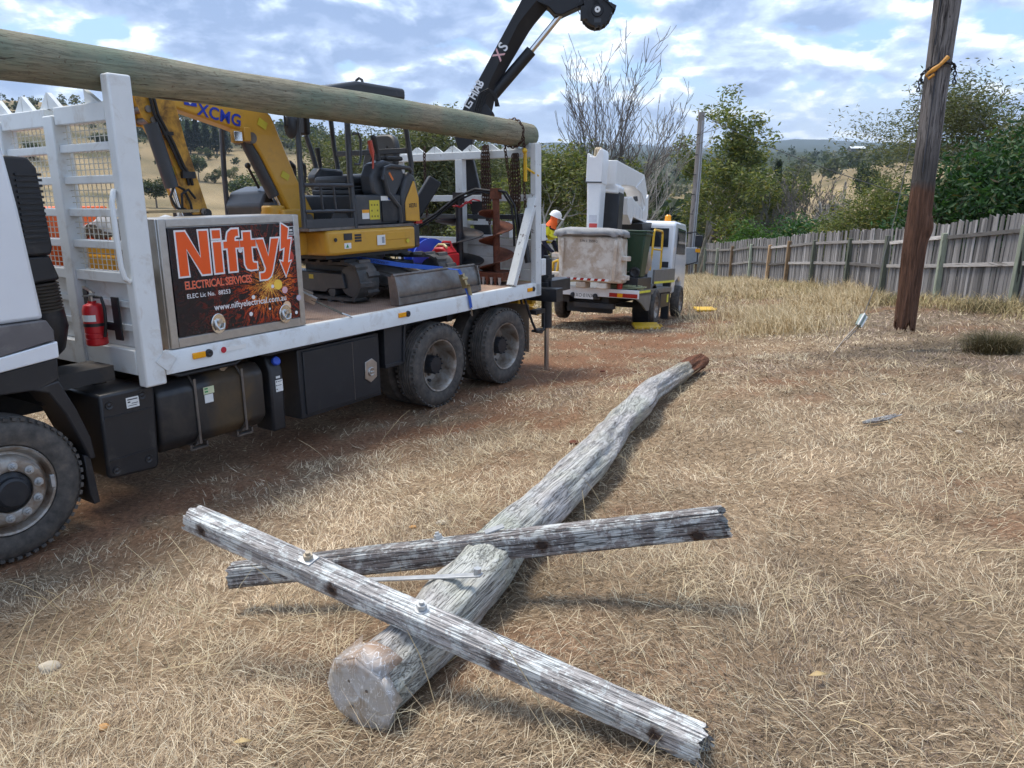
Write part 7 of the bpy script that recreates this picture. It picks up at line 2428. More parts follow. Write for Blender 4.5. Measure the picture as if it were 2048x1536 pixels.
# dented canvas cover with a drooping edge
m = MB()
vs, fs = [], []
rc = random.Random(4)
nn = 48
per = []
for i in range(nn):
    a = 2 * math.pi * i / nn
    ca_, sa_ = math.cos(a), math.sin(a)
    per.append((-0.86 + math.copysign(abs(ca_) ** 0.35, ca_) * 0.72, -1.69 + math.copysign(abs(sa_) ** 0.4, sa_) * 0.37))
for k_, (sc2, z, jit) in enumerate(((0.0, 2.03, 0), (0.6, 2.02, 0.012), (0.93, 1.995, 0.014), (1.0, 1.96, 0.02), (1.02, 1.90, 0.024), (0.98, 1.865, 0.02))):
    for x_, y_ in per:
        vs.append((-0.86 + (x_ + 0.86) * sc2 + rc.uniform(-jit, jit), -1.69 + (y_ + 1.69) * sc2 + rc.uniform(-jit, jit), z + rc.uniform(-jit, jit) - 0.03 * (x_ < -1.15) * (sc2 > 0.9)))
for j in range(5):
    for i in range(nn):
        fs.append((j * nn + i, j * nn + (i + 1) % nn, (j + 1) * nn + (i + 1) % nn, (j + 1) * nn + i))
m.add(vs, fs)
part('bucket_cover', m, M_CANVAS, bu, smooth=80)
# platform, handrails
part('bin_platform', MB().box((-0.55, -1.45, 0.83), (0.085, -0.12, 1.075)), M_BLACK, bt, bevel=0.008)
m = MB().tube([(0.02, -0.05, 1.22), (0.03, 0.0, 1.6), (0.04, 0.02, 2.05), (0.04, 0.08, 2.10), (0.04, 0.90, 2.10), (0.04, 0.98, 2.05), (0.05, 0.98, 1.25)], 0.024, 8)
m.tube([(0.035, 0.0, 1.68), (0.045, 0.98, 1.68)], 0.020, 8)
part('handrail', m, M_SAFETY, bt)
m = MB().tube([(-1.72, -1.0, 0.85), (-1.70, -1.0, 1.5), (-1.70, -0.6, 1.5), (-1.72, -0.6, 0.85)], 0.03, 8).tube([(-1.85, -1.3, 0.55), (-1.78, -1.3, 1.3), (-1.66, -1.3, 1.35)], 0.035, 8)
m.tube([(-1.70, -1.45, 0.72), (-1.62, -1.4, 1.35)], 0.03, 8)
part('handrail', m, M_SAFETY, bt)
m = MB().tube([(-0.22, -1.42, 1.95), (-0.21, -1.48, 1.5), (-0.24, -1.5, 1.05), (-0.26, -1.56, 0.86)], 0.012, 6)
part('safety_line', m, paint('yellow_line', (0.55, 0.45, 0.08), 0.6), bt)

# wheelie bin
M_BIN = paint('bin_green', (0.018, 0.05, 0.022), 0.42, var=0.08, dirt=(0.12, 0.12, 0.08), dirt_amt=0.3, dirt_scale=4)
wb = thing('wheelie_bin', 'dark green wheelie bin standing on the bucket truck tray', 'wheelie bin', (-0.15, -0.95, 1.08), BM)
m = MB()
vs = []
for z, a, b, c, d_ in ((1.08, -0.36, 0.06, -1.16, -0.72), (1.95, -0.44, 0.13, -1.25, -0.62)):
    vs += [(a, c, z), (b, c, z), (b, d_, z), (a, d_, z)]
m.add(vs, [(3, 2, 1, 0), (4, 5, 6, 7), (0, 1, 5, 4), (1, 2, 6, 5), (2, 3, 7, 6), (3, 0, 4, 7)])
part('bin_body', m, M_BIN, wb, bevel=0.03, smooth=60)
part('bin_rim', MB().box((-0.46, -1.27, 1.93), (0.15, -0.60, 1.985)), M_BIN, wb, bevel=0.012)
part('bin_lid', MB().prism([(-0.47, -1.29, 1.99), (0.16, -1.29, 1.99), (0.16, -0.55, 2.02), (-0.47, -0.55, 2.02)], (0, 0, 0.035)), M_BIN, wb, bevel=0.012)
for r_ in (-0.40, -0.04):
    part('bin_wheel', MB().lathe((r_, -1.22, 1.18), (0, -1, 0), [(0.03, 0), (0.10, 0.0), (0.11, 0.012), (0.11, 0.04), (0.08, 0.045), (0.05, 0.03), (0, 0.035)], 22), M_BLACK, wb) if r_ > -0.2 else part('bin_axle', MB().cyl((-0.42, -1.19, 1.18), (0.0, -1.19, 1.18), 0.012, n=8), M_STEEL, wb)
# sack and rope
m = MB().ball((0.0, -0.42, 1.40), 0.2, 16, 12, (0.55, 0.9, 1.35))
for i, (a, b, c) in enumerate(m.v):
    k = 1 + 0.12 * math.sin(a * 31 + c * 17) + 0.08 * math.sin(b * 43 - c * 29)
    m.v[i] = ((a - 0.0) * k, -0.42 + (b + 0.42) * k, c)
solo('canvas_sack', m, paint('sack_tan', (0.36, 0.29, 0.22), 0.9, var=0.2, bump=0.5, bscale=20), 'crumpled tan sack leaning behind the yellow handrail', 'sack', (0, -0.42, 1.1), BM, smooth=60)
m = MB()
rc = random.Random(8)
for k in range(7):
    pts = []
    for i in range(17):
        a = 2 * math.pi * i / 16 + k
        pts.append((-0.22 + math.cos(a) * (0.30 + 0.025 * k) + rc.uniform(-0.02, 0.02), -1.36 + math.sin(a) * (0.10 + 0.008 * k), 0.845 + 0.02 * (k % 4) + rc.uniform(0, 0.02)))
    m.tube(pts, 0.012, 5, False)
solo('rope_coil', m, paint('rope_green', (0.30, 0.33, 0.20), 0.8, var=0.3, scale=30), 'coil of pale green rope lying on the tray behind the bucket', 'rope', (-0.2, -1.4, 0.84), BM, smooth=60)
m = MB().cyl((-0.24, -1.60, 0.84), (-0.24, -1.60, 1.0), 0.055, n=14)
solo('marker_lamp', m, M_REDLENS, 'small red lamp standing on the rear edge of the bucket truck tray', 'lamp', (-0.24, -1.60, 0.835), BM, bevel=0.01)

# yellow stabiliser pads on the ground
for (x_, y_), lab in (((2.85, 16.0), 'yellow plastic stabiliser pad on the ground beside the bucket truck rear wheel'), ((5.50, 21.6), 'yellow plastic stabiliser pad lying in the grass further down the track')):
    z_ = Hs(x_, y_)
    m = MB().box((x_ - 0.27, y_ - 0.24, z_ + 0.02), (x_ + 0.27, y_ + 0.24, z_ + 0.08))
    pd = thing('stabiliser_pad', lab, 'pad', (x_, y_, z_), None, 'yellow stabiliser pads')
    part('pad', m, M_SAFETY, pd, bevel=0.012)
    part('pad_handle', MB().tube([(x_ + 0.27, y_ - 0.1, z_ + 0.06), (x_ + 0.33, y_ - 0.08, z_ + 0.06), (x_ + 0.33, y_ + 0.08, z_ + 0.06), (x_ + 0.27, y_ + 0.1, z_ + 0.06)], 0.012, 6), M_SAFETY, pd)

# ------------------------------------------------------------------ the worker, stooping on the tray
pw = thing('person', 'worker in yellow and navy work clothes, orange hood and white hard hat bending over', 'person', (-2.2, -0.9, 0.83), BM)


def skin(name, verts, edges, radii, mat, parent, root=0, sub=2):
    me = bpy.data.meshes.new(name)
    off = OFF[parent.name]
    me.from_pydata([(v[0] - off[0], v[1] - off[1], v[2] - off[2]) for v in verts], edges, [])
    me.update()
    o = bpy.data.objects.new(name, me)
    COL.objects.link(o)
    o.parent = parent
    OFF[o.name] = off
    sk_ = o.modifiers.new('skin', 'SKIN')
    for i, r in enumerate(radii):
        d = me.skin_vertices[0].data[i]
        d.radius = (r, r) if not hasattr(r, '__len__') else r
        d.use_root = (i == root)
    s_ = o.modifiers.new('sub', 'SUBSURF')
    s_.levels = s_.render_levels = sub
    me.materials.append(mat)
    sk_.use_smooth_shade = True
    return o


B_ = Vector((-2.22, -0.9, 0.84))
JT = [(0.00, 0.0, 0.86), (0.04, 0.0, 1.02), (0.10, 0.0, 1.16), (0.17, 0.0, 1.27), (0.215, 0.0, 1.335),          # pelvis, waist, chest, upper chest, neck
      (0.0, -0.10, 0.80), (0.10, -0.12, 0.45), (0.02, -0.12, 0.09), (0.16, -0.12, 0.04),                      # near leg
      (0.0, 0.10, 0.80), (0.12, 0.13, 0.46), (0.05, 0.13, 0.09), (0.19, 0.13, 0.04),
      (0.16, -0.19, 1.23), (0.14, -0.24, 0.96), (0.30, -0.20, 0.80), (0.36, -0.17, 0.76),                   # near arm
      (0.17, 0.19, 1.23), (0.20, 0.25, 0.97), (0.36, 0.18, 0.80), (0.42, 0.15, 0.76),
      (0.25, 0.0, 1.40), (0.275, 0.0, 1.46)]
ED = [(0, 1), (1, 2), (2, 3), (3, 4), (0, 5), (5, 6), (6, 7), (7, 8), (0, 9), (9, 10), (10, 11), (11, 12), (3, 13), (13, 14), (14, 15), (15, 16), (3, 17), (17, 18), (18, 19), (19, 20), (4, 21), (21, 22)]
JT = [(a, b, c if c < 0.5 else c - 0.10 * min(1, (c - 0.5) / 0.3)) for a, b, c in JT]
RD = [0.14, 0.12, 0.12, 0.10, 0.06, 0.095, 0.075, 0.05, 0.04, 0.095, 0.075, 0.05, 0.04, 0.07, 0.052, 0.04, 0.03, 0.07, 0.052, 0.04, 0.03, 0.075, 0.085]
M_NAVY = paint('navy_cloth', (0.012, 0.014, 0.035), 0.8, var=0.15)
M_HVY = paint('hivis_cloth', (0.80, 0.74, 0.02), 0.7, var=0.05)
M_HOOD = paint('orange_hood', (0.90, 0.14, 0.02), 0.7, var=0.05)
skin('body', [B_ + Vector(p) for p in JT], ED, RD, M_NAVY, pw)
M_SKIN = paint('skin', (0.42, 0.24, 0.16), 0.55, var=0.06)
# hands: palm and five fingers each, curled round the rail in front
for hx, hy, sg in ((0.385, -0.165, -1), (0.445, 0.145, 1)):
    c = B_ + Vector((hx, hy, 0.66))
    vs = [c + Vector((-0.025, 0, 0.01)), c + Vector((0.02, 0, 0.0)), c + Vector((0.055, 0, -0.012))]
    es = [(0, 1), (1, 2)]
    rs2 = [0.022, 0.028, 0.026]
    for k in range(4):
        o = (k - 1.5) * 0.019
        ln = (0.040, 0.046, 0.043, 0.033)[k]
        i0 = len(vs)
        vs += [c + Vector((0.062, o, -0.012)), c + Vector((0.062 + ln * 0.7, o, -0.03)), c + Vector((0.062 + ln * 0.7, o, -0.03 - ln * 0.8))]
        es += [(2, i0), (i0, i0 + 1), (i0 + 1, i0 + 2)]
        rs2 += [0.0095, 0.009, 0.0075]
    i0 = len(vs)
    vs += [c + Vector((0.015, -sg * 0.03, -0.01)), c + Vector((0.04, -sg * 0.05, -0.03)), c + Vector((0.06, -sg * 0.045, -0.05))]
    es += [(1, i0), (i0, i0 + 1), (i0 + 1, i0 + 2)]
    rs2 += [0.012, 0.0105, 0.009]
    skin('hand', vs, es, rs2, M_SKIN, pw, 0, 1)
# high visibility shirt over the trunk, short yellow sleeve ends
sv = [(0.035, 0.0, 0.98), (0.075, 0.0, 1.08), (0.125, 0.0, 1.18), (0.175, 0.0, 1.26), (0.16, -0.19, 1.225), (0.148, -0.225, 1.08), (0.17, 0.19, 1.225), (0.185, 0.225, 1.09)]
sv = [(a, b, c - 0.10) for a, b, c in sv]
skin('shirt', [B_ + Vector(p) for p in sv], [(0, 1), (1, 2), (2, 3), (3, 4), (4, 5), (3, 6), (6, 7)], [0.19, 0.20, 0.205, 0.18, 0.10, 0.088, 0.10, 0.088], M_HVY, pw)
M_REFL = paint('reflective_tape', (0.62, 0.64, 0.66), 0.35)
for p, r, d in (((0.07, 0, 0.975), 0.186, (0.35, 0, 0.9)), ((0.035, 0, 0.865), 0.178, (0.3, 0, 0.95))):
    part('reflective_band', MB().lathe(B_ + Vector(p) - Vector(d) * 0.02, d, [(r, 0), (r + 0.004, 0.005), (r + 0.004, 0.04), (r, 0.045)], 24), M_REFL, pw)
for p in ((0.148, -0.226, 0.955), (0.186, 0.226, 0.965)):
    part('reflective_band', MB().lathe(B_ + Vector(p), (0.02, -0.2, -1), [(0.072, 0), (0.074, 0.005), (0.074, 0.045), (0.07, 0.05)], 18), M_REFL, pw)
hd = B_ + Vector((0.285, 0.0, 1.375))
m = MB().ball(hd, 0.105, 18, 14, (1.0, 0.82, 1.22))
m.tube([B_ + Vector((0.20, 0, 1.20)), B_ + Vector((0.235, 0, 1.28)), hd + Vector((0, 0, -0.05))], [0.13, 0.10, 0.095], 16)
part('hood', m, M_HOOD, pw, smooth=80)
m = MB().ball(hd + Vector((0.055, 0, -0.015)), 0.075, 16, 12, (0.75, 0.82, 1.15))
m.beam(hd + Vector((0.108, 0, 0.0)), hd + Vector((0.128, 0, -0.03)), 0.022, 0.02)
face = part('face', m, M_SKIN, pw, smooth=80)
for s2 in (-1, 1):
    part('eye', MB().ball(hd + Vector((0.108, s2 * 0.028, 0.018)), 0.011, 8, 6), M_STICKER, face)
part('mouth', MB().beam(hd + Vector((0.106, -0.022, -0.055)), hd + Vector((0.106, 0.022, -0.055)), 0.008, 0.007), paint('lip', (0.3, 0.1, 0.08), 0.5), face)
part('sunglasses', MB().box(hd + Vector((0.098, -0.065, 0.0)), hd + Vector((0.122, 0.065, 0.036))), M_GLASS, pw, bevel=0.008)
m = MB().lathe(hd + Vector((0.0, 0, 0.035)), (0.38, 0, 0.92), [(0.150, 0.012), (0.135, 0.012), (0.132, 0.03), (0.122, 0.08), (0.09, 0.125), (0.045, 0.148), (0.0, 0.152)], 28)
m.prism([hd + Vector((0.075, -0.09, 0.02)), hd + Vector((0.185, -0.06, -0.018)), hd + Vector((0.20, 0.0, -0.024)), hd + Vector((0.185, 0.06, -0.018)), hd + Vector((0.075, 0.09, 0.02))], (0.004, 0, 0.012))
part('hard_hat', m, paint('hat_white', (0.80, 0.80, 0.79), 0.3), pw, smooth=60)
for q, o in ((7, -0.12), (11, 0.13)):
    x0 = JT[q][0]
    part('boot', MB().box(B_ + Vector((x0 - 0.08, o - 0.05, -0.005)), B_ + Vector((x0 + 0.20, o + 0.05, 0.10))), M_INK, pw, bevel=0.03)

# ------------------------------------------------------------------ trees
t = NT('leaves')
c = t.attr()
c = t.mix(1.0, c, t.ramp(t.rnd(), [(0, 0.8), (1, 1.2)]), 'MULTIPLY')
M_LEAF = t.done(c, 0.55, 0, 0.35)
t.b.inputs['Subsurface Weight'].default_value = 0.0
tr_ = t.n.new('ShaderNodeBsdfTranslucent')
t.l.new(t.mix(1.0, c, (1.3, 1.5, 0.7), 'MULTIPLY'), tr_.inputs[0])
mx_ = t.n.new('ShaderNodeMixShader')
mx_.inputs[0].default_value = 0.3
t.l.new(t.b.outputs[0], mx_.inputs[1])
t.l.new(tr_.outputs[0], mx_.inputs[2])
t.l.new(mx_.outputs[0], t.n['Material Output'].inputs[0])
M_BARK = paint('bark', (0.16, 0.135, 0.115), 0.9, var=0.3, scale=6, bump=0.4, bscale=20)
M_BARKPALE = paint('pale_bark', (0.36, 0.33, 0.29), 0.85, var=0.25, scale=4, bump=0.3, bscale=20)
M_BARKGREY = paint('grey_bark', (0.13, 0.115, 0.105), 0.9, var=0.25, scale=4)


def at(px, dist):
    a = float(px_az(np.array(float(px))))
    return dist * math.sin(a), dist * math.cos(a)


def ztop(px, py, dist):
    return 1.8 + dist * float(px_el(px, py))


def branches(rnd, base, top, r0, levels, splits, spread, mb, tips, seg=4, up=0.25, gnarl=0.12, minr=0.008):
    """recursive limbs; collects tip points"""
    def grow(p, d, L, r, lv):
        pts, rs = [p], [r]
        for k in range(seg):
            d = (d + Vector((rnd.gauss(0, gnarl), rnd.gauss(0, gnarl), rnd.gauss(0, gnarl) + up * 0.12))).normalized()
            p = p + d * (L / seg)
            pts.append(p)
            rs.append(r * (1 - 0.45 * (k + 1) / seg))
        mb.tube(pts, rs, 7 if r > 0.05 else (5 if r > 0.02 else 3), False)
        if lv <= 1:
            tips.append((pts[-1], d))
            tips.append((pts[-2], d))
        if lv == 0:
            return
        n = rnd.randint(*splits)
        for q in range(n):
            k = rnd.randint(max(1, seg - 2), seg) if q else seg
            a = rnd.uniform(0, 6.283)
            _, s, u = frame_of(d)
            th = spread * rnd.uniform(0.6, 1.25) * (0.55 if q == 0 else 1)
            nd = (d * math.cos(th) + (s * math.cos(a) + u * math.sin(a)) * math.sin(th)).normalized()
            grow(pts[k], nd, L * rnd.uniform(0.62, 0.86), max(minr, rs[k] * (0.72 if q else 0.85)), lv - 1)
    d0 = (V3(top) - V3(base)).normalized()
    grow(V3(base), d0, (V3(top) - V3(base)).length, r0, levels)


def leaf_cards(cent, size, cols, rng, aspect=0.38, droop=0.0, bend=0.25):
    """one bent leaf (two triangles each side) per centre"""
    n = len(cent)
    d = rng.normal(0, 1, (n, 3))
    d[:, 2] = d[:, 2] * 0.6 - droop
    d /= np.linalg.norm(d, axis=1)[:, None]
    s = np.cross(d, rng.normal(0, 1, (n, 3)))
    s /= np.linalg.norm(s, axis=1)[:, None]
    nn = np.cross(d, s)
    L = (size * rng.uniform(0.6, 1.35, n))[:, None]
    a = cent
    b = cent + d * L * 0.5 + s * L * aspect * 0.5 + nn * L * bend * 0.3
    b2 = cent + d * L * 0.5 - s * L * aspect * 0.5 + nn * L * bend * 0.3
    e = cent + d * L
    v = np.stack([a, b, e, b2], 1).reshape(-1, 3)
    o = np.arange(n)[:, None] * 4
    f = np.concatenate([o + [0, 1, 2], o + [0, 2, 3]], 0)
    return v, f, np.repeat(cols, 4, 0)


def crown_mesh(name, pts, size, palette, weights, seed, **kw):
    rng = np.random.default_rng(seed)
    n = len(pts)
    cl = np.array(palette)[rng.choice(len(palette), n, p=weights)] * rng.uniform(0.7, 1.3, (n, 1))
    v, f, c = leaf_cards(pts, size, cl, rng, **kw)
    return np_mesh(name, v, f, M_LEAF, attr=c)


def tree(name, label, cat, px, dist, py_top, seed, r0=0.16, trunk=0.35, levels=4, splits=(2, 3), spread=0.55, bark=None, leaves=6000, leaf=0.2, palette=(), weights=(),
         clump=0.55, up=0.25, gnarl=0.12, group=None, fill=0.0, lean=(0, 0), base=None, kw=None, widen=1.0, minr=0.008, tipfrac=1.0):
    rnd = random.Random(seed)
    x, y = at(px, dist) if base is None else base
    z = Hs(x, y)
    h = ztop(px, py_top, math.hypot(x, y)) - z
    tn = thing(name, label, cat, (x, y, z), None, group)
    m = MB()
    tips = []
    branches(rnd, (x, y, z - 0.3), (x + lean[0], y + lean[1], z + h * trunk), r0, levels, splits, spread, m, tips, up=up, gnarl=gnarl, minr=minr)
    zs = [q[2] for q in m.v]
    sc_ = h / (max(zs) - z)
    if leaves:
        sc_ *= 0.96
    for i, q in enumerate(m.v):
        m.v[i] = (x + (q[0] - x) * sc_ * widen, y + (q[1] - y) * sc_ * widen, z + (q[2] - z) * sc_)
    T = np.array([[x + (p.x - x) * sc_ * widen, y + (p.y - y) * sc_ * widen, z + (p.z - z) * sc_] for p, d in tips])
    part('trunk', m, bark or M_BARK, tn, smooth=60)
    if leaves:
        rng = np.random.default_rng(seed)
        Tk = T[rng.random(len(T)) < tipfrac] if tipfrac < 1 else T
        if len(Tk) < 5: Tk = T
        ii = rng.integers(0, len(Tk), leaves)
        P = Tk[ii] + np.clip(rng.normal(0, 1, (leaves, 3)), -1.7, 1.7) * clump * np.array([1, 1, 0.75])
        if fill:
            k = int(leaves * fill)
            cen = T.mean(0)
            P[:k] = cen + (P[:k] - cen) * rng.uniform(0.2, 0.9, (k, 1))
        P = P[P[:, 2] > z + 0.15]
        if x > 10.5:
            P = P[P[:, 0] > 10.45]
        me = crown_mesh('crown', P - np.array([x, y, z]), leaf, palette, weights, seed, **(kw or {}))
        o = link('crown', me, parent=tn)
        OFF[o.name] = (x, y, z)
    return tn


GUM = [(0.13, 0.15, 0.045), (0.18, 0.19, 0.055), (0.085, 0.11, 0.04), (0.28, 0.24, 0.075)]
GUMW = [0.38, 0.25, 0.25, 0.12]
OLIVE = [(0.11, 0.12, 0.055), (0.15, 0.155, 0.075), (0.07, 0.082, 0.04), (0.18, 0.165, 0.085)]
OLW = [0.35, 0.25, 0.28, 0.12]
DARK = [(0.022, 0.042, 0.018), (0.035, 0.06, 0.022), (0.05, 0.08, 0.03)]
DKW = [0.45, 0.35, 0.2]
MANGO = [(0.022, 0.062, 0.018), (0.038, 0.095, 0.028), (0.065, 0.135, 0.04), (0.15, 0.16, 0.055), (0.10, 0.075, 0.035)]
MGW = [0.4, 0.33, 0.18, 0.06, 0.03]
BRIGHT = [(0.06, 0.12, 0.02), (0.09, 0.16, 0.03), (0.04, 0.08, 0.02)]
BRW = [0.45, 0.3, 0.25]

def vase_tree(label, px, dist, py_top, seed, stems, spread, bark, r0, name='bare_tree', cat='tree'):
    """many long upright stems from one low fork, each set with curving shoots and twigs"""
    rnd = random.Random(seed)
    x, y = at(px, dist)
    z = Hs(x, y)
    h = ztop(px, py_top, dist) - z
    tn = thing(name, label, cat, (x, y, z))
    m = MB().tube([(x, y, z - 0.3), (x + 0.05, y, z + h * 0.10), (x, y + 0.04, z + h * 0.2)], [r0 * 1.2, r0, r0 * 0.95], 9)

    def shoot(p, d, L, r, lv):
        n = 7 if lv == 2 else 5
        pts, rs = [p], [r]
        for k in range(n):
            d = (d + Vector((rnd.gauss(0, 0.09), rnd.gauss(0, 0.09), 0.10 + rnd.gauss(0, 0.05)))).normalized()
            p = p + d * (L / n)
            pts.append(p)
            rs.append(max(0.013, r * (1 - 0.72 * (k + 1) / n)))
        m.tube(pts, rs, 6 if r > 0.04 else 4, False)
        if lv:
            for k in range(1, n + 1):
                for q in range(2 if lv == 2 else rnd.randint(1, 2)):
                    a = rnd.uniform(0, 6.283)
                    _, s, u = frame_of(d)
                    nd = ((pts[k] - pts[k - 1]).normalized() * 0.8 + (s * math.cos(a) + u * math.sin(a)) * rnd.uniform(0.35, 0.75)).normalized()
                    shoot(pts[k], nd, L * rnd.uniform(0.22, 0.42), max(0.015, rs[k] * 0.62), lv - 1)
    for i in range(stems):
        a = i * 2.399
        e = spread * math.sqrt((i + 0.3) / stems)
        d = Vector((math.cos(a) * math.sin(e), math.sin(a) * math.sin(e), math.cos(e)))
        shoot(Vector((x, y, z + h * rnd.uniform(0.12, 0.2))), d, h * rnd.uniform(0.62, 0.80) * (1 - 0.22 * e), r0 * rnd.uniform(0.35, 0.55), 2)
    part('trunk', m, bark, tn, smooth=60)


vase_tree('tall leafless dark grey tree standing behind the bucket truck boom', 1210, 46, 132, 5, 11, 0.62, M_BARKGREY, 0.16)
vase_tree('smaller pale leafless tree leaning between the tall bare tree and the gum tree', 1272, 48, 205, 9, 6, 0.75, M_BARKPALE, 0.12)
tree('gum_tree', 'tall open gum tree with olive yellow leaves behind the service pole', 'tree', 1402, 54, 172, 23, r0=0.22, trunk=0.34, levels=4, splits=(3, 4), spread=0.62, bark=M_BARKPALE, leaves=9000, leaf=0.30, palette=GUM, weights=GUMW, clump=0.42, widen=0.95, tipfrac=0.30)
tree('leafy_tree', 'broad yellow green tree filling the gap behind the service pole and truck cab', 'tree', 1420, 57, 312, 31, r0=0.2, trunk=0.25, levels=4, splits=(3, 4), spread=0.8, leaves=15000, leaf=0.28, palette=GUM, weights=GUMW, clump=0.5, widen=1.05, tipfrac=0.4)
tree('leafy_tree', 'yellow green tree with dead pale branches left of the bucket truck', 'tree', 1130, 41, 288, 12, r0=0.16, trunk=0.25, levels=4, splits=(3, 4), spread=0.8, bark=M_BARKPALE, leaves=15000, leaf=0.26, palette=GUM, weights=GUMW, clump=0.45, tipfrac=0.45, widen=1.05)
tree('leafy_tree', 'smaller yellow green tree behind the bucket truck boom', 'tree', 1255, 50, 352, 44, r0=0.15, trunk=0.25, levels=4, splits=(3, 4), spread=0.8, bark=M_BARKPALE, leaves=8000, leaf=0.26, palette=GUM, weights=GUMW, clump=0.45, tipfrac=0.4, widen=1.0)
tree('dead_branches', 'fallen pale dead branches behind the bucket truck boom', 'tree', 1262, 44, 262, 61, r0=0.11, trunk=0.42, levels=4, splits=(2, 3), spread=0.6, bark=M_BARKPALE, leaves=0, up=0.05, lean=(2.6, 0))
for px, d, py, sd_, lb in ((650, 58, 244, 71, 'dense olive tree behind the excavator canopy front post'), (760, 62, 252, 72, 'dense olive tree behind the excavator seat'), (868, 52, 205, 73, 'taller olive tree rising behind the end of the timber pole'),
                           (945, 56, 268, 74, 'olive tree behind the loader crane column'), (1030, 60, 285, 75, 'olive tree behind the rear rack post')):
    tree('olive_tree', lb, 'tree', px, d, py, sd_, r0=0.22, trunk=0.25, levels=4, splits=(3, 4), spread=0.75, leaves=26000, leaf=0.25, palette=OLIVE, weights=OLW, clump=0.6, group='olive trees behind the truck', fill=0.15, widen=1.2, tipfrac=0.5)
tree('mango_tree', 'dense dark green glossy tree right behind the paling fence', 'tree', 2050, 24, 232, 81, r0=0.20, trunk=0.22, levels=4, splits=(3, 4), spread=0.85, leaves=38000, leaf=0.20, palette=MANGO, weights=MGW, clump=0.5, fill=0.45, widen=1.0, kw=dict(aspect=0.32, droop=0.55))
tree('feathery_tree', 'tall pale olive feathery tree at the right edge beyond the fence', 'tree', 1965, 31, 150, 91, r0=0.2, trunk=0.24, levels=5, splits=(2, 3), spread=0.72, bark=M_BARKPALE, leaves=34000, leaf=0.17, palette=[(0.17, 0.175, 0.085), (0.22, 0.215, 0.11), (0.11, 0.125, 0.055)], weights=[0.4, 0.3, 0.3], clump=0.62, widen=1.45, kw=dict(aspect=0.25))
tree('feathery_tree', 'lower olive yellow feathery tree left of the hanging pole', 'tree', 1775, 33, 372, 95, r0=0.12, trunk=0.28, levels=5, splits=(2, 3), spread=0.7, leaves=12000, leaf=0.16, palette=GUM, weights=GUMW, clump=0.42, widen=1.0, tipfrac=0.6, kw=dict(aspect=0.25))
vase_tree('wide tangle of leafless grey shrub behind the middle of the fence', 1632, 46, 352, 101, 11, 1.0, M_BARKGREY, 0.12, 'bare_shrub', 'shrub')
vase_tree('lower leafless pale shrub leaning right behind the fence', 1700, 43, 385, 102, 9, 1.05, M_BARKPALE, 0.10, 'bare_shrub', 'shrub')
vase_tree('small leafless grey shrub between the gum tree and the wide shrub tangle', 1560, 50, 395, 103, 7, 0.95, M_BARKGREY, 0.10, 'bare_shrub', 'shrub')
for px, d, py, sd_, lb in ((1482, 43.5, 446, 111, 'round bright green bush above the far end of the fence'), (1655, 40, 440, 112, 'dark green bush low behind the middle of the fence'), (1905, 26, 420, 113, 'green bush between the hanging pole and the glossy tree')):
    tree('green_bush', lb, 'bush', px, d, py, sd_, r0=0.08, trunk=0.15, levels=3, splits=(3, 4), spread=0.9, leaves=8000, leaf=0.20, palette=BRIGHT if sd_ == 111 else MANGO, weights=BRW if sd_ == 111 else MGW, clump=0.38, group='bushes behind the fence', widen=1.5)

# ---- prototypes for the middle distance: crown of leaf clumps and a stem


def proto(kind, seed):
    rng = np.random.default_rng(seed)
    n = 2200
    if kind == 'conifer':
        h = rng.random(n) ** 0.8
        a = rng.uniform(0, 6.283, n)
        r = (1 - h) * 0.24 * np.sqrt(rng.uniform(0.25, 1, n)) + 0.015
        r = r * (0.75 + 0.35 * np.sin(h * 40 + a))
        P = np.stack([np.cos(a) * r, np.sin(a) * r, 0.06 + 0.93 * h], 1)
        size, pal_, w_ = 0.05, [(0.018, 0.03, 0.018), (0.028, 0.042, 0.025)], [0.6, 0.4]
    else:
        k = 9 if kind == 'round' else 13
        cc = rng.normal(0, 1, (k, 3)) * np.array([0.24, 0.24, 0.15])
        cc[:, 2] += 0.62 if kind != 'bush' else 0.45
        rad_ = rng.uniform(0.10, 0.2, k)
        if kind.startswith('round'):
            k = 26
            cc = rng.normal(0, 1, (k, 3))
            cc /= np.linalg.norm(cc, axis=1)[:, None]
            cc = cc * np.array([0.30, 0.30, 0.24]) * rng.uniform(0.6, 1, (k, 1)) + np.array([0, 0, 0.62])
            rad_ = rng.uniform(0.10, 0.17, k)
        i = rng.integers(0, k, n)
        d = rng.normal(0, 1, (n, 3))
        d /= np.linalg.norm(d, axis=1)[:, None]
        P = cc[i] + d * (rad_[i] * rng.uniform(0.6, 1.05, n))[:, None]
        P = P[P[:, 2] > 0.04]
        size = 0.055
        pal_, w_ = (OLIVE, OLW) if kind == 'open' else ([(0.045, 0.065, 0.025), (0.07, 0.09, 0.035), (0.03, 0.045, 0.02)], [0.4, 0.3, 0.3])
    me = crown_mesh('crown', P, size, pal_, w_, seed, aspect=0.7)
    m = MB().tube([(0, 0, -0.05), (0.01, 0, 0.3), (0.0, 0.01, 0.62 if kind != 'conifer' else 0.9)], [0.022, 0.016, 0.006], 6)
    for q in range(4):
        a = q * 1.6
        m.tube([(0.01, 0, 0.28 + 0.05 * q), (0.12 * math.cos(a), 0.12 * math.sin(a), 0.48 + 0.04 * q)], [0.011, 0.004], 4)
    tm_ = m.mesh('trunk', (0, 0, 0), 60)
    tm_.materials.append(M_BARK)
    return me, tm_


PROTO = {k: proto(k, i + 40) for i, k in enumerate(('round', 'open', 'conifer', 'bush', 'round2', 'open2'))}


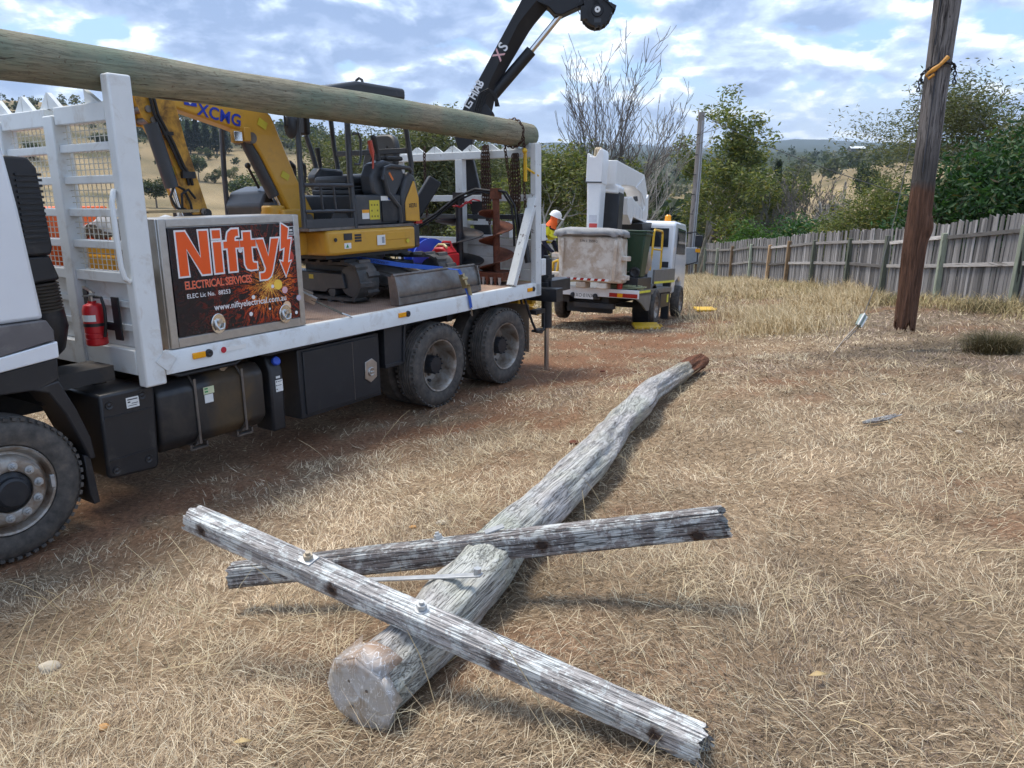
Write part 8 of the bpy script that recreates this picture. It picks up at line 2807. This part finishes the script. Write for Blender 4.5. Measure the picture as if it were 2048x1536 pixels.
def far_tree(kind, label, px, dist, py_top, width, seed, group, name, cat='tree'):
    x, y = at(px, dist)
    z = Hs(x, y)
    h = max(0.8, ztop(px, py_top, dist) - z)
    tn = thing(name, label, cat, (x, y, z), None, group)
    cm, tm_ = PROTO[kind]
    wd_ = width / F_PX * dist / 0.85 if kind != 'conifer' else width / F_PX * dist / 0.42
    tn.rotation_euler = (0, 0, seed * 1.7)
    for nm, me_ in (('crown', cm), ('trunk', tm_)):
        o = bpy.data.objects.new(nm, me_)
        COL.objects.link(o)
        o.parent = tn
        o.scale = (wd_, wd_, h * 1.05)
    return tn


G1 = 'trees dotted over the left paddock'
for i, (k, px, d, py, w, lb) in enumerate((
        ('round', 482, 222, 345, 78, 'round green paddock tree with a clear trunk under the excavator boom'),
        ('round2', 392, 390, 308, 44, 'rounded dark paddock tree between the excavator arm and boom'),
        ('bush', 424, 385, 332, 30, 'small dark bush right of the rounded paddock tree'),
        ('round', 300, 228, 352, 64, 'dark green tree low behind the excavator arm'),
        ('bush', 416, 520, 289, 24, 'pale green bush on the edge of the paddock wood'),
        ('open', 455, 385, 333, 32, 'small olive tree behind the excavator boom'),
        ('round2', 258, 400, 298, 40, 'dark paddock tree seen through the headboard mesh beside the near post'),
        ('round', 205, 500, 262, 40, 'dark tree seen through the upper headboard mesh'),
        ('bush', 60, 380, 275, 60, 'bushy green tree at the far left behind the headboard'),
        ('round', 130, 700, 236, 36, 'hillside tree above the headboard second panel'),
        ('round2', 545, 240, 335, 60, 'olive tree just left of the excavator canopy'))):
    far_tree(k, lb, px, d, py, w, i, G1, 'paddock_tree')
G2 = 'dark conifers on the left ridge'
for i, (px, py, w) in enumerate(((346, 262, 20), (364, 250, 22), (381, 243, 24), (397, 232, 26), (415, 240, 24), (434, 246, 24), (452, 250, 22), (325, 258, 20))):
    far_tree('conifer', ('second from left of', 'third from left of', 'fourth from left of', 'tallest of', 'right neighbour of the tallest of', 'second from right of', '', 'leftmost of')[i if i < 7 else 7] + ' the dark ridge conifers' if i != 6 else 'rightmost of the dark ridge conifers',
             px, 545, py, w, i + 3, G2, 'conifer_tree')
G3 = 'dark trees in the valley beyond the fence'
for i, (k, px, d, py, w, lb) in enumerate((
        ('round', 1530, 150, 335, 80, 'broad dark valley tree right of the gum tree'), ('round2', 1500, 110, 352, 70, 'dark tree low beside the gum tree crown'), ('conifer', 1560, 170, 330, 40, 'pointed dark tree behind the bare shrub'),
        ('round', 1300, 120, 330, 80, 'dark tree seen between the boom and the gum tree'), ('open', 1600, 190, 340, 50, 'grey green tree above the bare shrub'), ('round2', 1672, 92, 405, 56, 'dark clump in front of the dry hill'),
        ('open', 1790, 90, 352, 50, 'olive tree on the dry hill left of the hanging pole'), ('round', 1740, 240, 318, 50, 'dark tree on top of the dry hill'), ('round', 1100, 130, 298, 90, 'grey green tree behind the rack end'), ('open', 1175, 160, 288, 80, 'grey green tree below the bare tree'),
        ('round2', 1000, 120, 292, 90, 'dark tree behind the crane column base'))):
    far_tree(k, lb, px, d, py, w, i + 20, G3, 'valley_tree')

# ---- woods too far to pick out trees
rng = np.random.default_rng(77)
VS, FS, CS, o = [], [], [], 0


def wood(n, px0, px1, r0, r1, hmin, hmax, pal_, cards, keep=None):
    global o
    a = px_az(rng.uniform(px0, px1, n))
    r = np.exp(rng.uniform(math.log(r0), math.log(r1), n))
    x, y = r * np.sin(a), r * np.cos(a)
    if keep is not None:
        k = keep(x, y)
        x, y, r = x[k], y[k], r[k]
    n = len(x)
    z = H(x, y)
    h = rng.uniform(hmin, hmax, n) * rng.uniform(0.7, 1.2, n)
    w = h * rng.uniform(0.32, 0.55, n)
    d = rng.normal(0, 1, (n, cards, 3))
    d /= np.linalg.norm(d, axis=2)[:, :, None]
    lump = 0.75 + 0.35 * np.sin(d[..., 0] * 5 + np.arange(n)[:, None]) * np.cos(d[..., 2] * 4 + np.arange(n)[:, None] * 2)
    rad_ = rng.uniform(0.5, 1.0, (n, cards)) * lump
    P = np.stack([x[:, None] + d[..., 0] * rad_ * w[:, None], y[:, None] + d[..., 1] * rad_ * w[:, None], z[:, None] + h[:, None] * 0.55 + d[..., 2] * rad_ * h[:, None] * 0.48], -1).reshape(-1, 3)
    tc_ = np.array(pal_)[rng.integers(0, len(pal_), n)] * rng.uniform(0.75, 1.25, (n, 1))
    cl = np.repeat(tc_, cards, 0) * rng.uniform(0.75, 1.25, (n * cards, 1))
    v, f, c = leaf_cards(P, np.repeat(h * 0.22, cards), cl, rng, aspect=0.75)
    VS.append(v); FS.append(f + o); CS.append(c)
    o += len(v)


WP = [(0.045, 0.062, 0.03), (0.065, 0.08, 0.042), (0.085, 0.095, 0.052), (0.035, 0.048, 0.03), (0.11, 0.108, 0.07)]
wood(420, 250, 1100, 560, 860, 9, 17, WP, 60)
wood(120, -100, 300, 560, 1000, 6, 11, WP, 40)
wood(420, 1000, 2200, 420, 800, 7, 13, WP, 50)
wood(300, 900, 2300, 800, 1700, 9, 15, WP, 36)
wood(110, 860, 1420, 85, 190, 4, 7, WP, 110)
wood(60, 1750, 2300, 90, 200, 4, 7, WP, 90)
wood(36, 100, 900, 260, 480, 4, 7, WP, 90, lambda x, y: fbm(x, y, 1 / 38, 4, 5) > 0.52)
me = np_mesh('distant_wood', np.vstack(VS), np.vstack(FS), M_LEAF, attr=np.vstack(CS))
tag(link('distant_wood', me), 'distant eucalypt woods covering the far slopes', None, None, 'stuff')

# ---- white farm shed far away on the right hill
x, y = at(1712, 900)
z = Hs(x, y)
fs_ = thing('farm_shed', 'small white roofed farm shed far away among trees on the right hills', 'shed', (x, y, z))
zt = ztop(1712, 297, 900)
part('wall', MB().box((x - 7, y - 4, z - 1), (x + 7, y + 4, zt)), M_BTGREY, fs_)
part('roof', MB().prism([(x - 8, y - 5, zt + 0.02), (x + 8, y - 5, zt + 0.02), (x + 7.5, y, zt + 2.2), (x - 7.5, y, zt + 2.2)], (0, 0, 0.15)).prism([(x - 8, y + 5, zt + 0.02), (x - 7.5, y + 0.01, zt + 2.2), (x + 7.5, y + 0.01, zt + 2.2), (x + 8, y + 5, zt + 0.02)], (0, 0, 0.15)), M_WHITE, fs_)

# ------------------------------------------------------------------ small things in the grass
x, y = 6.1, 9.45
z = Hs(x, y)
n = 2600
rg = np.random.default_rng(6)
bx, by = x + rg.normal(0, 0.13, n), y + rg.normal(0, 0.13, n)
ph = np.arctan2(by - y, bx - x) + rg.normal(0, 0.6, n)
v, f, c = blades(bx, by, ph, rg.uniform(0.15, 0.42, n), np.full(n, 0.005), rg.uniform(0.8, 1.5, n), rg.uniform(0.2, 1.3, n), np.array([(0.13, 0.105, 0.055), (0.20, 0.16, 0.08), (0.085, 0.08, 0.035)])[rg.integers(0, 3, n)])
v = v - np.array([x, y, z])
o_ = link('grass_clump', np_mesh('grass_clump', v, f, M_GRASS, attr=c), (x, y, z))
tag(o_, 'dark olive grass clump right of the hanging pole', 'grass clump')
for k, (x, y) in enumerate(((9.2, 14.6), (9.25, 18.3))):
    z = Hs(x, y)
    n = 900
    bx, by = x + rg.normal(0, 0.25, n), y + rg.normal(0, 0.35, n)
    v, f, c = blades(bx, by, rg.uniform(0, 6.28, n), rg.uniform(0.1, 0.45, n), np.full(n, 0.007), rg.uniform(0.6, 1.5, n), rg.uniform(0.2, 1.3, n), np.array([(0.16, 0.12, 0.07), (0.22, 0.18, 0.09), (0.10, 0.10, 0.045)])[rg.integers(0, 3, n)])
    o_ = link('grass_clump', np_mesh('grass_clump', v - np.array([x, y, z]), f, M_GRASS, attr=c), (x, y, z))
    tag(o_, ('brown weed clump at the foot of the fence right of the hanging pole', 'brown weed clump at the foot of the fence behind the hanging pole')[k], 'weeds')
# bleached splinter of timber
x, y = 2.83, 5.55
z = Hs(x, y) + 0.02
m = MB().tube([(x - 0.15, y - 0.02, z), (x - 0.05, y, z + 0.012), (x + 0.06, y + 0.03, z + 0.015), (x + 0.19, y + 0.08, z + 0.03)], [0.012, 0.022, 0.016, 0.004], 5)
m.tube([(x - 0.08, y + 0.01, z + 0.01), (x + 0.05, y + 0.05, z + 0.02), (x + 0.13, y + 0.05, z + 0.045)], [0.01, 0.012, 0.004], 5)
solo('timber_splinter', m, M_ARM, 'bleached grey splinter of timber lying alone in the grass on the right', 'splinter', (x, y, z))
rk = random.Random(12)
M_STONE = paint('pale_stone', (0.46, 0.40, 0.31), 0.9, var=0.2, scale=20, bump=0.4, bscale=40)
M_STONER = paint('ochre_stone', (0.50, 0.27, 0.10), 0.9, var=0.2, scale=20)
ST = [((-2.157, 3.053), 0.045, M_STONE, 'pale stone in the grass near the front wheel at the left'), ((-0.62, 4.35), 0.020, M_STONER, 'small ochre stone behind the pale crossarm'), ((-0.44, 4.33), 0.028, M_STONE, 'flat pale stone behind the pale crossarm'),
      ((3.25, 5.25), 0.022, M_STONE, 'small pale stone right of the timber splinter'), ((3.35, 6.6), 0.02, M_STONE, 'small pale stone above the timber splinter'), ((2.05, 2.62), 0.018, M_STONE, 'small pale stone in the straw at the lower right'),
      ((-1.55, 2.42), 0.02, M_STONER, 'ochre stone in the grass at the lower left'), ((1.25, 10.2), 0.03, M_RUST, 'dark clod on the red track behind the stabiliser'), ((0.52, 6.05), 0.035, M_RUST, 'dark clod left of the fallen pole')]
for (x, y), r, mt, lb in ST:
    z = Hs(x, y)
    m = MB().ball((x, y, z + r * 0.35), r, 10, 7, (1.2, 0.9, 0.6))
    for i, q in enumerate(m.v):
        k = 1 + rk.uniform(-0.14, 0.14)
        m.v[i] = (x + (q[0] - x) * k, y + (q[1] - y) * k, q[2])
    solo('stone', m, mt, lb, 'stone', (x, y, z), None, 'stones lying in the grass', smooth=50)
# fallen leaves
for (x, y), lb in (((-0.95, 2.15), 'curled pale leaf in the grass left of the metal cap'), ((0.1, 1.62), 'tan leaf in the grass below the pale crossarm'), ((1.0, 2.2), 'yellow leaf in the straw right of the pale crossarm')):
    z = Hs(x, y) + 0.03
    m = MB().add([(x, y, z), (x + 0.03, y + 0.012, z + 0.012), (x + 0.07, y + 0.005, z + 0.004), (x + 0.03, y - 0.014, z + 0.01)], [(0, 1, 2, 3)])
    o_ = solo('fallen_leaf', m, paint('dead_leaf', (0.50, 0.37, 0.18), 0.7), lb, 'leaf', (x, y, z), None, 'dead leaves in the grass')
    s_ = o_.modifiers.new('t', 'SOLIDIFY'); s_.thickness = 0.001

# ------------------------------------------------------------------ haze over the valley
hz_ = MB().box((-9900, -9900, -700), (9900, 9900, 420))
tt = bpy.data.materials.new('haze_air')
tt.use_nodes = True
tt.node_tree.nodes.clear()
ho = tt.node_tree.nodes.new('ShaderNodeOutputMaterial')
hv = tt.node_tree.nodes.new('ShaderNodeVolumePrincipled')
hv.inputs['Color'].default_value = (0.62, 0.76, 0.95, 1)
hv.inputs['Density'].default_value = 0.00009
hv.inputs['Anisotropy'].default_value = 0.1
tt.node_tree.links.new(hv.outputs[0], ho.inputs['Volume'])
me = hz_.mesh('haze', (0, 0, 0), 0)
me.materials.append(tt)
tag(link('haze', me), 'thin blue haze over the far hills', None, None, 'stuff')
